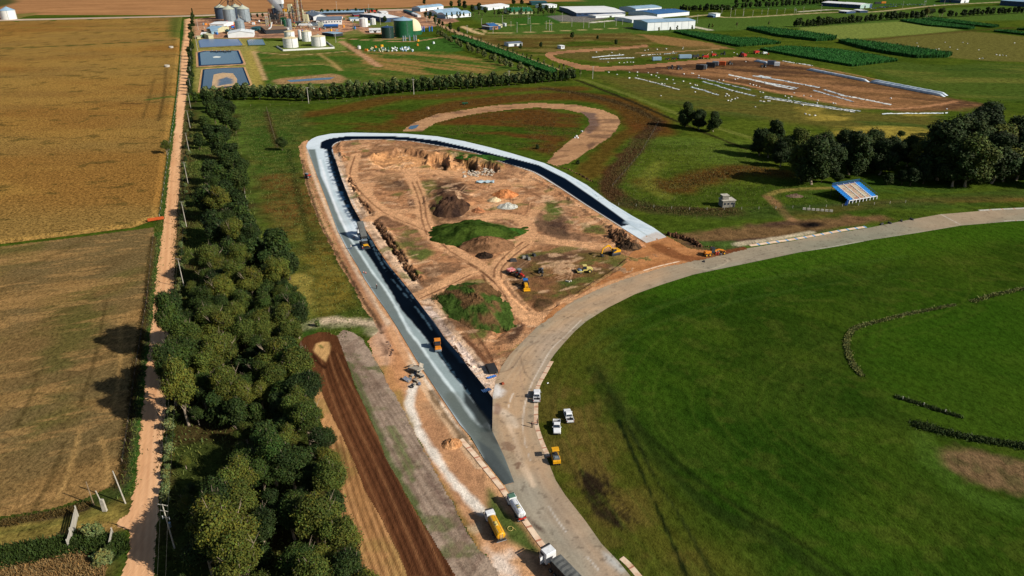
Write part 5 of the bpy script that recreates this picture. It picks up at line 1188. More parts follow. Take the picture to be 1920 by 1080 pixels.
h=h.build('suction_hose',P_yel2,None,True);hx=G(957,992);h.scale=(.72,)*3;h.location=(*hx,0.06);tag(h,'coiled yellow hose on the ground beside the yellow tank truck','hose')
# articulated tipper at the bottom edge
r=empty('semi_truck');truck_cab(r,3.0,P_white,2.5,3.2,2.2)
f=MB();f.box((-5.0,0,0.95),(16,0.9,0.28));f.build('chassis',P_dark,r)
f=MB();f.box((-6.0,0,2.35),(13.0,2.5,2.0));f.build('trailer_body',P_steeld,r)
f=MB()
N_=22
vs=[];fs=[]
for i in range(N_+1):
    x=0.6-13.2*i/N_
    for y,z in ((-1.3,3.30),(-1.27,3.42),(-0.6,3.58),(0,3.64),(0.6,3.58),(1.27,3.42),(1.3,3.30)): vs.append((x,y,z+(0.0 if i%2 else -0.12)*(1 if abs(y)<1.2 else 0.3)))
for i in range(N_):
    for j in range(6): a=i*7+j;fs.append((a,a+1,a+8,a+7))
f.add(vs,fs);f.build('tarpaulin',P_grey,r)
for s in (-1,1):
    m=MB()
    for k in range(12): m.box((0.2-k*1.12,s*1.27,2.35),(0.1,0.06,2.0))
    m.build('side_rib',P_dark,r)
    for x in (2.9,0.6,-0.7,-9.0,-10.3,-11.6): wheel(r,x,s*1.05,0.5,0.36)
m=MB();m.box((2.6,1.75,1.9),(0.08,0.9,1.7),rz=0.15);m.build('open_door',P_white,r)
hd=heading((1078,1078),(1024,1022));q=G(1027,1040,2.0)
place(r,(q[0]-3.0*math.cos(hd),q[1]-3.0*math.sin(hd)),hd,'articulated tipper truck with white cab and grey tarpaulin, cut by the bottom edge','truck')

# ---------- rollers ----------
def drum(r,x,rad,w,m,name='drum'):
    d=MB();d.lathe([(0.02,-w/2),(rad*0.97,-w/2),(rad,-w/2+0.04),(rad,w/2-0.04),(rad*0.97,w/2),(0.02,w/2)],(0,0,0),24,'y');return d.build(name,m,r,True,loc=(x,0,rad))
def canopy(r,x,m,w=1.9,l=2.0,z=3.1,zb=1.5):
    k=MB();k.box((x,0,z),(l,w,0.14),top=(.93,.93));k.build('canopy',m,r,bevel=0.03)
    for sx in (-1,1):
        for sy in (-1,1): k=MB();k.tube((x+sx*l*0.42,sy*w*0.42,zb),(x+sx*l*0.42,sy*w*0.42,z),0.045,n=6);k.build('canopy_post',P_dark,r)
def seatset(r,x,z):
    k=MB();k.box((x,0,z),(0.5,0.6,0.14)).box((x-0.25,0,z+0.35),(0.12,0.55,0.6));k.build('seat',P_dark,r)
    k=MB();k.tube((x+0.7,0,z-0.3),(x+0.55,0,z+0.35),0.04,n=6);k.lathe([(0.2,z+0.36),(0.23,z+0.38),(0.2,z+0.4)],(x+0.5,0,0),12);k.build('steering_wheel',P_dark,r)
# tandem roller on the fresh asphalt (orange)
r=empty('road_roller');drum(r,1.75,0.65,1.9,P_steel);drum(r,-1.75,0.65,1.9,P_steel)
k=MB();k.box((1.6,0,1.32),(1.7,1.85,0.5),top=(.85,.9));k.build('bonnet',P_org,r,bevel=0.05)
k=MB();k.box((-1.7,0,1.3),(1.5,1.85,0.45),top=(.85,.9));k.build('rear_tank',P_org,r,bevel=0.05)
k=MB();k.box((0,0,1.05),(2.2,1.4,0.7));k.build('operator_platform',P_dark,r)
for s in (-1,1):
    k=MB();k.box((1.75,s*1.02,0.9),(0.5,0.08,0.9));k.build('drum_yoke',P_org,r)
    k=MB();k.box((-1.75,s*1.02,0.9),(0.5,0.08,0.9));k.build('drum_yoke',P_org,r)
seatset(r,-0.3,1.6);canopy(r,-0.15,P_org)
g=MB();g.box((0.1,0,2.3),(1.5,1.5,1.2));g.build('cab_glass',P_glass,r)
place(r,midp((819,640),(822,660),0.8),heading((819,638),(823,661)),'orange tandem road roller on the fresh black asphalt','road roller')
# pneumatic roller
def pneumatic(body,roof,hood):
    r=empty('road_roller')
    k=MB();k.prism([(-1.9,0.7),(2.3,0.7),(2.4,1.3),(2.2,1.75),(0.6,1.85),(0.5,1.3),(-1.9,1.3)],-0.95,0.95);k.build('frame',body,r,bevel=0.04)
    k=MB();k.box((1.45,0,1.92),(1.7,1.7,0.28),top=(.9,.9));k.build('engine_cover',hood,r,bevel=0.04)
    k=MB();k.box((1.5,0,2.1),(0.8,0.9,0.1));k.build('vent',P_steel,r)
    k=MB();k.box((-0.7,0,1.3),(1.6,1.4,0.4));k.build('operator_platform',P_dark,r)
    for j in range(4): wheel(r,2.0,-0.75+j*0.5,0.5,0.34,name='rear_tyre' if False else 'tyre')
    for j in range(5): wheel(r,-1.8,-0.84+j*0.42,0.5,0.32,name='tyre')
    k=MB();k.box((2.55,0,0.95),(0.1,1.9,0.4));k.build('bumper',body,r)
    seatset(r,-0.8,1.75);canopy(r,-0.7,roof,1.85,1.9,3.1,1.4);return r
r=pneumatic(P_yel,P_yel,P_grey);r.scale=(.84,.95,.9)
place(r,midp((1040,848),(1043,868),0.8),heading((1038,846),(1044,869)),'yellow rubber-tyred roller with flat yellow canopy standing half on the kerb','road roller')
# single drum cream roller
r=empty('soil_compactor');drum(r,-1.7,0.75,2.0,P_steel)
k=MB();k.box((-1.7,1.08,0.8),(2.2,0.12,0.35)).box((-1.7,-1.08,0.8),(2.2,0.12,0.35)).box((-2.75,0,0.8),(0.14,2.2,0.35)).box((-0.6,0,0.85),(0.16,2.2,0.4));k.build('drum_frame',P_yel2,r)
k=MB();k.prism([(0.7,0.8),(3.0,0.8),(3.1,1.4),(2.7,1.8),(0.9,2.0),(0.7,1.9)],-0.75,0.75);k.build('bonnet',P_yel2,r,bevel=0.05)
k=MB();k.box((0.1,0,2.0),(1.3,1.4,1.4),top=(.9,.9));k.build('cab_glass',P_glass,r)
k=MB();k.box((0.1,0,2.78),(1.5,1.55,0.16));k.build('cab_roof',P_yel2,r)
k=MB();k.box((0.1,0,1.15),(1.3,1.5,0.5));k.build('cab_base',P_yel2,r)
for s in (-1,1): wheel(r,1.9,s*0.95,0.72,0.5,rim=P_yel2)
place(r,midp((1083,509),(1108,505),0.8),heading((1081,508),(1110,506)),'cream single-drum soil compactor on the weedy ground','road roller')

# ---------- excavators ----------
def tracks(r,L,w,gauge,h):
    for s in (-1,1):
        k=MB();n=24;pr=[]
        for i in range(n):
            t=2*math.pi*i/n;pr.append(((L/2-h/2)*(1 if math.cos(t)>0 else -1)+math.cos(t)*h/2,h/2+math.sin(t)*h/2))
        k.prism(pr,s*gauge/2-w/2,s*gauge/2+w/2);o=k.build('track',P_dark,r)
        q=MB();q.box((0,s*gauge/2,h+0.02),(L*0.8,w*0.9,0.06));q.build('track_pad',P_rim,o)
def excavator(m,reach=1.0,cabm=None,turn=0.0,scale=1.0,glass=P_glass):
    r=empty('excavator');tracks(r,4.0,0.6,2.3,0.9)
    k=MB();k.tube((0,0,0.9),(0,0,1.15),0.6,n=16);k.build('slew_ring',P_dark,r)
    k=MB();k.prism([(-2.1,1.15),(1.2,1.15),(1.2,1.5),(-0.2,1.9),(-1.9,2.1),(-2.2,1.8)],-1.25,1.25);k.build('upper_body',m,r,bevel=0.06)
    c=MB();c.loft([[(1.5,0.35,1.2),(1.3,0.35,2.7),(1.3,1.2,2.7),(1.5,1.2,1.2)],[(-0.1,0.35,1.2),(-0.1,0.35,2.8),(-0.1,1.2,2.8),(-0.1,1.2,1.2)]]);cb=c.build('cab',glass,r)
    c=MB();c.box((0.6,0.78,2.84),(1.5,0.95,0.1));c.build('cab_roof',cabm or m,cb)
    def arm(name,pts,wd,hts,mm):
        k=MB();secs=[]
        for (x,z),h in zip(pts,hts): secs.append([(x,-wd/2,z-h/2),(x,-wd/2,z+h/2),(x,wd/2,z+h/2),(x,wd/2,z-h/2)])
        k.loft(secs);return k.build(name,mm,r)
    arm('boom',[(0.9,1.7),(2.3,3.9),(3.4,4.3),(5.2,3.5)],0.45,[0.5,0.75,0.7,0.4],m)
    s=MB();s.loft([[(4.9,-.17,3.9),(4.9,.17,3.9),(5.6,.17,3.5),(5.6,-.17,3.5)],[(5.7,-.14,1.4),(5.7,.14,1.4),(6.05,.14,1.35),(6.05,-.14,1.35)]]);s.build('stick',m,r)
    s=MB();s.tube((1.4,0,2.2),(2.9,0,3.9),0.09,n=6).tube((3.4,0,4.8),(5.1,0,3.95),0.08,n=6);s.build('hydraulic_ram',P_rim,r)
    b=MB();b.prism([(5.6,1.3),(6.15,1.3),(6.2,0.6),(5.7,0.1),(5.1,0.15),(5.0,0.5),(5.3,0.6)],-0.5,0.5);b.build('bucket',P_steeld,r)
    r.scale=(scale,)*3
    return r
r=excavator(P_yel)
place(r,G(1152,477),R(205),'yellow tracked excavator with bent arm at the edge of the clay apron','excavator')
r=excavator(P_steeld,cabm=P_steel,scale=0.62)
place(r,G(1014,511),R(-85),'small dark excavator with grey roof in the middle of the parked machines','excavator')

# ---------- wheel loader / backhoe ----------
r=empty('backhoe_loader')
k=MB();k.prism([(-0.6,0.8),(1.9,0.8),(2.0,1.5),(1.6,1.75),(-0.6,1.8)],-0.6,0.6);k.build('bonnet',P_yel,r,bevel=0.05)
k=MB();k.box((-1.2,0,1.9),(1.5,1.6,1.5),top=(.88,.88));c=k.build('cab_glass',P_glass,r)
k=MB();k.box((-1.2,0,2.72),(1.7,1.7,0.14));k.build('cab_roof',P_blue,r)
k=MB();k.box((-1.2,0,1.1),(1.5,1.5,0.5));k.build('cab_base',P_yel,r)
for s in (-1,1):
    wheel(r,1.3,s*0.85,0.5,0.35,rim=P_yel);wheel(r,-1.5,s*0.95,0.8,0.5,rim=P_yel)
    k=MB();k.box((1.6,s*0.55,1.2),(2.4,0.16,0.22),ry=0.2);k.build('loader_arm',P_yel,r)
k=MB();k.prism([(2.7,0.2),(3.4,0.15),(3.5,0.3),(2.9,0.5),(2.95,1.1),(2.75,1.2)],-1.15,1.15);k.build('bucket',P_yel,r)
k=MB();k.loft([[(-2.1,-.15,1.0),(-2.1,.15,1.0),(-2.1,.15,1.3),(-2.1,-.15,1.3)],[(-2.9,-.13,2.8),(-2.9,.13,2.8),(-2.6,.13,3.0),(-2.6,-.13,3.0)]]);k.build('boom',P_steeld,r)
k=MB();k.loft([[(-2.95,-.12,2.9),(-2.95,.12,2.9),(-2.7,.12,2.8),(-2.7,-.12,2.8)],[(-3.3,-.12,1.0),(-3.3,.12,1.0),(-3.05,.12,1.0),(-3.05,-.12,1.0)]]);k.build('stick',P_steeld,r)
place(r,midp((983,527),(989,545),0.8),heading((982,524),(989,546)),'yellow backhoe loader with blue roof facing the camera','loader')

# ---------- farm tractor ----------
def tractor(m,roof,name='tractor',s_=1.0):
    r=empty(name)
    k=MB();k.prism([(0.2,0.9),(2.3,0.85),(2.35,1.45),(0.3,1.7)],-0.42,0.42);k.build('bonnet',m,r,bevel=0.05)
    k=MB();k.box((-0.55,0,1.0),(1.6,0.9,0.6));k.build('gearbox',P_dark,r)
    k=MB();k.box((-0.6,0,2.1),(1.35,1.4,1.3),top=(.9,.88));k.build('cab_glass',P_glass,r)
    k=MB();k.box((-0.6,0,2.82),(1.5,1.45,0.14));k.build('cab_roof',roof,r)
    k=MB();k.tube((1.2,0.3,1.6),(1.2,0.3,2.5),0.05,n=6);k.build('exhaust',P_dark,r)
    for s in (-1,1):
        wheel(r,1.75,s*0.75,0.55,0.35);wheel(r,-0.9,s*0.9,0.85,0.5)
        k=MB();k.box((-0.9,s*0.9,1.75),(1.3,0.5,0.08));k.build('mudguard',m,r)
    r.scale=(s_,)*3
    return r
TR=tractor(P_red,P_steel);place(TR,midp((970,511),(980,520),0.8),heading((960,508),(981,520)),'red farm tractor with pale roof in front of a red and white implement','tractor')
r=empty('seed_drill');P_rw=mat('m_red_white',C(214,70,70),0.6,var=0.1,scale=2.2,dirt=C(226,214,210))
k=MB();k.box((0,0,1.25),(2.0,2.6,0.7),top=(1.1,1));k.build('hopper',P_rw,r)
k=MB();k.box((0,0,0.7),(2.6,2.2,0.25)).box((1.8,0,0.6),(1.4,0.25,0.2));k.build('frame',P_steeld,r)
for j in range(7): k=MB();k.lathe([(0.02,-0.04),(0.3,-0.03),(0.3,0.03),(0.02,0.04)],(-0.7,-1.1+j*0.37,0.3),12,'y');k.build('disc',P_rim,r)
for s in (-1,1): wheel(r,0.4,s*1.25,0.45,0.3)
place(r,midp((953,505),(963,511),0.8),heading((953,505),(966,512)),'red and white seed drill hitched behind the red tractor','implement')
# small tractor with roller at the left shoulder
TR2=copy_tree(TR);place(TR2,G(577,334),R(70),'small tractor standing on the sandy track left of the hairpin','tractor');TR2.scale=(0.95,)*3

# ---------- motor grader ----------
def grader():
    r=empty('motor_grader')
    k=MB();k.prism([(-3.9,1.0),(-1.2,1.0),(-1.2,2.1),(-1.6,2.2),(-3.8,2.0)],-0.8,0.8);k.build('engine_housing',P_org,r,bevel=0.05)
    k=MB();k.box((-0.4,0,2.2),(1.5,1.5,1.7),top=(.9,.9));k.build('cab_glass',P_glass,r)
    k=MB();k.box((-0.4,0,3.1),(1.7,1.6,0.14));k.build('cab_roof',P_steeld,r)
    k=MB();k.loft([[(0.2,-.25,1.2),(0.2,.25,1.2),(0.2,.25,1.9),(0.2,-.25,1.9)],[(2.2,-.2,2.0),(2.2,.2,2.0),(2.2,.2,2.4),(2.2,-.2,2.4)],[(4.4,-.2,1.3),(4.4,.2,1.3),(4.4,.2,1.8),(4.4,-.2,1.8)]]);k.build('front_frame',P_org,r)
    k=MB();k.box((2.0,0,0.6),(0.25,3.7,0.65),rz=0.5);k.build('blade',P_rim,r)
    k=MB();k.lathe([(0.6,1.0),(0.75,1.0),(0.75,1.15),(0.6,1.15)],(2.0,0,0),16);k.build('blade_circle',P_org,r)
    for s in (-1,1):
        wheel(r,4.4,s*0.95,0.65,0.4,rim=P_yel);wheel(r,-1.8,s*0.95,0.65,0.4,rim=P_yel);wheel(r,-3.3,s*0.95,0.65,0.4,rim=P_yel)
    k=MB();k.box((4.9,0,1.1),(0.3,1.6,0.5));k.build('counterweight',P_org,r)
    return r
r=grader();place(r,midp((1322,476),(1352,474),0.8),heading((1320,477),(1354,473)),'orange motor grader levelling the clay where the new track meets the old','grader')

# ---------- tipper with raised bed and the paver ----------
hd=heading((684,455),(666,424))
r=empty('tipper_truck');truck_cab(r,3.2,P_white,2.4,2.9,2.0)
k=MB();k.box((-0.5,0,0.9),(9.5,0.9,0.28));k.build('chassis',P_dark,r)
b=MB();b.box((3.9,0,0.75),(7.8,2.5,1.3));b.box((3.9,0,1.42),(7.6,2.3,0.06))
bo=b.build('tipper_body',P_grey,r);bo.location=(-5.2,0,1.2);bo.rotation_euler=(0,-R(33),0)
b=MB()
for j in range(9):
    for s in (-1,1): b.box((0.5+j*0.85,s*1.27,0.75),(0.12,0.06,1.3))
bb=b.build('side_rib',P_dark,bo)
k=MB();k.tube((1.2,0,1.1),(0.2,0,4.0),0.12,n=8);k.build('lift_ram',P_rim,r)
for s in (-1,1):
    for x in (3.1,-2.6,-3.9): wheel(r,x,s*1.0,0.5,0.4)
q=G(683,452);place(r,(q[0]+5.0*math.cos(hd),q[1]+5.0*math.sin(hd)),hd,'tipper truck with its grey body raised, backed up to the paving machine','truck')
r=empty('asphalt_paver')
k=MB();k.prism([(2.0,0.5),(3.6,0.9),(3.6,1.5),(1.8,1.2)],-1.5,1.5);k.build('hopper',P_dark,r)
k=MB();k.box((0.2,0,1.1),(3.4,2.2,1.1));k.build('engine_housing',P_dark,r,bevel=0.05)
tracks(r,3.4,0.35,2.1,0.75)
k=MB();k.box((-2.3,0,0.6),(1.2,3.4,0.6));k.build('screed',P_steeld,r)
k=MB();k.box((-1.9,0,1.75),(1.5,2.0,0.35),top=(.9,.9));k.build('rear_deck',P_yel,r,bevel=0.04)
canopy(r,0.0,P_steel,2.4,1.9,3.2,1.6);seatset(r,-0.6,1.9)
for s in (-1,1): k=MB();k.box((-1.3,s*1.3,0.9),(2.6,0.16,0.3));k.build('tow_arm',P_yel,r)
q=midp((681,453),(687,468),0.8);place(r,q,hd,'black asphalt paver with yellow rear deck laying the fresh strip','paver')

# ---------- people ----------
def person(pose='stand'):
    r=empty('person')
    me=bpy.data.meshes.new('body')
    V=[(0,0,0.95),(0,0,1.18),(0,0,1.42),(0,0,1.52),(0.01,0,1.62),(0.015,0,1.73),
       (0,0.17,1.40),(0.03,0.24,1.14),(0.12,0.25,0.90),(0.16,0.24,0.80),(0,-0.17,1.40),(0.0,-0.25,1.14),(0.08,-0.27,0.90),(0.11,-0.27,0.80),
       (0,0.10,0.90),(0.03,0.13,0.50),(0.0,0.14,0.09),(0.13,0.15,0.04),(0,-0.10,0.90),(-0.02,-0.13,0.50),(-0.06,-0.14,0.09),(0.07,-0.15,0.04)]
    E_=[(0,1),(1,2),(2,3),(3,4),(4,5),(2,6),(6,7),(7,8),(8,9),(2,10),(10,11),(11,12),(12,13),(0,14),(14,15),(15,16),(16,17),(0,18),(18,19),(19,20),(20,21)]
    me.from_pydata(V,E_,[]);me.materials.append(P_skin)
    o=bpy.data.objects.new('body',me);COL.objects.link(o);o.parent=r
    sk=o.modifiers.new('skin','SKIN')
    rad=[.15,.14,.17,.06,.085,.09,.075,.052,.04,.042,.075,.052,.04,.042,.10,.07,.05,.045,.10,.07,.05,.045]
    for i,q in enumerate(rad): me.skin_vertices[0].data[i].radius=(q,q*1.1)
    me.skin_vertices[0].data[0].use_root=True
    ss=o.modifiers.new('s','SUBSURF');ss.levels=1;ss.render_levels=1
    return r
def person_full(x,y,rz,shirt,trousers,hat,label,zz=0.06):
    r=person()
    def tubes(name,segs,m):
        k=MB()
        for a,b,r0,r1 in segs: k.tube(a,b,r0,r1,10)
        return k.build(name,m,r,True)
    tubes('shirt',[((0,0,0.92),(0,0,1.2),.165,.155),((0,0,1.2),(0,0,1.40),.155,.185),((0,0,1.40),(0,0,1.49),.185,.075),((0,0.13,1.41),(0.03,0.245,1.13),.085,.065),((0.03,0.245,1.13),(0.11,0.25,0.93),.062,.05),((0,-0.13,1.41),(0,-0.255,1.13),.085,.065),((0,-0.255,1.13),(0.07,-0.27,0.93),.062,.05)],shirt)
    tubes('trousers',[((0,0.09,0.98),(0.03,0.13,0.5),.115,.08),((0.03,0.13,0.5),(0,0.14,0.1),.08,.062),((0,-0.09,0.98),(-0.02,-0.13,0.5),.115,.08),((-0.02,-0.13,0.5),(-0.06,-0.14,0.1),.08,.062)],trousers)
    k=MB();k.lathe([(0.135,1.72),(0.115,1.76),(0.10,1.82),(0.05,1.86),(0.005,1.865)],(0.01,0,0),14);k.build('cap' if hat is not P_dark else 'hair',hat,r,True)
    k=MB()
    k.box((0.06,0.145,0.04),(0.27,0.1,0.09)).box((0.0,-0.145,0.04),(0.27,0.1,0.09));k.build('shoes',P_dark,r)
    r.location=(x,y,zz);r.rotation_euler=(0,0,rz);tag(r,label,'person');return r
navy=mat('m_navy_cloth',(0.02,0.025,0.045),0.9);dk=mat('m_dark_cloth',(0.03,0.03,0.03),0.9);rd=mat('m_red_cloth',(0.62,0.06,0.04),0.8);wh=mat('m_white_cloth',(0.7,0.7,0.68),0.9);bl=mat('m_blue_cloth',(0.05,0.1,0.25),0.9)
for px,py,a,sh,tr,ht,lb in [(997.5,802,80,navy,dk,P_dark,'person in dark clothes standing on the old track'),(1007.5,797,200,dk,navy,P_dark,'person in dark clothes standing on the pale kerb'),
  (658.5,467.5,0,wh,bl,P_white,'person in a white shirt standing on the grey asphalt by the paving machine'),(706.5,542,60,navy,dk,P_white,'person in dark clothes with white helmet on the grey asphalt'),
  (680.5,470.5,30,rd,bl,P_white,'person in a red vest walking behind the paving machine'),(1342.5,479.5,100,rd,rd,P_white,'person in red overalls beside the grader, left one'),(1346,479,60,rd,rd,P_white,'person in red overalls beside the grader, right one')]:
    q=G(px,py);person_full(q[0],q[1],R(a),sh,tr,ht,lb,0.16)
def cone(px,py,label):
    r=empty('traffic_cone');k=MB();k.lathe([(0.2,0.05),(0.12,0.4),(0.03,0.75),(0.01,0.76)],(0,0,0),12);k.build('cone_body',mat('m_cone_orange',(0.75,0.12,0.03),0.5),r,True)
    k=MB();k.box((0,0,0.03),(0.5,0.5,0.06));k.build('cone_base',P_dark,r)
    k=MB();k.lathe([(0.135,0.38),(0.085,0.54)],(0,0,0),12);k.build('white_band',P_white,r,True)
    q=G(px,py);r.location=(q[0],q[1],0.15);tag(r,label,'traffic cone','cones on the new track')
cone(682,512,'orange traffic cone on the grey asphalt, left of two');cone(686,513,'orange traffic cone on the grey asphalt, right of two');cone(664,446,'orange traffic cone near the tipper truck')

# ---------- heaps ----------
def heap(name,px,py,rx,ry,h,col,col2,label,cat='pile',seed=1,rz=0.0,mt=None,thr=0.1,rough=0.35,sc=0.5,zb=-0.4):
    n=46;u=np.linspace(-1.15,1.15,n);X,Y=np.meshgrid(u,u);x=X.ravel();y=Y.ravel()
    rr=np.sqrt(x*x+y*y)+(0.34 if 'mound' in name else 0.16)*fbm(x,y,0.6,seed)+(0.08*fbm(x,y,.15,seed+9) if 'mound' in name else 0)
    z=np.clip(1-rr,0,1)**0.85*h*(1+rough*fbm(x*2,y*2,0.5,seed+1))
    gul=fbm(np.arctan2(y,x)*2.2,rr*0.5,0.35,seed+2);z*=1+0.18*gul
    z=np.where(rr>1,zb,z+zb*0.15)
    c=np.array(col)[None,:]*np.ones((n*n,1));m=sstep(thr-.15,thr+.15,fbm(x,y,sc,seed+3))[:,None];c=c*(1-m)+np.array(col2)*m
    idx=np.arange(n*n).reshape(n,n);q=np.stack([idx[:-1,:-1],idx[:-1,1:],idx[1:,1:],idx[1:,:-1]],-1).reshape(-1,4)
    q=q[(rr[q]<1.04).any(1)]
    gx,gy=G(px,py)
    o=mesh_np(name,np.stack([x*rx,y*ry,z],1),q,mt or M_dirt_rough,c);o.location=(gx,gy,0.05);o.rotation_euler=(0,0,rz)
    return tag(o,label,cat)
heap('sand_pile',947,366,6.5,5.5,3.0,C(206,136,86),C(176,108,66),'orange sand pile with dark shaded flank in the middle of the site',seed=1)
heap('sand_pile',927,376,3.6,3.0,1.8,C(222,200,160),C(204,178,136),'small pale sand pile left of the grey gravel pile',seed=2)
heap('gravel_pile',952,388,5.0,4.0,2.0,C(196,196,186),C(170,168,156),'grey-white gravel pile in the middle of the site',seed=3)
heap('sand_pile',897,396,3.4,3.0,1.6,C(190,128,88),C(150,100,70),'small brown sand pile left of the gravel pile',seed=4)
heap('soil_heap',843,386,9.5,16,4.8,C(84,62,48),C(58,44,38),'large dark soil heap below the quarry face',seed=5,rough=0.5)
heap('soil_heap',914,460,11,8,3.8,C(146,108,78),C(112,82,58),'brown soil heap in front of the grassy mound',seed=6)
heap('soil_heap',908,480,3.4,3.2,1.6,C(62,48,40),C(44,36,30),'small black soil heap at the foot of the brown heap',seed=7)
heap('soil_heap',1163,447,5,6,3.4,C(120,90,66),C(48,38,30),'ragged excavated heap at the end of the new track',seed=8,rough=0.9)
heap('soil_heap',1178,462,5.5,5,2.6,C(108,84,62),C(60,48,38),'brown heap behind the yellow excavator',seed=9,rough=0.8)
heap('sand_pile',847,833,2.6,2.3,1.5,C(206,154,108),C(188,134,90),'round sand pile beside the kerb of the new track',seed=10)
heap('soil_heap',1524,422,2.6,1.6,0.9,C(34,28,26),C(22,20,20),'low black heap by the blue and white kerb',seed=11)
heap('soil_heap',1490,368,4.5,2.5,1.2,C(120,100,84),C(60,50,40),'grey rubble mound left of the blue grandstand',seed=12,rough=0.8)
heap('grassy_mound',888,438,21,12,5.2,C(62,80,30),C(44,62,22),'large green grassy mound in the middle of the site',cat='mound',seed=13,mt=M_grass,rz=0.05,rough=0.5)
heap('grassy_mound',958,436,7,4.5,2.0,C(58,96,34),C(48,78,30),'small green mound at the right end of the grassy mound',cat='mound',seed=14,mt=M_grass)
heap('grassy_mound',893,570,11,18,3.0,C(62,82,34),C(104,78,52),'green and brown grassy hump near the tip of the site',cat='mound',seed=15,mt=M_grass,rz=0.4,thr=-.05,sc=.4)
heap('grassy_mound',905,296,16,5,2.2,C(50,86,32),C(38,64,26),'long green bank behind the quarry face',cat='mound',seed=16,mt=M_grass,rz=-0.2)
def bank(pts,n,r0,h,cols,label,seed,name='spoil_bank',cat='bank'):
    """ragged line of dumped spoil, one mesh"""
    W=smooth_pts(GW(pts));L=np.r_[0,np.cumsum(np.linalg.norm(np.diff(W,axis=0),axis=1))];rng=np.random.default_rng(seed)
    vs=[];fs=[];cs=[];o=0;n=int(n*1.9)
    for k in range(n):
        s=L[-1]*(k+rng.random()*0.6)/n;cx=np.interp(s,L,W[:,0])+rng.normal(0,r0*0.3);cy=np.interp(s,L,W[:,1])+rng.normal(0,r0*0.3)
        rr=r0*.46*rng.uniform(0.4,1.6);hh=h*.5*rng.uniform(0.3,1.5);m=9
        ring=[(cx+math.cos(6.283*i/m)*rr*rng.uniform(.7,1.2),cy+math.sin(6.283*i/m)*rr*rng.uniform(.7,1.2),-0.6) for i in range(m)]
        mid=[(cx+(a-cx)*0.6,cy+(b-cy)*0.6,hh*rng.uniform(0.5,0.85)) for a,b,_ in ring]
        vs+=ring+mid+[(cx,cy,hh)];c=np.array(cols[rng.integers(len(cols))])
        cs+=[c*rng.uniform(.75,1.2)]*(2*m+1)
        for i in range(m):
            j=(i+1)%m;fs.append((o+i,o+j,o+m+j,o+m+i));fs.append((o+m+i,o+m+j,o+2*m,o+2*m))
        o+=2*m+1
    me=bpy.data.meshes.new(name);me.from_pydata(vs,[],[f if f[2]!=f[3] else f[:3] for f in fs]);me.materials.append(M_dirt_rough)
    ca=me.color_attributes.new('Col','FLOAT_COLOR','POINT');c4=np.ones((len(vs),4),dtype=np.float32);c4[:,:3]=np.array(cs);ca.data.foreach_set('color',c4.ravel());me.update()
    ob=bpy.data.objects.new(name,me);COL.objects.link(ob);tag(ob,label,cat);return ob
SP=[C(96,70,52),C(62,46,36),C(140,104,76)]
bank([(655,334),(671,367),(695,400)],62,1.1,1.0,SP,'ragged spoil bank along the upper left inside of the new track',1)
bank([(706,417),(732,455),(757,491),(782,525)],90,1.2,1.1,SP,'long ragged spoil bank inside the new track beside the paving machine',2)
bank([(1252,440),(1275,446),(1298,453),(1312,462)],44,1.7,2.4,SP,'tall ragged spoil bank at the outer end of the new track',3)
bank([(1300,463),(1330,463),(1350,468)],18,1.0,0.9,SP,'low spoil line behind the grader',4)
bank([(640,268),(637,280),(646,297)],14,1.2,1.3,SP,'short spoil bank at the inside of the hairpin',5)
bank([(852,648),(868,672),(884,690)],20,0.7,0.6,[C(150,120,98),C(90,66,50)],'broken lumps of spoil near the tip of the site',6)
bank([(1145,432),(1158,455),(1195,463)],40,1.6,1.7,SP,'spoil bank between the new track and the excavator',7)
bank([(566,300),(588,382),(622,462),(655,518),(690,575),(712,612)],70,0.6,0.45,[C(110,80,58),C(74,54,40)],'thin ragged spoil line along the left edge of the sandy shoulder',8)
bank([(726,640),(735,655),(732,668)],14,0.9,0.6,[C(150,124,108),C(110,84,70)],'lumpy pinkish spoil beside the ploughed loop',9)
bank([(1045,312),(1075,322),(1100,335),(1112,342)],18,1.2,1.0,SP,'spoil line at the end of the clay loop',10)
bank([(1000,328),(1045,357),(1095,392)],34,0.8,0.5,[C(190,150,120),C(120,90,70)],'low spoil line inside the right arm of the new track',11)
# rubble: loose stones, each a block
def block(nm,x,y,s,m,rg,z=0.0):
    k=MB();n=7
    k.loft([[(math.cos(6.283*i/n)*s*rg.uniform(.7,1.1),math.sin(6.283*i/n)*s*rg.uniform(.7,1.1),zz*s*rg.uniform(.8,1.2)) for i in range(n)] for zz in (-0.15,0.35,0.6)])
    o=k.build(nm,m);o.location=(x,y,z+0.05);o.rotation_euler=(rg.uniform(-.3,.3),rg.uniform(-.3,.3),rg.random()*6);return o
rg=random.Random(11)
P_rock=mat('m_rubble',C(206,192,172),0.9,var=0.25,scale=1)
hid=[]
for i in range(70):
    px=rg.uniform(868,928);py=327-(px-868)*0.02+rg.uniform(-6,6)-(3 if px>900 else 0)
    x,y=G(px,py);o=block('rubble_stone',x,y,rg.uniform(.35,.95),P_rock,rg)
    tag(o,'pale rubble stone in the heap at the right end of the quarry, '+('its left part' if px<888 else ('its middle' if px<908 else 'its right part')),'stone','rubble at the quarry')
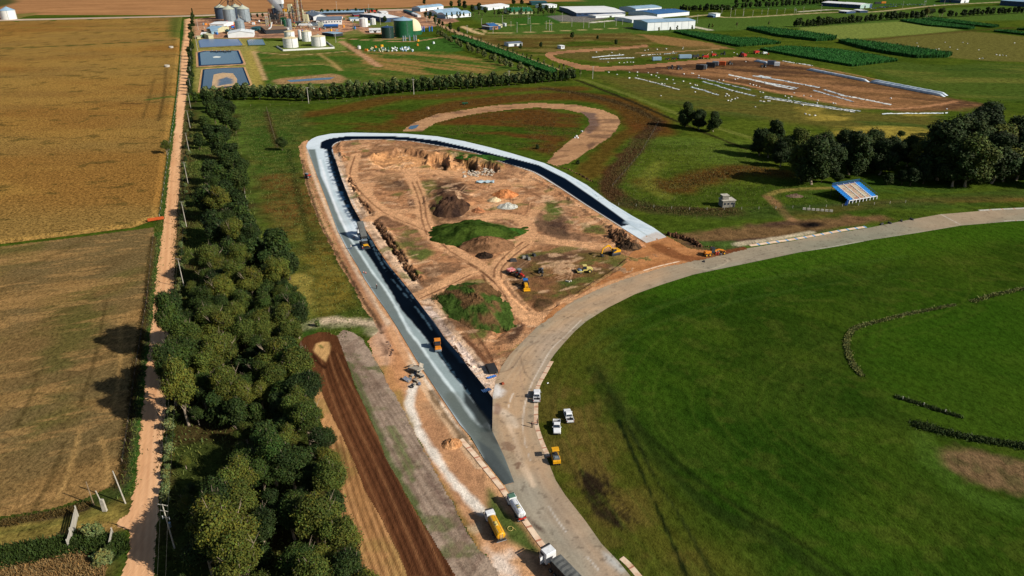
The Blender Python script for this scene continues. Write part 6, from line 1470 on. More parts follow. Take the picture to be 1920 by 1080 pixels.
# debris heap of slabs, pipes and tyres
P_slab=mat('m_slab',C(176,166,150),0.9,var=0.2,scale=1);P_bl=mat('m_bluish_debris',C(120,126,140),0.9,var=0.25)
dl=[('concrete_slab',781,697,2.3,1.7,.35,0.25,0.9,'large tilted concrete slab on top of the debris heap'),('concrete_slab',790,690,1.0,.8,.25,.5,.7,'small slab at the upper right of the debris heap'),('concrete_slab',771,689,1.2,.6,.2,-.3,.6,'narrow slab at the upper left of the debris heap'),
 ('concrete_slab',788,706,1.0,.8,.3,.2,.5,'pale slab at the right of the debris heap'),('concrete_slab',763,714,1.4,.8,.2,-.2,.3,'bluish slab at the lower left of the debris heap'),('concrete_slab',781,716,1.6,.6,.25,.1,.3,'long slab at the bottom of the debris heap')]
for nm,px,py,a,b,c,t,zz,lb in dl:
    k=MB();k.box((0,0,0),(a*1.6,b*1.6,c));o=k.build(nm,P_bl if 'bluish' in lb else P_slab,bevel=0.05);x,y=G(px,py);o.location=(x,y,zz+0.2);o.rotation_euler=(t,rg.uniform(-.35,.35),rg.random()*3);tag(o,lb,'slab','slabs of the debris heap')
for px,py,lb in [(783,703,'tyre lying on the right side of the debris heap'),(788,709,'tyre at the lower right of the debris heap'),(772,726,'single tyre at the foot of the debris heap')]:
    k=MB();k.lathe([(0.32,-.14),(0.55,-.16),(0.62,0),(0.55,.16),(0.32,.14)],(0,0,0),16);o=k.build('tyre',P_black,None,True);x,y=G(px,py);o.location=(x,y,0.6 if py<720 else .25);o.rotation_euler=(.3,.2,0);tag(o,lb,'tyre','tyres on the debris heap')
for i in range(16):
    px=rg.uniform(762,794);py=rg.uniform(690,722);x,y=G(px,py)
    o=block('rubble_stone',x,y,rg.uniform(.25,.6),rg.choice([P_slab,P_bl,P_conc2]),rg,rg.uniform(0,.35));tag(o,'small lump of rubble among the slabs of the debris heap','stone','rubble of the debris heap')
# black-lined mixing tub and bags at the tip
k=MB();k.box((0,0,0.5),(2.6,4.2,1.0));c=empty('trailer_box');k.build('box_wall',P_black,c)
k=MB();k.box((0,0,1.02),(2.3,3.9,0.06));k.build('cover',P_black,c);
for s in (-1,1): wheel(c,0.0,s*1.3,0.35,0.2)
k=MB();k.box((0.9,-2.5,0.5),(0.12,0.9,0.12));k.build('drawbar',P_steel,c)
place(c,G(922,694),R(17),'black open container at the tip of the construction site','container')
for px,py,a,b,lb in [(922,708,1.4,.5,'blue and white sheet of plastic below the black container'),(912,733,1.3,.7,'dark blue bag on the lime at the tip of the site')]:
    n=8;vs=[];
    for i in range(n+1):
        for j in range(5): vs.append(((i/n-.5)*a*2,(j/4-.5)*b*2,0.12+0.14*math.sin(i*2.1+j*1.7)))
    k=MB();k.add(vs,[(i*5+j,i*5+j+1,i*5+j+6,i*5+j+5) for i in range(n) for j in range(4)]);o=k.build('plastic_sheet' if a==1.4 else 'bag',P_blue if a==1.4 else mat('m_bag',(0.02,0.06,0.16),0.5));x,y=G(px,py);o.location=(x,y,0.18);o.rotation_euler=(0,0,.5);tag(o,lb,'plastic sheet' if a==1.4 else 'bag')
k=MB()
vs=[]
for i in range(11):
    for j in range(6): vs.append(((i/10-.5)*9,(j/5-.5)*4,0.25+0.3*math.sin(i*1.7+j*1.3)*math.cos(j*2.0)))
k.add(vs,[(i*6+j,i*6+j+1,i*6+j+7,i*6+j+6) for i in range(10) for j in range(5)]);o=k.build('plastic_sheet',mat('m_tarp_pale',C(186,206,214),0.5,var=0.3,scale=.5));x,y=G(910,342);o.location=(x,y,0.3);tag(o,'crumpled pale blue plastic sheeting above the sand piles','plastic sheet')
# ================= kerbs =================
P_kw=mat('m_kerb_white',C(232,208,180),0.9,var=0.15,scale=0.6,dirt=C(206,160,128));P_kr=mat('m_kerb_red',C(192,132,104),0.9,var=0.15,scale=0.6);P_kw2=mat('m_kerb_dusty',C(206,160,122),0.9,var=0.15,scale=.6);P_kb=mat('m_kerb_blue',C(120,164,206),0.9,var=0.15)
def kerb(pts,width,step,mats,label,h=0.09,side=1,base=0.055,name='kerb',redfrac=0.12,cat='kerb'):
    W=smooth_pts(GW(pts));L=np.r_[0,np.cumsum(np.linalg.norm(np.diff(W,axis=0),axis=1))]
    r=empty(name);n=max(1,int(L[-1]/step))
    def pt(s,o):
        s=min(max(s,0),L[-1]);e=0.3
        p=along(W,L,s);a=along(W,L,max(0,s-e));b=along(W,L,min(L[-1],s+e));d=(b-a)/np.linalg.norm(b-a);nn=np.array([-d[1],d[0]])*side
        return p+nn*o
    for k in range(n):
        for (f0,f1,m,hh) in ((0,1-redfrac,mats[0],h),(1-redfrac,1,mats[1],h-0.004)):
            if f1<=f0: continue
            vs=[];q=5
            for i in range(q+1):
                s=(k+f0+(f1-f0)*i/q)*step
                a=pt(s,0);b=pt(s,width)
                vs+=[(*a,base-0.15),(*a,base+0.01),(*b,base+hh),(*b,base-0.15)]
            fs=[]
            for i in range(q):
                for j in range(3): fs.append((i*4+j,i*4+j+1,i*4+5+j,i*4+4+j))
            fs+=[(0,3,2,1),(q*4,q*4+1,q*4+2,q*4+3)]
            g=MB();g.add(vs,fs);g.build('kerb_block' if m is mats[0] else 'coloured_block',m,r)
    tag(r,label,cat)
kerb([(1031,677),(1018,700),(1006,722),(1002,742),(1001,787),(1004,806),(1013,833),(1028,866)],1.1,3.4,(P_kw,P_kr),'pale curved kerb between the old track and the grass, beside the pickups',side=-1 if False else 1,base=0.05)
kerb([(1161,1049),(1175,1062),(1192,1082),(1215,1110)],1.2,3.0,(P_kw,P_kr),'short white and red kerb at the bottom edge right of the track',side=1)
kerb([(868,822),(890,846),(912,873),(934,900),(946,915),(966,944),(990,976),(1018,1015),(1040,1042)],1.3,4.2,(P_kw,P_kr),'white and pink kerb running past the white tank truck',side=-1)
kerb([(1408,462),(1450,456),(1493,449.5),(1549,439.5),(1590,432),(1631,426)],1.6,4.6,(P_kw,P_kb),'white and blue kerb on the far side of the old track',side=1,redfrac=0.22)
kerb([(1209,509),(1244,499),(1282,490.5)],1.0,3.5,(P_kw,P_kw2),'dusty kerb where the clay apron meets the old track',side=1)
kerb([(1838,396),(1870,394),(1925,391.5),(1980,389)],1.4,6,(P_conc,P_kr),'white kerb at the right edge of the picture',side=1,redfrac=.1)
kerb([(1880,414),(1920,412.5),(1990,410)],0.8,6,(P_conc,P_kr),'narrow white kerb on the near side of the bend at the right edge',side=-1,redfrac=.1)
# ================= utility poles along the road =================
def pole(px,py,h,label,group,arms=1,wood=P_conc,lean=0,rz=0.0,z=0):
    r=empty('utility_pole');k=MB();k.tube((0,0,-0.3),(lean,0,h),0.17,0.10,8);k.build('pole',wood,r)
    if arms:
        k=MB();k.box((lean,0,h-0.15),(2.2,0.14,0.14));k.build('crossarm',wood,r)
        for x in (-1,-.35,1): k=MB();k.tube((x+lean,0,h-0.08),(x+lean,0,h+0.14),0.06,0.04,6);k.build('insulator',P_dark,r)
    x,y=G(px,py) if z==0 else (px,py);r.location=(x,y,0);r.rotation_euler=(0,0,rz);tag(r,label,'power pole',group);return r
PB=[(343,524),(349.5,505),(354,391),(358,322),(358,256),(359,203.5),(358,169),(357,146),(357.5,119)]
bases=[]
names=['power pole opposite the stubble corner','power pole level with the corn field corner','power pole level with the two cone-shaped shadows','power pole level with the lone corn-field tree','power pole above the lone corn-field tree','power pole at the end of the long hedge','power pole below the mud pond','power pole beside the middle pond','power pole beside the upper pond']
BX=G(327.5,1030)
F9=G(358,119)
nb=14
# poles stand on one straight line at one spacing
P0=np.array(G(327.5,1028));dirv=(np.array(G(352.5,505))-P0);dirv=np.array(G(358,203.5))-P0;tot=np.linalg.norm(dirv);dirv/=tot
sp_=tot/7.0
txt={1:'power pole whose top shows above the grove, level with the ploughed loop',2:'power pole level with the corner of the corn field',3:'power pole below the orange culvert gate, upper one',4:'power pole level with the lone tree in the corn',5:'power pole at the upper end of the grove',6:'power pole where the long hedge meets the road',7:'power pole just above the long hedge',8:'power pole beside the lower pond',9:'power pole beside the middle pond',10:'power pole beside the upper pond',11:'power pole by the small white factory hut'}
POLES=[P0]
for k in range(1,12):
    q=P0+dirv*sp_*k;POLES.append(q);pole(q[0],q[1],11.3,txt[k],'power poles along the dirt road',z=1,rz=R(-20))
r=pole(P0[0],P0[1],11.6,'tall concrete pole with three crossarms and a transformer, nearest the camera','power poles along the dirt road',z=1,rz=R(-12));r['z']=0;del r['z']
k=MB();k.box((0,0,9.9),(1.7,.12,.12));k.build('crossarm',P_conc,r);k=MB();k.box((0,0,8.2),(1.6,.12,.12));k.build('crossarm',P_conc,r)
for s in (-1,1): k=MB();k.tube((s*.75,0,7.7),(s*.75,0,8.5),0.07,n=6);k.build('fuse',P_white,r)
k=MB();k.tube((0,0.35,5.4),(0,0.35,6.5),0.32,n=12);k.build('transformer',P_steel,r)
for j,off in enumerate((-1.0,-0.35,1.0)):
    k=MB()
    allp=[P0-dirv*sp_]+POLES
    for a,b in zip(allp,allp[1:]):
        nn=np.array([-dirv[1],dirv[0]])*-off
        last=None
        for i in range(9):
            t=i/8;p=a+(b-a)*t+nn;z=11.35-1.1*4*t*(1-t)
            if last is not None: k.tube(last,(p[0],p[1],z),0.014,n=3,cap=False)
            last=(p[0],p[1],z)
    o=k.build('power_wire',P_conc2);tag(o,['outer left wire strung along the roadside poles','middle wire strung along the roadside poles','outer right wire strung along the roadside poles'][j],'wire','wires along the road')
# corner posts and gates bottom left
def post(px,py,h,w,label,ln=(0,0),m=P_conc,cat='post',name='concrete_post',group=None):
    r=MB();r.tube((0,0,-.3),(ln[0],ln[1],h),w,w*0.7,7);o=r.build(name,m);x,y=G(px,py);o.location=(x,y,0);tag(o,label,cat,group)
post(235.5,944,9.0,0.17,'tall pale concrete pole at the corner of the stubble field',ln=(-.6,0),cat='pole',name='concrete_pole')
post(176,947,6.5,0.14,'thin dark pole behind the low concrete post',m=P_wood,cat='pole',name='wooden_pole')
k=MB();k.box((0,0,1.6),(.9,.5,3.2),top=(.8,.9));k.tube((-.3,0,3.1),(-.6,0,5.6),.12,n=6);o=k.build('concrete_post',P_conc);x,y=G(197,958);o.location=(x,y,0);tag(o,'thick pale concrete post with a thin top at the field corner','post')
def panel(a,b,h,label,slats=7,broken=0):
    p=np.array(G(*a));q=np.array(G(*b));L=np.linalg.norm(q-p);r=empty('gate');r.location=((p[0]+q[0])/2,(p[1]+q[1])/2,0);r.rotation_euler=(0,0,math.atan2(q[1]-p[1],q[0]-p[0]))
    rgg=random.Random(broken)
    k=MB()
    for i in range(slats): k.box((0,0,0.3+i*h/slats),(L,0.08,h/slats*0.72),ry=rgg.uniform(-.02,.02))
    k.build('slat_panel',P_conc,r)
    for s in (-1,1): k=MB();k.box((s*L/2,0,h*0.55),(.22,.22,h*1.15));k.build('gate_post',P_conc,r)
    tag(r,label,'gate','white slatted gates at the lane')
panel((137,1012),(147,968),2.6,'upper pale slatted cattle gate across the field lane',6,1)
panel((131,1030),(137,1008),2.4,'lower pale slatted cattle gate across the field lane',6,2)
panel((206,1040),(213,1004),1.9,'low slatted wooden fence piece near the road junction',5,3)
r=empty('culvert_gate');k=MB();k.box((0,0,1.2),(6.5,.25,1.3));k.build('gate_panel',mat('m_orange_red',C(206,92,36),0.6),r)
for s in (-1,1): k=MB();k.tube((s*2.9,0,0),(s*2.9,0,1.9),.12,n=6);k.build('gate_leg',P_steeld,r)
x,y=G(293,415);r.location=(x,y,0);r.rotation_euler=(0,0,R(28));tag(r,'orange barrier at the corner of the corn field','barrier')
# white dishes / tanks in the corn
for px,py,lb in [(321.5,92,'round white water trough at the edge of the corn, upper one'),(314,128,'round white water trough at the edge of the corn, lower one')]:
    r=empty('water_trough');k=MB();k.lathe([(0.05,0.9),(2.0,0.9),(2.1,1.9),(2.4,1.9),(2.4,0),(0.05,0)],(0,0,0),20);k.build('basin',P_conc,r);k=MB();k.lathe([(0.01,1.5),(2.05,1.5)],(0,0,0),20);k.build('trough_water',P_steel,r)
    x,y=G(px,py);r.location=(x,y,1.2);tag(r,lb,'trough','troughs in the corn')
# ================= fences =================
def fence(pts,step,h,label,m=P_wood,wires=3,name='wire_fence'):
    W=GW(pts);L=np.r_[0,np.cumsum(np.linalg.norm(np.diff(W,axis=0),axis=1))];r=empty(name)
    n=int(L[-1]/step);P=[along(W,L,min(L[-1],i*step)) for i in range(n+1)]
    x0,y0=P[0];r.location=(x0,y0,0)
    for i,p in enumerate(P): k=MB();k.box((p[0]-x0,p[1]-y0,h/2),(.16,.16,h));k.build('fence_post',m,r)
    k=MB()
    for a,b in zip(P,P[1:]):
        for j in range(wires): z=h*(j+1)/wires*0.95;k.tube((a[0]-x0,a[1]-y0,z),(b[0]-x0,b[1]-y0,z),.02,n=3,cap=False)
    k.build('fence_wire',P_steeld,r);tag(r,label,'fence')
fence([(455,340),(466,400),(480,440),(500,480)],7,1.3,'wire fence with pale posts along the right side of the open grove',P_conc)
fence([(500,203),(508,235),(522,281)],6,1.2,'old wooden fence left of the hairpin bend')
fence([(1235,230),(1200,290),(1165,330),(1148,350)],7,1.2,'wire fence running down through the rust-coloured weeds')
fence([(470,199),(600,194),(760,184),(900,176),(1060,166)],14,1.3,'wire fence in front of the long hedge')
fence([(1160,385),(1300,394),(1430,392),(1560,388),(1700,380)],8,1.2,'fence with white posts between the pasture and the circuit',P_conc)
fence([(288,445),(275,570),(255,690),(240,800),(224,905)],8,1.1,'wire fence along the edge of the stubble field')
fence([(1692,750),(1730,761),(1790,780)],5,1.1,'short fence on the grass bank of the infield',P_conc)
fence([(340,98),(333,175),(322,250),(306,362),(299,410)],10,1.2,'wire fence between the corn and the road verge',P_conc)
# ================= grandstand =================
r=empty('grandstand')
a=np.array(G(1591,382));b=np.array(G(1643,373));L=float(np.linalg.norm(b-a));D=11.5;H0=1.6;H1=5.4
r.location=(a[0],a[1],0);r.rotation_euler=(0,0,math.atan2(b[1]-a[1],b[0]-a[0]))
n=10;P_bs=mat('m_stand_blue',C(34,134,214),0.6,var=0.1,scale=.5);P_seat=mat('m_stand_boards',C(186,176,152),0.85,var=0.25,scale=.4,dirt=C(170,120,100))
for nm,x0,x1,m in (('blue_steps',0,L*.17,P_bs),('seat_bench',L*.17,L*.39,P_seat),('seat_bench',L*.40,L*.60,P_seat),('seat_bench',L*.61,L*.80,P_seat),('blue_steps',L*.80,L,P_bs)):
    k=MB()
    for i in range(n):
        y=D*i/n;z=H0+(H1-H0)*i/n;k.box(((x0+x1)/2,y+D/n/2,z),(x1-x0,D/n*1.02,.12));k.box(((x0+x1)/2,y,z-.2),(x1-x0-0.02,.08,.5))
    k.build(nm,m,r)
for x in (L*.17,L*.395,L*.605,L*.80): 
    k=MB();k.box((x,D/2,(H0+H1)/2+.12),(.25,D*1.04,.1),rx=math.atan2(H1-H0,D));k.build('aisle_rail',P_white,r)
k=MB();k.box((L/2,-.1,H0-.05),(L+.2,.25,.3));k.build('front_beam',P_white,r)
for i in range(9): k=MB();k.box((L*i/8,-.1,H0/2-.1),(.35,.3,H0));k.build('front_pillar',P_white,r)
for i in range(6):
    for y,hh in ((D*.5,(H0+H1)/2-.3),(D*.97,H1-.4)): k=MB();k.tube((L*i/5,y,0),(L*i/5,y,hh),.12,n=6);k.build('support_post',P_dark,r)
for s,x in ((0,0.02),(1,L-.02)):
    k=MB();k.tube((x,0,H0+1),(x,D,H1+1.1),.05,n=5);
    for i in range(8): k.tube((x,D*i/7,H0+(H1-H0)*i/7),(x,D*i/7,H0+(H1-H0)*i/7+1.05),.04,n=4)
    k.build('side_railing',P_blue,r)
k=MB();k.tube((0,D,H1+1.1),(L,D,H1+1.1),.06,n=5).tube((0,D,H1+.6),(L,D,H1+.6),.05,n=5)
for i in range(13): k.tube((L*i/12,D,H1-.1),(L*i/12,D,H1+1.1),.05,n=4)
k.build('back_railing',P_blue,r)
k=MB();k.box((L/2,D+.05,H1-.3),(L,.1,1.0));k.build('back_panel',mat('m_stand_navy',C(20,70,140),.6),r)
k=MB();k.add([(-3.8,-1.2,.2),(-3.0,-2.0,.2),(.2,.2,H0),(-.6,1.0,H0)],[(0,1,2,3)]);k.box((-1.9,-.6,1.0),(4.6,.15,.15),rz=.75,ry=-.35);k.build('access_stairs',mat('m_stand_navy',C(20,70,140),.6),r)
tag(r,'blue grandstand with pale seat benches and white front pillars below the wood','grandstand')
# row of white tyres / barrier and posts
r=empty('barrier');
for i in range(7):
    k=MB();k.box((i*1.9,0,.45),(1.5,.7,.9),top=(.9,.7));k.build('barrier_block',P_conc,r)
x,y=G(1508,393);r.location=(x,y,0);r.rotation_euler=(0,0,R(-14));tag(r,'low line of white barrier blocks in the weeds left of the grandstand','barrier')
# grey blockhouse
r=empty('control_hut')
k=MB();k.box((0,0,1.6),(6,4.5,3.2));w1=k.build('wall',P_conc2,r)
k=MB();k.box((0,0,3.28),(6.6,5.1,.16));k.build('roof',P_conc,r)
k=MB();k.box((-1.3,0.3,4.3),(3.0,2.6,1.9));k.build('tower_room',P_conc2,r)
k=MB();k.box((-1.3,.3,5.32),(3.4,3.0,.14));k.build('tower_roof',P_conc,r)
for i in range(3): k=MB();k.box((-2+i*1.7,-2.27,1.8),(.9,.06,.9));k.build('window',P_glass,w1)
k=MB();k.box((2.4,-2.27,1.1),(.9,.06,2.1));k.build('door',P_steeld,w1)
x,y=G(1362,386);r.location=(x,y,0);r.rotation_euler=(0,0,R(10));tag(r,'small grey concrete control hut with a raised room, alone in the pasture','hut')
# litter and small things on the old track
def litter(nm,px,py,s,m,lb,cat,g=None):
    k=MB();k.box((0,0,s[2]/2),s,top=(.8,.7));o=k.build(nm,m,bevel=0.02);x,y=G(px,py);o.location=(x,y,.06);o.rotation_euler=(0,0,rg.random()*3);tag(o,lb,cat,g)
litter('drum',942.5,720.5,(.8,.8,.5),mat('m_rusty',C(150,70,40),.8),'rusty round drum on the old track near the tip','drum')
litter('black_bag',1320,491,(1.4,.8,.4),P_dark,'black bag on the old track below the grader','bag')
litter('white_block',1027,719,(.6,.3,.2),P_white,'white scrap on the grass above the pickups','litter')
litter('metal_box',962,489+1,(2.8,1.8,1.0),P_dark,'black steel box on the site above the machines','box')
for i,(px,py) in enumerate([(982,484),(988,483),(992,487),(1001,480)]): litter('tyre_stack',px,py,(1.6,1.2,.9),P_steeld if i%2 else P_conc2,['left','second','third','rightmost'][i]+' piece of the scrap row right of the black box','scrap','scrap above the machines')
for i,(px,py) in enumerate([(1062,528),(1066,529),(1070,528)]): litter('white_sack',px,py,(.8,.6,.5),P_conc,['left','middle','right'][i]+' white sack on the small green patch','sack','sacks on the green patch')
for i,(px,py) in enumerate([(1078,259),(1081,256),(1083,259),(1091,247)]): litter('white_sack',px,py,(1.2,.9,.7),P_white,['lowest left','middle','right','upper single'][i]+' white sack at the inner edge of the clay loop','sack','sacks at the clay loop')
for i,(px,py) in enumerate([(1653,421),(1668,419),(1690,415),(1709,412)]): litter('tyre',px,py,(2.0,.8,.6),P_dark,['leftmost','second','third','rightmost'][i]+' dark tyre bundle on the far edge of the old track','tyre','tyre bundles on the track edge')
r=empty('farm_cart');k=MB();k.box((0,0,1.0),(4,1.8,.8),top=(1.1,1.1));k.build('cart_box',P_green,r)
for s in (-1,1): wheel(r,-.6,s*1.0,.4,.25);
k=MB();k.box((2.7,0,.7),(1.6,.12,.12));k.build('drawbar',P_dark,r);place(r,G(872,196),0.1,'green farm cart standing in the weeds above the clay loop','cart')
# ================= buildings =================
W_white=mat('m_wall_white',C(232,238,240),0.7,var=0.06,scale=.15);W_blue=mat('m_wall_lightblue',C(150,186,206),0.6,var=0.08,scale=.15)
R_white=mat('m_roof_white',C(240,242,242),0.6,var=0.06,scale=.1);R_lblue=mat('m_roof_lightblue',C(150,182,206),0.5,var=0.12,scale=.1);R_blue=mat('m_roof_blue',C(52,104,160),0.5,var=0.12,scale=.1)
R_green=mat('m_roof_green',C(28,104,66),0.6,var=0.12,scale=.1);W_cream=mat('m_wall_cream',C(206,200,160),0.8,var=0.1,scale=.2);R_grey=mat('m_roof_grey',C(116,130,146),0.6,var=0.15,scale=.1)
W_navy=mat('m_wall_navy',C(44,72,110),0.6,var=0.1,scale=.2);W_brick=mat('m_wall_brick',C(172,124,92),0.85,var=0.15,scale=.5);R_teal=mat('m_roof_teal',C(30,84,90),0.6,var=.1,scale=.1)
def building(FL,FR,BL,h,rise,wall,roof,label,cat='building',name='warehouse',ridge='x',nwin=0,ndoor=1,over=0.5,barrel=False,seams=0,side=None,endwall=None):
    """footprint from three ground points: front-left, front-right, back-left"""
    a=np.array(G(*FL));b=np.array(G(*FR));c=np.array(G(*BL))
    L=np.linalg.norm(b-a);u=(b-a)/L;v=np.array([-u[1],u[0]]);D=abs(np.dot(c-a,v));
    if D<4: D=8.0
    r=empty(name);r.location=(a[0],a[1],0);r.rotation_euler=(0,0,math.atan2(u[1],u[0]))
    k=MB()
    if ridge=='x':      # ridge parallel to the front
        n=8 if barrel else 2
        pr=[(0,0),(0,h)]+([(D*(i/n),h+rise*math.sin(math.pi*i/n)) for i in range(1,n)] if rise>0 else [])+[(D,h),(D,0)]
        vs=[(0.0,y,z) for y,z in pr]+[(L,y,z) for y,z in pr];m=len(pr)
        k.add(vs,[tuple(range(m)),tuple(range(m,2*m))[::-1]]+[(i,m+i,m+(i+1)%m,(i+1)%m) for i in (0,m-2,m-1)]);w=k.build('wall',wall,r)
        k=MB();top=[(-over,h-0.15*over)]+[(D*(i/n),h+rise*math.sin(math.pi*i/n)) for i in range(1,n)]+[(D+over,h-0.15*over)] if rise>0 else [(-over,h),(D+over,h)]
        vs=[];m=len(top)
        for x in (-over,L+over):
            vs+=[(x,y,z+0.06) for y,z in top]+[(x,y,z+0.28) for y,z in top]
        fs=[]
        for i in range(m-1): fs+=[(m+i,m+i+1,3*m+i+1,3*m+i),(i,i+1,2*m+i+1,2*m+i),(i,i+1,m+i+1,m+i),(2*m+i,2*m+i+1,3*m+i+1,3*m+i)]
        fs+=[(0,m,3*m,2*m),(m-1,2*m-1,4*m-1,3*m-1)]
        k.add(vs,fs);rf=k.build('roof',roof,r)
    else:               # gable faces the front
        n=2
        pr=[(0,0),(0,h),(L/2,h+rise),(L,h),(L,0)];m=5
        vs=[(x,0.0,z) for x,z in pr]+[(x,D,z) for x,z in pr]
        k.add(vs,[tuple(range(m)),tuple(range(m,2*m))[::-1]]+[(i,m+i,m+(i+1)%m,(i+1)%m) for i in (0,3,4)]);w=k.build('wall',wall,r)
        k=MB()
        for s in (0,1):
            x0,x1=(-over,L/2) if s==0 else (L/2,L+over);z0,z1=(h-.15*over,h+rise) if s==0 else (h+rise,h-.15*over)
            k.add([(x0,-over,z0+.06),(x1,-over,z1+.06),(x1,D+over,z1+.06),(x0,D+over,z0+.06),(x0,-over,z0+.26),(x1,-over,z1+.26),(x1,D+over,z1+.26),(x0,D+over,z0+.26)],[(0,1,2,3),(4,5,6,7),(0,1,5,4),(1,2,6,5),(2,3,7,6),(3,0,4,7)])
        rf=k.build('roof',roof,r)
    if endwall: k=MB();k.box((-.05,D/2,h/2),(.1,D,h));k.build('end_wall',endwall,r)
    for i in range(nwin): k=MB();k.box((L*(i+.5)/nwin,-.03,h*.62),(L/nwin*.5,.1,min(1.4,h*.25)));k.build('window',P_glass,w)
    for i in range(ndoor): k=MB();k.box((L*(i+.5)/ndoor,-.04,min(h*.35,2.2)),(min(4.5,L*.2),.1,min(h*.7,4.4)));k.build('door',P_steeld,w)
    for i in range(seams): k=MB();k.box((L*(i+1)/(seams+1),-.03,h/2),(.35,.12,h));k.build('wall_seam',P_steel,w)
    if barrel or rise>2:
        for i in range(5): k=MB();k.tube((L*(i+.5)/5,D/2 if ridge=='x' else D*.5,h+rise),(L*(i+.5)/5,D/2,h+rise+1.1),.5,n=8);k.build('roof_vent',P_conc,rf)
    tag(r,label,cat);return r
B=building
B((1213.5,57.8),(1302.6,53.6),(1186.7,52.4),10.5,1.8,W_white,R_lblue,'large light blue and white warehouse with vertical wall panels',seams=6,ndoor=0,endwall=W_blue)
B((1232,33.5),(1292,28.4),(1190,27),5.5,2.2,W_white,R_blue,'hall with dark blue roof behind the light blue warehouse',ndoor=0,nwin=0)
B((1185,43),(1243,40),(1183,36),4.5,.8,W_white,R_white,'low white-roofed annex between the two blue-roofed halls',ndoor=2)
B((1191.7,23.8),(1240,20.3),(1176,19.5),6,2.4,W_white,R_lblue,'barrel-roofed light blue shed behind the dark blue roof',barrel=True)
B((1081,31),(1172,29.5),(1029,19),5.5,1.5,W_navy,R_white,'very large white-roofed hall with navy walls',name='hall',nwin=8,endwall=W_navy)
B((1117,34),(1172,30.6),(1112,31.5),3.2,.3,W_white,R_white,'low white canopy in front of the large white hall',name='canopy_building')
B((788.4,22),(831.5,17),(781,20),5.4,3.0,W_white,R_lblue,'upper left light blue barrel-roofed shed',name='barn',barrel=True,endwall=W_blue,ndoor=2)
B((820,31),(864,26.5),(810.5,28.4),5.6,3.6,W_white,R_lblue,'middle light blue barrel-roofed shed',name='barn',barrel=True,endwall=W_blue)
B((836,35.3),(883,31),(824.7,33),5.2,3.4,W_white,R_lblue,'lower light blue barrel-roofed shed behind slender trees',name='barn',barrel=True,endwall=W_blue)
B((915,19.2),(954.7,14.6),(902,15),4.4,2.4,W_white,R_white,'long white shed above the green-roofed one',name='barn',ndoor=2)
B((955,27),(999,26),(942.5,23),4.0,5.0,W_cream,R_green,'shed with bright green roof and cream walls',name='barn',nwin=6)
B((996.7,9.6),(1026,9.4),(994,6),4.5,1.0,R_teal,R_teal,'dark teal shed above the green-roofed one',name='barn')
B((1029,16),(1044,14),(1024,12),5,1,W_white,R_white,'small white building left behind the large white hall',name='building',nwin=3)
B((920,56),(934,55),(918,52),4.6,2.6,W_brick,R_blue,'small brick house with blue roof in the open field',cat='house',name='house',nwin=2)
B((904,54.5),(918,56.3),(904,50),4.2,.4,W_navy,R_white,'dark annex with flat white roof left of the brick house',cat='house',name='house',nwin=2)
B((935,52.3),(942,51.5),(934,48),4.2,.4,W_cream,W_cream,'cream box building right of the brick house',name='building',cat='building',nwin=2)
B((947,49.3),(949.5,49.1),(946.5,48),3.6,.2,W_white,R_white,'tiny white hut right of the brick house',cat='hut',name='hut',nwin=0)
B((953.7,87.3),(979.3,85.7),(951.2,84.5),3.4,.5,W_white,R_grey,'long white shed with dark doorway beside the lane',name='shed',cat='shed',ndoor=1)
B((1052,91.8),(1058.5,91.3),(1051,89.8),3.0,.2,W_white,R_white,'small white hut with a window in the weedy field',cat='hut',name='hut',nwin=1,ndoor=0)
B((1342,32),(1350,31.2),(1340,29.5),4.8,.3,W_white,R_white,'small white building at the end of the field road',cat='building',name='building',ndoor=0)
B((1337,33),(1342,32.4),(1335.5,31),3.0,.3,W_navy,R_lblue,'blue annex left of the small white building',cat='building',name='building',ndoor=0)
r=B((1540,11),(1612,16.2),(1556,8.6),6,1.6,W_navy,R_white,'long blue-walled factory hall with white roof at the upper right',name='hall',nwin=9)
B((1612.5,16.2),(1630,14.6),(1600,11.6),6.4,2.0,mat('m_wall_palegreen',C(170,200,190),.7),R_white,'pale green gable end of the long blue-walled hall',ridge='y',name='hall')
B((1572,24.2),(1587,25.6),(1577,22),3.2,.6,W_navy,R_white,'left one of two small white-roofed sheds',name='shed',cat='shed',nwin=3)
B((1600,21.6),(1612,23.8),(1606,20),3.0,.6,W_navy,R_white,'right one of two small white-roofed sheds',name='shed',cat='shed',nwin=3)
B((1874,9.8),(1990,17.5),(1900,4),8.5,1.5,W_navy,R_lblue,'dark blue hall cut by the upper right corner',name='hall',nwin=10)
B((1762,4.5),(1800,6),(1775,1),6,1.5,W_navy,R_lblue,'blue hall at the upper edge right of the parked cars',name='hall')
B((1801,6),(1816,4.6),(1805,3.4),6.2,1.6,W_white,R_white,'white end of the blue hall at the upper edge',name='hall',ridge='y')
# ---- factory buildings
B((428,71),(476,69.5),(427,66),5.0,2.6,W_white,W_white,'white shed with low gable above the upper pond',name='shed',cat='shed',ridge='y',ndoor=0)
B((394,51.5),(420,51.5),(393,46),4.2,1.2,W_white,R_white,'white-roofed shed beside the grain silos',name='shed',cat='shed')
B((388,60.8),(408,61.5),(386,56),5.0,2.2,W_cream,R_lblue,'cream house with pale blue roof at the factory',name='house',cat='house',nwin=2)
B((397,64.2),(409.5,63.6),(396,60.5),4.2,1.6,W_blue,R_lblue,'small light blue shed in front of the cream house',name='shed',cat='shed')
B((377.5,70.6),(385.5,70.4),(377,67),3.8,1.4,mat('m_wall_green',C(120,170,110),.7),R_white,'tiny green and white hut by the upper pond',name='hut',cat='hut')
B((391.5,73),(401,72.3),(391,69),4.4,.2,W_cream,W_cream,'plain cream block by the upper pond',name='building',cat='building',ndoor=0)
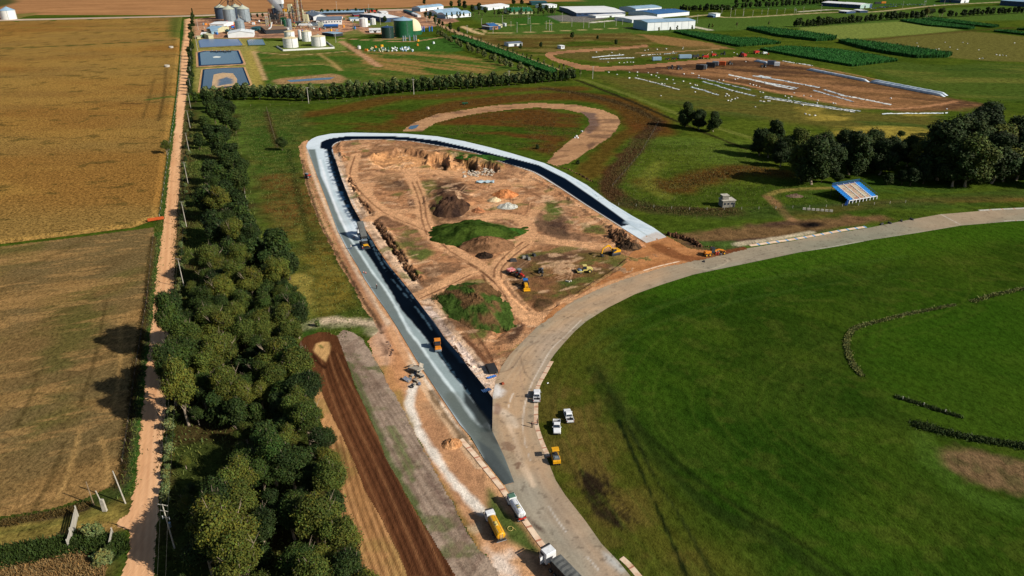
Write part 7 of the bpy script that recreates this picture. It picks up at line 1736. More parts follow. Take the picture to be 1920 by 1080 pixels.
B((370,73),(377,72.6),(369.5,71),2.4,.2,W_cream,W_cream,'low cream wall building at the corner of the upper pond',name='building',cat='building',ndoor=0)
B((594,47),(641,46),(592,40),6.5,.8,W_white,R_grey,'white process hall with grey roof behind the storage tanks',nwin=9,ndoor=0)
B((588,38.5),(614,37.5),(586,30),5.5,3.5,W_white,R_grey,'gabled white hall behind the process hall',ridge='y',endwall=W_navy,ndoor=1)
B((600,28.5),(683,27),(600,24.5),3.6,.6,P_steeld,R_lblue,'long open parking shed with grey-blue roof behind the factory',name='shed',cat='shed',nwin=12,ndoor=0)
B((608,53),(634,52.4),(608,50.5),3.4,.2,P_blue,P_blue,'row of blue equipment cabinets below the process hall',name='cabinet_row',cat='cabinets',ndoor=5)
B((721,42),(750,40),(718,31),6,1.5,W_navy,R_white,'white-roofed hall behind the large green tank',ndoor=1)
B((716,28.5),(728,28),(715,25.5),4,1,W_white,R_white,'small white hall above the green tank',name='building',cat='building')
B((657,39.5),(673,39),(656,37),3.2,.4,W_white,R_lblue,'low pale shed left of the white storage tanks',name='shed',cat='shed')
B((668,24),(688,23),(667,20.5),3.2,.8,W_white,R_teal,'long shed with teal roof at the back of the factory',name='shed',cat='shed')
B((692,22.5),(706,21.8),(691,19.5),3.4,.8,P_red,R_green,'shed with green roof and red wall at the back of the factory',name='shed',cat='shed')
B((664,31),(681,30.4),(663,29),2.6,.2,mat('m_wall_maroon',C(150,40,60),.7),R_grey,'row of maroon containers behind the factory',name='container_row',cat='containers',ndoor=0)
B((626,69),(643,67),(625,64),3.4,.4,P_steeld,R_lblue,'open canopy with pale roof beside the storage tanks',name='canopy_building',cat='canopy')
B((756,22),(775,29),(759,20),3,.6,W_navy,R_teal,'long low shed with teal roof along the lane',name='shed',cat='shed')
B((772,28),(783,32.5),(775,26.5),3,.8,W_white,R_white,'white cottage row end along the lane',name='house',cat='house',nwin=3)
B((693,61.5),(714,61),(693,58.5),3.6,.6,W_white,R_white,'low white building left of the dark green tank',name='building',cat='building',nwin=4)
B((524,62),(533,62),(524,58),4,.3,W_white,R_white,'small white cabin under the pipe rack',name='hut',cat='hut')
B((499,64),(540,62),(498,57),5.2,.4,P_steeld,mat('m_roof_rust',C(140,110,84),.8),'open pipe-rack shed with rusty roof in front of the process plant',name='shed',cat='shed',ndoor=5)
B((470,58),(482,58),(469,54),3.4,.4,R_teal,R_teal,'teal cabin right of the steel hopper silo',name='hut',cat='hut')
B((430,64),(446,63),(430,60.5),3.2,.3,R_teal,R_teal,'green tarpaulin shed left of the steel hopper silo',name='shed',cat='shed')
# ================= tanks and silos =================
def tank(px,py,dia_px,h,rise,wall,roof,label,name='storage_tank',cat='tank',ribs=0,dome=False,ladder=True,rings=3):
    x,y=G(px,py);rad=dia_px/2/pxm(x,y);y+=rad*0.9
    r=empty(name);r.location=(x,y,0)
    k=MB();k.lathe([(rad,0),(rad,h)],n=40);s=k.build('shell',wall,r,True)
    k=MB()
    if dome: k.lathe([(rad*math.cos(t),h+rise*math.sin(t)) for t in np.linspace(0,math.pi/2*.995,12)],n=40)
    else: k.lathe([(rad*1.02,h),(rad*1.02,h+.15),(rad*.12,h+rise),(0.01,h+rise)],n=40)
    k.build('roof',roof,r,dome)
    for i in range(rings): k=MB();z=h*(i+1)/(rings+1);k.lathe([(rad+.02,z-.12),(rad+.14,z),(rad+.02,z+.12)],n=40);k.build('ring',wall,s,True)
    if not dome: k=MB();k.tube((0,0,h+rise-.1),(0,0,h+rise+.8),rad*.08+.2,n=10);k.build('vent',P_steel,r)
    if ladder:
        k=MB()
        for q in (-.3,.3): k.tube((rad*.5+q,-rad*.87-.25,0),(rad*.5+q,-rad*.87-.25,h+.6),.07,n=4)
        for j in range(int(h/1.2)): k.tube((rad*.5-.3,-rad*.87-.25,j*1.2),(rad*.5+.3,-rad*.87-.25,j*1.2),.05,n=4)
        k.build('ladder',P_steel,r)
    tag(r,label,cat);return r
T_w=mat('m_tank_white',C(236,236,232),.5,var=.06,scale=.2);T_c=mat('m_tank_cream_roof',C(222,206,164),.7,var=.1,scale=.3);T_s=mat('m_silo_steel',C(158,172,180),.45,.25,var=.12,scale=.25);T_sc=mat('m_silo_cone',C(196,200,178),.5,.1,var=.1,scale=.3)
T_d=mat('m_silo_shaded',C(70,84,104),.5,.2,var=.12,scale=.3);T_dome=mat('m_dome_cream',C(232,216,176),.7,var=.05)
tank(412,36,20,17,4,T_d,T_sc,'rear left galvanised grain silo','grain_silo','silo',ladder=False,rings=6)
tank(441,35,20,17,4,T_d,T_sc,'rear middle galvanised grain silo','grain_silo','silo',ladder=False,rings=6)
tank(428.5,41.7,22,18,5,T_s,T_sc,'front left galvanised grain silo','grain_silo','silo',rings=7)
tank(455.5,40.8,22.5,18,5,T_s,T_sc,'front right galvanised grain silo','grain_silo','silo',rings=7)
tank(448.5,58.3,17,12.5,3.5,T_s,T_s,'smaller steel hopper silo with bent filling pipe on its roof','grain_silo','silo',rings=4)
tank(542.3,90,27.5,10,1.8,T_w,T_c,'front left white storage tank in the walled yard',rings=2)
tank(541.8,78,19,11,1.6,T_w,T_c,'white storage tank behind the front left one',rings=2)
tank(574,78,18.5,11.2,1.6,T_w,T_c,'middle white storage tank in the walled yard',rings=2)
tank(562,73.5,5.6,10.5,.6,T_w,T_w,'slim white tank left of the middle storage tank',rings=1)
tank(595,87.3,26.7,10.5,1.8,T_w,T_c,'front right white storage tank in the walled yard',rings=2)
tank(542,56,9.4,13.5,.4,P_steel,P_steel,'tall narrow steel tank behind the storage tanks',rings=3)
tank(534,50,9,8,1.2,P_green,P_green,'squat green tank among the pipework',rings=1)
tank(755.5,70.3,36,20,3.6,P_green,R_lblue,'largest green digester tank with pale roof',cat='tank',name='digester_tank',rings=4)
tank(726,72.3,23,13,1.5,mat('m_tank_dark_green',C(16,52,44),.6,var=.1,scale=.4),W_navy,'dark green digester tank left of the largest one',name='digester_tank',rings=2)
tank(771,66,36,5.2,15,P_green,T_dome,'cream domed gas holder on a green base',name='gas_holder',dome=True,ladder=False,rings=0)
tank(681,50.8,16,11.2,1.2,T_w,T_w,'larger white tank at the roundabout lawn',rings=1)
tank(699,46.6,10,8.2,1.0,T_w,T_w,'smaller white tank right of the larger one',rings=1)
tank(10,37,26,13,5,T_w,R_lblue,'white round tank with blue-green roof cut by the left edge',cat='tank',rings=2)
tank(673,92,6,3.0,.4,T_w,T_w,'small white round tank beside the scrap rows',rings=1,ladder=False)
for i,(px,py) in enumerate([(756,77.5),(760,77),(768,77),(776,76),(780,76)]): tank(px,py,2.8,5.2,1.0,P_steel,P_steel,['first','second','third','fourth','fifth'][i]+' from the left of the small steel scrubber tanks at the green tank',rings=1,ladder=False)
for i,(px,py) in enumerate([(791,59.5),(795,59.2),(805,59),(810,58.8)]): tank(px,py,2.4,6.0,.8,P_blue,P_blue,['first','second','third','fourth'][i]+' from the left of the blue gas treatment columns right of the dome',rings=1,ladder=False)
# headhouse tower over the silos
def lattice(px,py,w,h,label,m,name='lattice_tower',cat='tower',step=5.0,roofs=True,extra=None,d=None):
    x,y=G(px,py);r=empty(name);r.location=(x,y,0);d=d or w
    for sx in (-1,1):
        for sy in (-1,1): k=MB();k.box((sx*w/2,sy*d/2,h/2),(.5,.5,h));k.build('leg',m,r)
    k=MB();n=int(h/step)
    for i in range(n):
        z0=h*i/n;z1=h*(i+1)/n
        for sy in (-1,1): k.tube((-w/2,sy*d/2,z0),(w/2,sy*d/2,z1),.12,n=4);k.tube((w/2,sy*d/2,z0),(-w/2,sy*d/2,z1),.12,n=4);k.tube((-w/2,sy*d/2,z1),(w/2,sy*d/2,z1),.15,n=4)
        for sx in (-1,1): k.tube((sx*w/2,-d/2,z0),(sx*w/2,d/2,z1),.12,n=4);k.tube((sx*w/2,-d/2,z1),(sx*w/2,d/2,z1),.15,n=4)
    k.build('bracing',m,r);tag(r,label,cat);return r
tw=lattice(436.5,39,6,44,'tall steel elevator tower between the grain silos',P_steeld)
def strut(par,a,b,m,nm,rr=.35):
    k=MB();A=Vector(a);Bv=Vector(b);k.tube(A,Bv,rr,n=6);k.build(nm,m,par)
for (px,zz) in ((428.5,23.5),(455.5,23.5),(412,21.5),(441,21.5)):
    x,y=G(px,40 if px in(428.5,455.5) else 36);ex=x-tw.location.x;ey=y-tw.location.y+8
    strut(tw,(0,0,42),(ex,ey,zz),P_steeld,'grain_chute',.45)
for px in (404,470): x,y=G(px,40);strut(tw,(0,0,34),(x-tw.location.x,y-tw.location.y,14),P_steeld,'grain_chute',.3)
r=empty('filling_pipe');x,y=G(448.5,58.3);r.location=(x,y+7,15.8);k=MB()
last=None
for i in range(9): t=math.pi*i/8;p=(1.8-1.8*math.cos(t)+0,0,2.2*math.sin(t)+0.5);(k.tube(last,p,.3,n=6) if last else None);last=p
k.build('pipe_bend',P_conc,r);k=MB();k.tube((0,0,0),(-.8,0,5),.5,.3,8);k.build('funnel',P_conc,r);tag(r,'white bent pipe on top of the hopper silo','pipe')
# process plant
def column(px,py,dpx,h,m,label,plat=4):
    x,y=G(px,py);r_=dpx/2/pxm(x,y);r=empty('distillation_column');r.location=(x,y,0)
    k=MB();k.lathe([(r_,0),(r_,h-1),(r_*.6,h),(.01,h+.3)],n=14);k.build('column_shell',m,r,True)
    for i in range(plat): k=MB();z=h*(i+1)/(plat+.5);k.lathe([(r_,z),(r_+1.1,z),(r_+1.1,z+.18),(r_,z+.18)],n=14);k.build('platform',P_yel2,r)
    k=MB();k.tube((r_+.4,-.5,0),(r_+.4,-.5,h*.95),.25,n=6);k.build('riser_pipe',P_conc,r);tag(r,label,'column')
P_rust=mat('m_rust_brown',C(120,76,50),.7,var=.2,scale=.5)
column(558,44,3.2,44,P_rust,'left one of the three tallest distillation columns');column(562,43,2.6,47,P_conc,'middle one of the three tallest distillation columns');column(567.5,43,3.0,44,P_rust,'right one of the three tallest distillation columns')
column(551,44,3.0,24,P_steeld,'dark column left of the tallest columns',3);column(570,44,3.2,19,W_cream,'cream column right of the tallest columns',2);column(544,42,3.2,15,W_cream,'short cream column by the yellow cyclone',2)
column(500.5,56,1.8,18,P_conc,'left one of two slim white stacks left of the process plant',2);column(503.5,53,1.8,16,P_conc,'right one of two slim white stacks left of the process plant',2);column(507,52,1.4,22,P_rust,'thin rust-brown stack at the left of the process plant',2)
lattice(562,42,11,24,'open steel frame round the tallest columns',P_steeld,'steel_frame','frame',4.5,d=10)
lattice(521,44,17,14,'wide dark steel frame of the process plant, left part',P_steeld,'steel_frame','frame',3.5,d=12)
lattice(543,46,10,11,'steel frame round the yellow cyclone',P_rust,'steel_frame','frame',3.5,d=9)
lattice(577,44,8,10,'steel frame right of the tallest columns',P_steeld,'steel_frame','frame',3.5,d=8)
r=lattice(527,40,9,27,'boiler tower carrying the white box','P' and P_steeld,'boiler_tower','tower',4.5,d=9)
k=MB();k.box((0,0,32),(13,11,14));k.build('white_cladding',W_white,r);k=MB();k.box((0,0,39.3),(13.6,11.6,.5));k.build('tower_roof',P_steel,r)
k=MB();k.box((0,0,22),(11,9,6));k.build('boiler_housing',P_steel,r);k=MB();k.box((-6,0,15),(7,7,8));k.build('filter_housing',T_d,r)
for px,py,z,s,m,lb,nm in [(540,40,16,(9,6,3.5),P_yel,'yellow cyclone hood in the process plant','cyclone_hood'),(547,40,20,(7,6,9),W_cream,'cream housing in the process plant','machine_housing'),(515,44,9,(12,8,7),P_steeld,'dark machine block under the steam','machine_housing'),(533,46,7,(9,6,6),P_green,'green machine housing beside the squat tank','machine_housing'),
   (575,46,9,(8,7,10),W_cream,'pale yellow machine housing right of the columns','machine_housing'),(562,49,4,(12,5,5),P_steeld,'dark pump block at the foot of the columns','pump_block'),(588,51,3,(16,3,4),P_steel,'long pale conveyor cover left of the process hall','conveyor_cover'),(573,53,5,(20,2.5,2.5),W_white,'white inclined duct above the storage tanks','duct'),
   (602,52,4,(8,5,7),T_sc,'pale green filter unit beside the process hall','filter_unit'),(549,50,3,(10,4,3),P_yel2,'cream pipe bundle below the cyclone','pipe_bundle'),(510,40,14,(8,6,8),P_rust,'rust-coloured housing behind the steam','machine_housing'),(519,35,18,(10,7,5),W_cream,'cream roofed housing below the white box','machine_housing')]:
    r=empty(nm);x,y=G(px,py);r.location=(x,y,0)
    k=MB();k.box((0,0,z),s,top=(.8,.85));b=k.build('housing',m,r)
    for sx in (-1,1):
        for sy in (-1,1): k=MB();k.box((sx*s[0]*.45,sy*s[1]*.45,(z-s[2]/2)/2),(.35,.35,z-s[2]/2));k.build('leg',P_steeld,r)
    k=MB();k.tube((-s[0]*.3,-s[1]*.5,z),(-s[0]*.3,-s[1]*.8,.3),.35,n=6);k.tube((s[0]*.2,-s[1]*.5,z),(s[0]*.5,-s[1]*.9,.3),.25,n=6);k.build('down_pipe',P_conc,r);tag(r,lb,nm.split('_')[-1])
r=empty('belt_conveyor');a=G(497,63);x,y=a;r.location=(x,y,0)
strut(r,(0,0,1.5),(8,3,7.5),W_white,'conveyor_boom',.9);strut(r,(8,3,7.5),(10,4,14),W_white,'conveyor_boom',.7);strut(r,(2,0,0),(2,.5,3),P_steeld,'leg',.2);strut(r,(8,3,0),(8,3,7),P_steeld,'leg',.2);tag(r,'white cranked belt conveyor in front of the process plant','conveyor')
# bund wall round the tanks
r=empty('bund_wall');P_=[G(519,88.5),G(531,95.8),G(627,91),G(612,80)];P_=np.array(P_);x0,y0=P_[0];r.location=(x0,y0,0)
for a,b in zip(P_,P_[1:]):
    L=np.linalg.norm(b-a);k=MB();k.box(((a[0]+b[0])/2-x0,(a[1]+b[1])/2-y0,.9),(L,.4,1.8),rz=math.atan2(b[1]-a[1],b[0]-a[0]));k.build('wall_panel',T_w,r)
tag(r,'low white wall enclosing the white storage tanks','wall')
# steam
m=bpy.data.materials.new('m_steam');m.use_nodes=True;nt=m.node_tree;nt.nodes.clear();o_=nt.nodes.new('ShaderNodeOutputMaterial');pv=nt.nodes.new('ShaderNodeVolumePrincipled');pv.inputs['Density'].default_value=.28;pv.inputs['Color'].default_value=(.85,.88,.95,1);nt.links.new(pv.outputs[0],o_.inputs['Volume'])
k=MB();
secs=[];n=12
for i,(x,y,z,rr) in enumerate([(8,0,16,1.0),(5,0,19,3.2),(1,0,24,4.0),(-4,0,30,4.2),(-8,0,35,5.0),(-11,0,39,3.5),(-12,0,41,1.0)]):
    secs.append([(x+math.cos(6.283*j/n)*rr*random.uniform(.8,1.15),y+math.sin(6.283*j/n)*rr,z+math.cos(6.283*j/n)*rr*.5) for j in range(n)])
k.loft(secs);o=k.build('steam',m,None,True);x,y=G(522,44);o.location=(x,y,0);tag(o,'grey steam plume drifting from the process plant','steam','',None);
if 'group' in o.keys(): del o['group']
o['kind']='stuff'
# ================= ponds =================
def water_mat(name,c,rough=.12):
    m,nt,b=shader(name);N=nt.nodes;L=nt.links;b.inputs['Base Color'].default_value=(*c,1);b.inputs['Roughness'].default_value=rough
    n=N.new('ShaderNodeTexNoise');n.inputs['Scale'].default_value=.6;n.inputs['Detail'].default_value=4;tc=N.new('ShaderNodeTexCoord');L.new(tc.outputs['Object'],n.inputs[0])
    bp=N.new('ShaderNodeBump');bp.inputs['Distance'].default_value=.05;L.new(n.outputs[0],bp.inputs['Height']);L.new(bp.outputs[0],b.inputs['Normal']);return m
M_w1=water_mat('m_water_blue',C(58,96,124));M_w2=water_mat('m_water_pale',C(104,128,164),.3);M_w3=water_mat('m_water_dark',C(26,58,86))
M_flat=ground_mat('m_liner',amp=.12,s1=.1,s2=.6,bump=.05)
M_liner=M_flat
def flatpoly(name,pts,m,z,kind='structure',base=(0.2,0.2,0.2),ops=(),hf=None,sx=1.2):
    return layer(name,pts,base,ops,sx=sx,smin=1.5,lift=z,material=m,hf=hf)
def pond(px_,m,bankc,liner,inner):
    W=GW(px_);c=W.mean(0);O=[tuple(p) for p in c+(W-c)*1.10]
    layer('pond_bank',O,bankc,[(NM(8,.1,.2,1,0,201),tuple(np.array(bankc)*.85),.6)],sx=1.2,smin=1.5,lift=.05,material=M_dirt,world=True,hf=lambda x,y,d:.5*np.minimum(1,d/3))
    layer('pond_liner',[tuple(p) for p in W],liner,[],sx=1.2,smin=1.5,lift=.62,material=M_flat,world=True,hf=lambda x,y,d:-.0*d)
    layer('pond_water',[tuple(p) for p in c+(W-c)*inner],C(60,90,110),[],sx=2,smin=2,lift=.68,material=m,world=True)
pond([(371,99),(384,96.5),(447,95.5),(457,119),(455,121),(373,125)],M_w1,C(190,152,112),C(22,52,84),.9)
pond([(381,131),(420,128.5),(457,127.5),(470,161),(376,171)],M_w3,C(196,158,112),C(20,48,76),.93)
pond([(372,77),(380,74.2),(447,74),(456,86),(375,90)],M_w2,C(150,140,80),C(96,120,156),.95)
pond([(463,76),(470,74.5),(493,75),(498,85),(466,86)],M_w1,C(120,130,60),C(60,96,120),.94)
layer('sand_bank',[(401,141),(418,138),(437,139),(445,150),(444,162),(420,164),(397,168),(399,152)],C(196,166,130),[(PM([(412,150),(425,146),(437,150),(438,158),(408,163)],1.5,2,4),C(84,110,134),.95)],sx=1.0,smin=1.0,lift=.76,material=M_dirt)
layer('foam',[(398,107.5),(406,106.5),(415,107.5),(413,109.5),(401,109.8)],C(220,226,220),[],sx=1,smin=1,lift=.74,material=M_flat)
for i in range(5):
    r=empty('floating_aerator');k=MB();k.box((0,0,.4),(4,2.4,.6));k.build('float',P_steeld,r);k=MB();k.tube((0,0,.5),(0,0,1.8),.5,n=8);k.build('motor',P_steel,r)
    x,y=G(398+i*8,98+(i%2)*.6);r.location=(x,y,.7);tag(r,['first','second','third','fourth','fifth'][i]+' from the left of the dark aerators at the upper rim of the middle pond','aerator','aerators of the middle pond')
layer('mud_water',[(537,150.5),(560,149),(600,146),(628,145),(618,149),(585,151),(545,154)],C(70,92,84),[],sx=1,smin=1,lift=.06,material=M_w1)
layer('puddle',[(765,241),(770,236),(786,234),(781,240),(772,243)],C(70,92,104),[],sx=.6,smin=.6,lift=.1,material=M_w1)
# ================= scrap and plastic rows by the factory =================
rg=random.Random(21)
def small(nm,px,py,s,m,lb,cat,g=None,rz=None,z=0,legs=False):
    k=MB();k.box((0,0,s[2]/2),s,top=(rg.uniform(.6,.95),rg.uniform(.6,.95)));o=k.build(nm,m,bevel=min(s)*.12);x,y=G(px,py);o.location=(x,y,z+.04);o.rotation_euler=(0,0,rg.random()*3 if rz is None else rz);tag(o,lb,cat,g)
for i in range(26): small('scrapped_drum',rg.uniform(690,728),rg.uniform(91,98),(rg.uniform(1.5,3),rg.uniform(1.2,2),rg.uniform(1,2.2)),rg.choice([T_sc,W_cream,P_steel,P_green]),'pale green and cream scrap drum in the left row behind the white tank','drum','scrap drums behind the white tank')
for i in range(34): small('plastic_tote',rg.uniform(732,775),rg.uniform(90,97),(rg.uniform(1.4,2.6),rg.uniform(1.2,2),rg.uniform(1,2.0)),rg.choice([W_white,W_white,T_w,R_lblue]),'white plastic tote in the row below the green tanks','tote','white totes below the green tanks')
for i,(px,py,m,lb) in enumerate([(687,96,P_org,'orange machine part at the left end of the scrap row'),(716,88,P_yel,'yellow machine part above the scrap row'),(704,90,P_org,'orange frame above the scrap row'),(783,86,P_org,'small orange machine right of the totes'),(802,92,W_white,'white sacks right of the totes'),(813,82,W_white,'white round bale by the trees'),(784,78,P_yel,'yellow lift beside the steel scrubber tanks'),(386,47,P_org,'left orange harvester part beside the silos'),(393,47.5,P_org,'right orange harvester part beside the silos'),(437,50,P_red,'red machine part between the silos'),(431,57,T_w,'white drum left of the hopper silo'),(437,59,T_w,'second white drum left of the hopper silo'),(486,41,W_white,'white lorry cab behind the process plant'),(663,54,W_white,'white lorry on the factory road')]): small('machine_part' if 'lorry' not in lb else 'lorry',px,py,(4.5,2.4,2.4),m,lb,'machine part' if 'lorry' not in lb else 'lorry')
cl=[(P_red,'red'),(P_yel,'yellow'),(P_org,'orange'),(W_white,'white'),(P_steel,'grey'),(P_green,'green'),(P_dark,'black'),(P_blue,'blue'),(P_rust,'rust-brown'),(P_conc,'pale')]
for i in range(110):
    px=rg.uniform(380,700);py=rg.uniform(34,66)
    if 515<px<612 and py>62 or (py>57 and 640<px): continue
    m,cn=rg.choice(cl);zn='beside the grain silos' if px<475 else 'in front of the process plant' if px<550 and py>50 else 'round the process plant' if px<600 else 'on the lawn side of the factory yard' if py>48 else 'at the back of the factory yard'
    small('crate' if i%2 else 'machine_part',px,py,(rg.uniform(1.2,5),rg.uniform(1,2.6),rg.uniform(.8,3.6)),m,f'small {cn} {"crate" if i%2 else "machine part"} {zn}','crate' if i%2 else 'machine part','yard clutter '+zn)
for i in range(14):
    a=rg.uniform(486,590);b=rg.uniform(44,60);q=G(a,b);k=MB();l=rg.uniform(8,26);z=rg.uniform(2,7);k.tube((0,0,z),(l,rg.uniform(-1,1),z),.35,n=6)
    for x in (0.1*l,.5*l,.9*l): k.tube((x,0,0),(x,0,z),.15,n=4)
    o=k.build('pipe_run',rg.choice([P_conc,P_steel,P_yel2,P_green]));o.location=(q[0],q[1],0);tag(o,'raised pipe run between the machines of the process plant','pipe','pipe runs of the process plant')
# ================= parked cars, upper right =================
def tinycar(m):
    r=empty('parked_car');k=MB();k.prism([(-2.2,.35),(2.2,.35),(2.25,.8),(1.1,.95),(-2.2,.95)],-.9,.9);k.build('body',m,r,bevel=.06)
    k=MB();k.box((-.3,0,1.2),(2.3,1.6,.55),top=(.75,.88));k.build('cabin',P_glass,r);k=MB();k.box((-.3,0,1.5),(1.6,1.4,.06));k.build('roof',m,r)
    for sx in (-1.35,1.35):
        for sy in (-1,1): k=MB();k.lathe([(.02,-.11),(.34,-.11),(.34,.11),(.02,.11)],(sx,sy*.85,.34),10,'y');k.build('wheel',P_black,r)
    return r
cars=[tinycar(P_white),tinycar(P_steel),tinycar(P_blue),tinycar(P_dark)]
spots=[(1633+i*4.3,16.6-i*.25) for i in range(8)]+[(1650+i*3.6,14.2-i*.2) for i in range(10)]+[(1690+i*3.8,8.6+(i%2)*1.2) for i in range(12)]+[(1660+i*5,9.5-i*.15) for i in range(6)]
for i,(px,py) in enumerate(spots):
    c=cars[rg.randrange(4)] if i>3 else cars[i];c=c if i<=3 else copy_tree(c)
    rowt='front row of the car park beside the long hall' if i<8 else ('second row of the car park beside the long hall' if i<18 else ('right-hand group of parked cars by the field road' if i<30 else 'rear row of the car park'))
    ct={'m_paint_white':'white','m_galvanised':'grey','m_paint_blue':'blue','m_dark_frame':'black'}[c.children[0].data.materials[0].name]
    place(c,G(px,py),rg.choice([1.3,1.35,1.4]),f'{ct} car parked in the {rowt}','car','cars parked by the long hall')
c=copy_tree(cars[0]);place(c,G(1752,10.5),.1,'white van driving on the far field road','car')
# lorries/containers near the hall
def contain(px,py,s,m,lb,cat='container',name='container',rz=0.0,g=None):
    r=empty(name);k=MB();k.box((0,0,s[2]/2+.9),s);b=k.build('box_body',m,r,bevel=.05)
    k=MB()
    for i in range(int(s[0]/1.1)): k.box((-s[0]/2+.5+i*1.1,-s[1]/2-.04,s[2]/2+.9),(.12,.08,s[2]*.92))
    k.build('rib',m,b);k=MB();k.box((s[0]/2+.04,0,s[2]/2+.9),(.08,s[1]*.9,s[2]*.9));k.build('end_door',P_conc,b)
    for sx in (-.35,.35):
        for sy in (-1,1): wheel(r,sx*s[0],sy*s[1]*.42,.45,.3)
    x,y=G(px,py);r.location=(x,y,0);r.rotation_euler=(0,0,rz);tag(r,lb,cat,g);return r
contain(1645,8,(12,3,3.5),P_steeld,'dark lorry beside the pale green gable',rz=.1);contain(1656,7,(9,3,3.2),P_org,'orange container left of the parked cars',rz=.1)
# ================= silage yard =================
contain(1312,131,(7.5,3.2,3.8),P_steeld,'dark trailer box at the left of the trailer group','trailer','trailer',R(155));contain(1318,130.5,(6.5,3.0,3.6),P_steel,'grey trailer box second from the left of the trailer group','trailer','trailer',R(158))
contain(1332,127,(8.5,3.4,4.0),P_steeld,'large dark trailer box in the middle of the trailer group','trailer','trailer',R(158));contain(1341,124,(6,3.0,3.6),P_steel,'grey trailer with pale end, right of the large dark one','trailer','trailer',R(158))
contain(1353,124,(7,3.2,3.6),mat('m_orange_red',C(206,92,36),.6),'orange-red trailer box at the right of the trailer group','trailer','trailer',R(158))
contain(1231,114.5,(9,3.2,3.2),R_lblue,'pale blue covered trailer on the farm track','trailer','trailer',R(8))
contain(1284,110.5,(13,3.6,3.4),R_lblue,'long pale blue covered machine left of the red machines','machine','machine',R(5))
contain(1446,123,(8,3.4,3.8),T_d,'grey-blue machine at the end of the first grain bag','machine','machine',R(165));contain(1456,125,(5,3,3.4),W_white,'white cab of the bagging machine','machine','machine',R(165))
def farm(px,py,m,roof,lb,rz=0,s=1.3,src=[None]):
    if src[0] is None: src[0]=tractor(m,roof)
    t=copy_tree(src[0]) if lb[0]!='!' else src[0]
    for ch in t.children:
        if ch.name.split('.')[0] in ('bonnet','mudguard','cab_roof'):
            ch.data=ch.data.copy() if False else ch.data
    x,y=G(px,py);t.location=(x,y,0);t.rotation_euler=(0,0,rz);t.scale=(s,)*3;tag(t,lb.lstrip('!'),'tractor');return t
farm(1258,129.5,P_steeld,P_steeld,'!dark tractor at the left of the bare yard',R(180));farm(1273,130.5,P_steeld,P_steeld,'dark tractor right beside another one on the bare yard',R(10));farm(1369,121,P_steeld,P_steeld,'dark tractor right of the orange-red trailer',R(20),1.1)
farm(1432,126.5,P_steeld,P_steeld,'dark tractor below the bagging machine',R(190));farm(1356,103,P_green,P_green,'dark green tractor at the right end of the red machines',R(170));farm(1391,111-7,P_dark,P_dark,'tractor behind the red folded implement',R(30))
def implement(px,py,m,lb,rz,s=1.0):
    r=empty('harvester');k=MB();k.prism([(-3.5,1.2),(3,1.2),(3.4,2.4),(1.6,3.4),(-3.2,3.3)],-1.5,1.5);k.build('body',m,r,bevel=.1)
    k=MB();k.box((2.4,0,3.2),(1.8,2.0,1.6),top=(.85,.9));k.build('cab_glass',P_glass,r)
    k=MB();k.box((4.6,0,.9),(1.3,5.2,1.2),top=(.6,1));k.build('header',P_steeld if m is P_red else P_red,r)
    k=MB();k.tube((-2,-1.2,3.2),(-4.2,-2.4,4.6),.25,n=6);k.build('unloading_pipe',m,r)
    for sy in (-1,1): wheel(r,2.0,sy*1.5,.95,.6,rim=P_yel2);wheel(r,-2.4,sy*1.3,.6,.4,rim=P_yel2)
    x,y=G(px,py);r.location=(x,y,0);r.rotation_euler=(0,0,rz);r.scale=(s,)*3;tag(r,lb,'machine')
implement(1304,109.5,P_steeld,'dark harvester in the machine row of the yard',R(10));implement(1322,110,P_red,'red harvester at the middle of the machine row',R(185));implement(1338,105.5,P_red,'red implement right of the red harvester',R(20),.8)
implement(1394,107,P_red,'red machine with raised wings in the grass',R(100),1.1);implement(1418,101,P_red,'long red machine at the corner of the crop plot',R(30),1.0);implement(1434,102,W_white,'white and red machine right of the long red one',R(10),.75)
implement(1251,112.5,P_dark,'small dark machine right of the pale blue trailer',R(0),.55);implement(1263,112,P_dark,'second small dark machine right of the pale blue trailer',R(0),.6)
# full grain bags
T_bag=mat('m_grain_bag',C(214,226,234),.5,var=.12,scale=.4,dirt=C(150,176,196))
def bag(a,b,w,h,lb):
    p=np.array(G(*a));q=np.array(G(*b));L=np.linalg.norm(q-p);k=MB();secs=[];n=12;m=max(6,int(L/4))
    for i in range(m+1):
        t=i/m;x=L*t;e=min(1,min(x,L-x)/2.5+.15);ww=w/2*(.75+.25*e)*(1+.04*math.sin(x*1.3));hh=h*e*(1+.05*math.sin(x*.9+1))
        secs.append([(x,math.cos(math.pi*j/(n-1))*ww,math.sin(math.pi*j/(n-1))**.8*hh-.05) for j in range(n)])
    k.loft(secs);o=k.build('grain_bag',T_bag,None,True);o.location=(*p,0.03);o.rotation_euler=(0,0,math.atan2(q[1]-p[1],q[0]-p[0]));tag(o,lb,'grain bag','full grain bags')
bag((1513,131),(1629,154),3.4,2.1,'upper left long full grain bag');bag((1634,152),(1776,179.5),3.4,2.1,'rear one of the two long bags lying side by side');bag((1631,154.5),(1771,181.5),3.4,2.1,'front one of the two long bags lying side by side');bag((1415,114.5),(1442,120),3.4,2.0,'short full grain bag behind the bagging machine')
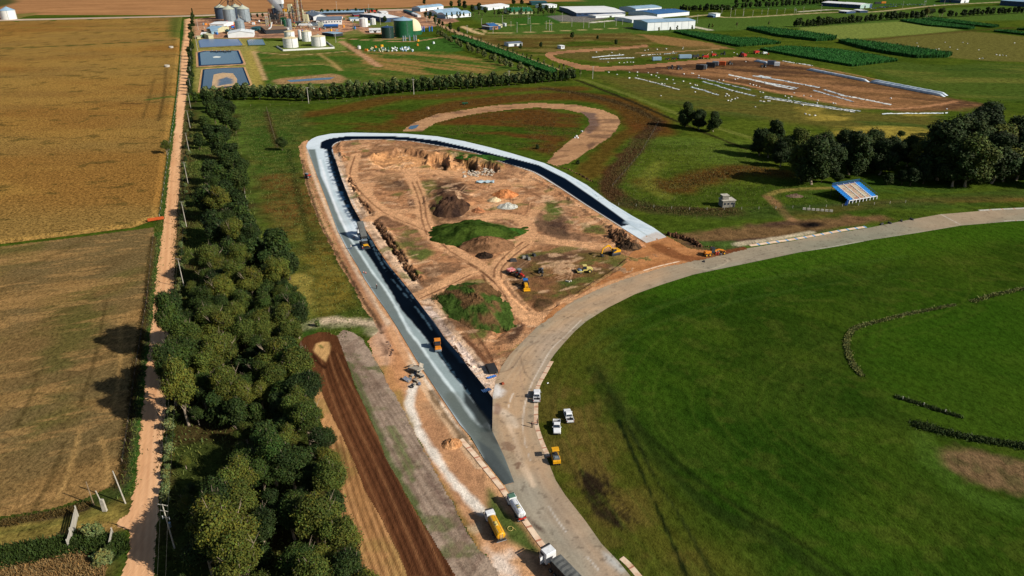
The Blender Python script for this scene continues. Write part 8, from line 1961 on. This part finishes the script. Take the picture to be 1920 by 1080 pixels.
# emptied, torn bags: flat crumpled strips
T_pl=mat('m_torn_plastic',C(222,230,232),.6,var=.3,scale=.5,dirt=C(166,182,190));T_pl2=mat('m_torn_plastic_white',C(236,236,230),.6,var=.12,scale=.5)
def strip(a,b,w,lb,m=T_pl,seed=1,dens=.85):
    p=np.array(G(*a));q=np.array(G(*b));L=np.linalg.norm(q-p);rr=np.random.default_rng(seed);n=int(L/1.2);k=MB();vs=[];fs=[]
    cy=np.cumsum(rr.normal(0,.25,n+1));cy-=np.linspace(cy[0],cy[-1],n+1)
    for i in range(n+1):
        ww=w*rr.uniform(.55,1.1);
        for j in range(4): vs.append((L*i/n+rr.normal(0,.25),cy[i]+(j/3-.5)*ww+rr.normal(0,.1),.05+(.55 if j in(1,2) else 0.0)*rr.uniform(.2,1)))
    for i in range(n):
        for j in range(3):
            if rr.random()<dens: a_=i*4+j;fs.append((a_,a_+1,a_+5,a_+4))
    k.add(vs,fs);o=k.build('torn_grain_bag',m);o.location=(*p,.03);o.rotation_euler=(0,0,math.atan2(q[1]-p[1],q[0]-p[0]));tag(o,lb,'torn bag','emptied torn grain bags')
S=[((1190.7,146),(1274.8,168.7),1.6,'leftmost emptied bag strip in the grass'),((1308.5,145.5),(1406.5,169.3),1.5,'upper one of a pair of emptied bag strips left of the middle'),((1318,153.5),(1417,180.6),1.8,'lower one of a pair of emptied bag strips left of the middle'),
 ((1366,139.6),(1489.7,168.3),2.6,'long emptied bag strip below the trailers, upper'),((1411.5,142),(1538,164.8),2.6,'long emptied bag strip starting by the bluish heap'),((1388,145.5),(1496.6,166),3.0,'long emptied bag strip below the trailers, lower'),
 ((1426,183),(1604,210.5),1.5,'lowest pair of long white strips, front one'),((1434,181.5),(1614,209),1.3,'lowest pair of long white strips, rear one'),((1526,169.5),(1599.5,191.4),1.8,'emptied strip right of the middle, left one'),((1572,177),(1673,197),2.4,'emptied strip right of the middle, right one'),((1546,168),(1590,182),2.0,'short emptied strip near the right middle'),
 ((1653,214),(1780,211.8),1.4,'level white strip above the wood'),((1468,114.5),(1524,123.8),2.0,'emptied strip left of the upper grain bag'),((1110,107.8),(1170,102.8),2.2,'upper flat strip in the left part of the yard'),((1124,111),(1190,108.6),1.6,'lower flat strip in the left part of the yard'),((1202,104.4),(1240,101.5),1.6,'row of white scraps along the field track, left'),((1240,102),(1272,99),1.6,'row of white scraps along the field track, right'),
 ((1296,163),(1348,178.5),1.8,'broken short strip in the grass between two long ones'),((1366,168),(1376,171),2,'tiny strip fragment in the middle of the grass'),((1424,142),(1446,146),3.6,'bluish heap of plastic among the strips')]
for i,(a,b,w_,lb) in enumerate(S): strip(a,b,w_*1.5,lb,T_pl2 if i%3==0 else T_pl,i+5,.93 if 'scraps' not in lb else .5)
pts=[(1180,147),(1196,148),(1230,143),(1235,146),(1250,149),(1262,150),(1264,157),(1281,153),(1282,139),(1297,138),(1300,138),(1310,142),(1294,157),(1303,160),(1307,161),(1303,173),(1241,157),(1246,158),(1348,150),(1356,151),(1378,149),(1383,148),(1406,158),(1412,160),(1418,161),(1424,163),(1362,177),(1366,180),(1360,181),(1372,187),(1378,186),(1365,189),(1370,190),(1382,184),(1425,173),(1430,174),(1426,190),(1432,191),(1440,190),(1443,190),(1472,181),(1478,184),(1484,182),(1489,175),(1507,180),(1520,181),(1533,189),(1532,194),(1416,201),(1505,198),(1510,214),(1517,216),(1528,217),(1562,194),(1566,195),(1670,185),(1775,205),(1118,98),(1142,103),(1147,99),(1161,102),(1209,95),(1215,94),(1232,93),(1249,92),(1262,98),(1280,92),(1281,89),(1161,118),(1170,118),(1176,117),(1182,117),(1187,117),(1140,117),(1141,136),(1157,140),(1180,136),(1195,136),(1195,142),(1215,137),(1221,141),(1232,137),(1250,149),(1239,180),(1398,116),(1376,99),(1382,102),(1335,98),(1719,81),(1721,87),(1772,80),(1781,89),(1755,93),(1760,92),(1805,80),(1814,82),(1835,94),(1836,110),(1842,110),(1868,103),(1874,104),(1880,104),(1886,105),(1902,81),(1795,93)]
for i,(px,py) in enumerate(pts):
    zone='left of the trailers' if px<1250 and py<120 else ('in the grass at the left of the yard' if px<1300 else ('among the emptied strips' if px<1420 else ('near the lowest long strips' if px<1700 and py>140 else 'in the far right field' if px>1700 else 'near the machine row')))
    small('plastic_bundle',px,py,(rg.uniform(.9,2.0),rg.uniform(.7,1.3),rg.uniform(.4,.8)),T_pl2,'white bundle of plastic lying '+zone,'plastic bundle','bundles of plastic '+zone)
# ================= far power poles =================
def fpole(px,py,h,lb,g,H=False):
    r=empty('power_pole');m=P_conc;k=MB();k.tube((0,0,0),(0,0,h),.28,.18,6);k.build('pole',m,r)
    if H: k=MB();k.tube((3,0,0),(3,0,h*.85),.28,.2,6);k.build('pole',m,r);k=MB();k.box((1.5,0,h*.6),(3.4,.3,1.2));k.build('transformer',P_steel,r)
    k=MB();k.box((0,0,h-.4),(2.6,.2,.2));k.build('crossarm',m,r);x,y=G(px,py);r.location=(x,y,0);tag(r,lb,'power pole',g)
for i,(px,py,h,H) in enumerate([(924.5,63,9,0),(876,62,10,0),(969.5,61,13,0),(995,60,9,0),(1030,57.5,14,1),(1054,41,13,0),(990,45,13,1),(1024,55,11,0),(1072,50,11,0),(1094,53,13,0),(1104,52,9,0),(1133,52,8,0),(1155,49,11,0),(1167,46,8,0),(958,50,7,0),(942,42,10,0),(903,47,9,0)]):
    fpole(px,py,h,('double pole with a transformer' if H else 'slim pole')+' on the field road, '+('left of the brick house' if px<920 else 'right of the brick house' if px<1000 else 'towards the white hall' if px<1100 else 'below the light blue warehouse end'),'poles along the field road',bool(H))
for i,(px,py,h,H) in enumerate([(1307,43.5,12,0),(1353,26,9,0),(1369.5,31.5,13,0),(1378,29,9,0),(1393,31,12,0),(1394,29,7,0),(1411,31,9,0),(1428,27,7,0),(1439,28,11,0),(1456,27,8,0),(1471,25,8,0),(1489,25,9,1),(1506,23.5,9,0),(1539,23,12,0),(1692,15,12,0),(1732,10,12,1),(1770,9,12,0)]):
    fpole(px,py,h,('double pole with transformer' if H else 'slim pole')+' by the far road, '+('by the warehouse' if px<1320 else 'near the small white building' if px<1400 else 'left of the long blue-walled hall' if px<1600 else 'right of the parked cars'),'poles along the far road',bool(H))
for i,(px,py,h,lb) in enumerate([(579,194,12,'slim pole in front of the long hedge, left'),(954.5,160,12,'slim pole in front of the long hedge, middle'),(776,177,12,'slim pole in front of the long hedge, between the others'),(1111,148,11,'slim pole at the right end of the long hedge'),(632,22,17,'tall mast behind the long parking shed'),(692,26,15,'dark mast behind the white tanks'),(713.5,47,16,'mast left of the large green tank'),(630,80,12,'lamp mast beside the open canopy'),(800,41,10,'mast at the lane by the first barn'),(818,45,9,'mast at the lane by the middle barn'),(372,56,14,'mast at the roadside near the cream house'),(371,96,16,'tall white mast between the upper and middle ponds')]): fpole(px,py,h,lb,None)
# cows: small dark animals by the belt
P_cow=mat('m_cow_hide',C(60,40,30),.9)
def cow():
    r=empty('cow');me=bpy.data.meshes.new('body')
    V=[(-.75,0,1.1),(-.2,0,1.05),(.45,0,1.12),(.85,0,1.35),(1.15,0,1.35),(1.4,0,1.1),(.5,.2,.7),(.5,.2,.35),(.5,.2,.03),(.5,-.2,.7),(.55,-.2,.35),(.5,-.2,.03),(-.75,.2,.75),(-.85,.2,.42),(-.78,.2,.03),(-.75,-.2,.75),(-.85,-.2,.42),(-.78,-.2,.03),(-1.0,0,.8),(1.1,.16,1.45),(1.1,-.16,1.45)]
    E_=[(0,1),(1,2),(2,3),(3,4),(4,5),(2,6),(6,7),(7,8),(2,9),(9,10),(10,11),(0,12),(12,13),(13,14),(0,15),(15,16),(16,17),(0,18),(4,19),(4,20)]
    me.from_pydata(V,E_,[]);me.materials.append(P_cow);o=bpy.data.objects.new('body',me);COL.objects.link(o);o.parent=r;o.modifiers.new('skin','SKIN')
    for i,q in enumerate([.34,.38,.36,.2,.17,.1,.14,.08,.07,.14,.08,.07,.17,.08,.07,.17,.08,.07,.03,.04,.04]): me.skin_vertices[0].data[i].radius=(q,q)
    me.skin_vertices[0].data[1].use_root=True;return r
cw=cow()
for i in range(9):
    c=cw if i==0 else copy_tree(cw);x,y=G(945+i*4.6+rg.uniform(-1,1),35.5-i*.35);c.location=(x,y,0);c.rotation_euler=(0,0,rg.random()*6);tag(c,'small dark cow grazing below the green-roofed shed','cow','cows below the green-roofed shed')
# unused prototypes are taken out again
for kind,lst in PROT.items():
    for k,o in enumerate(lst):
        if (kind,k) not in USED:
            for ch in list(o.children): bpy.data.objects.remove(ch)
            bpy.data.objects.remove(o)

# things whose labels still coincide are told apart by their order from the left, where one can count them
ORD=['first','second','third','fourth','fifth','sixth','seventh','eighth','ninth','tenth','eleventh','twelfth']
bylab={}
bpy.context.view_layer.update()
for o in COL.objects:
    if o.parent is None and 'label' in o.keys() and o.get('category') in ('tree','shrub','power pole','stone','car','bush','cow','plastic bundle','drum','tote','crate','machine part','pipe'): bylab.setdefault(o['label'],[]).append(o)
for lab,os_ in bylab.items():
    if 2<=len(os_)<=12:
        os_.sort(key=lambda o:to_px(o.location.x,o.location.y)[0])
        for i,o in enumerate(os_):
            t=f', {("left" if i==0 else "right") if len(os_)==2 else (["left","middle","right"][i] if len(os_)==3 else ORD[i]+" from the left")}'
            t+=' one' if len(os_)<4 else ''
            if len((lab+t).split())<=16: o['label']=lab+t
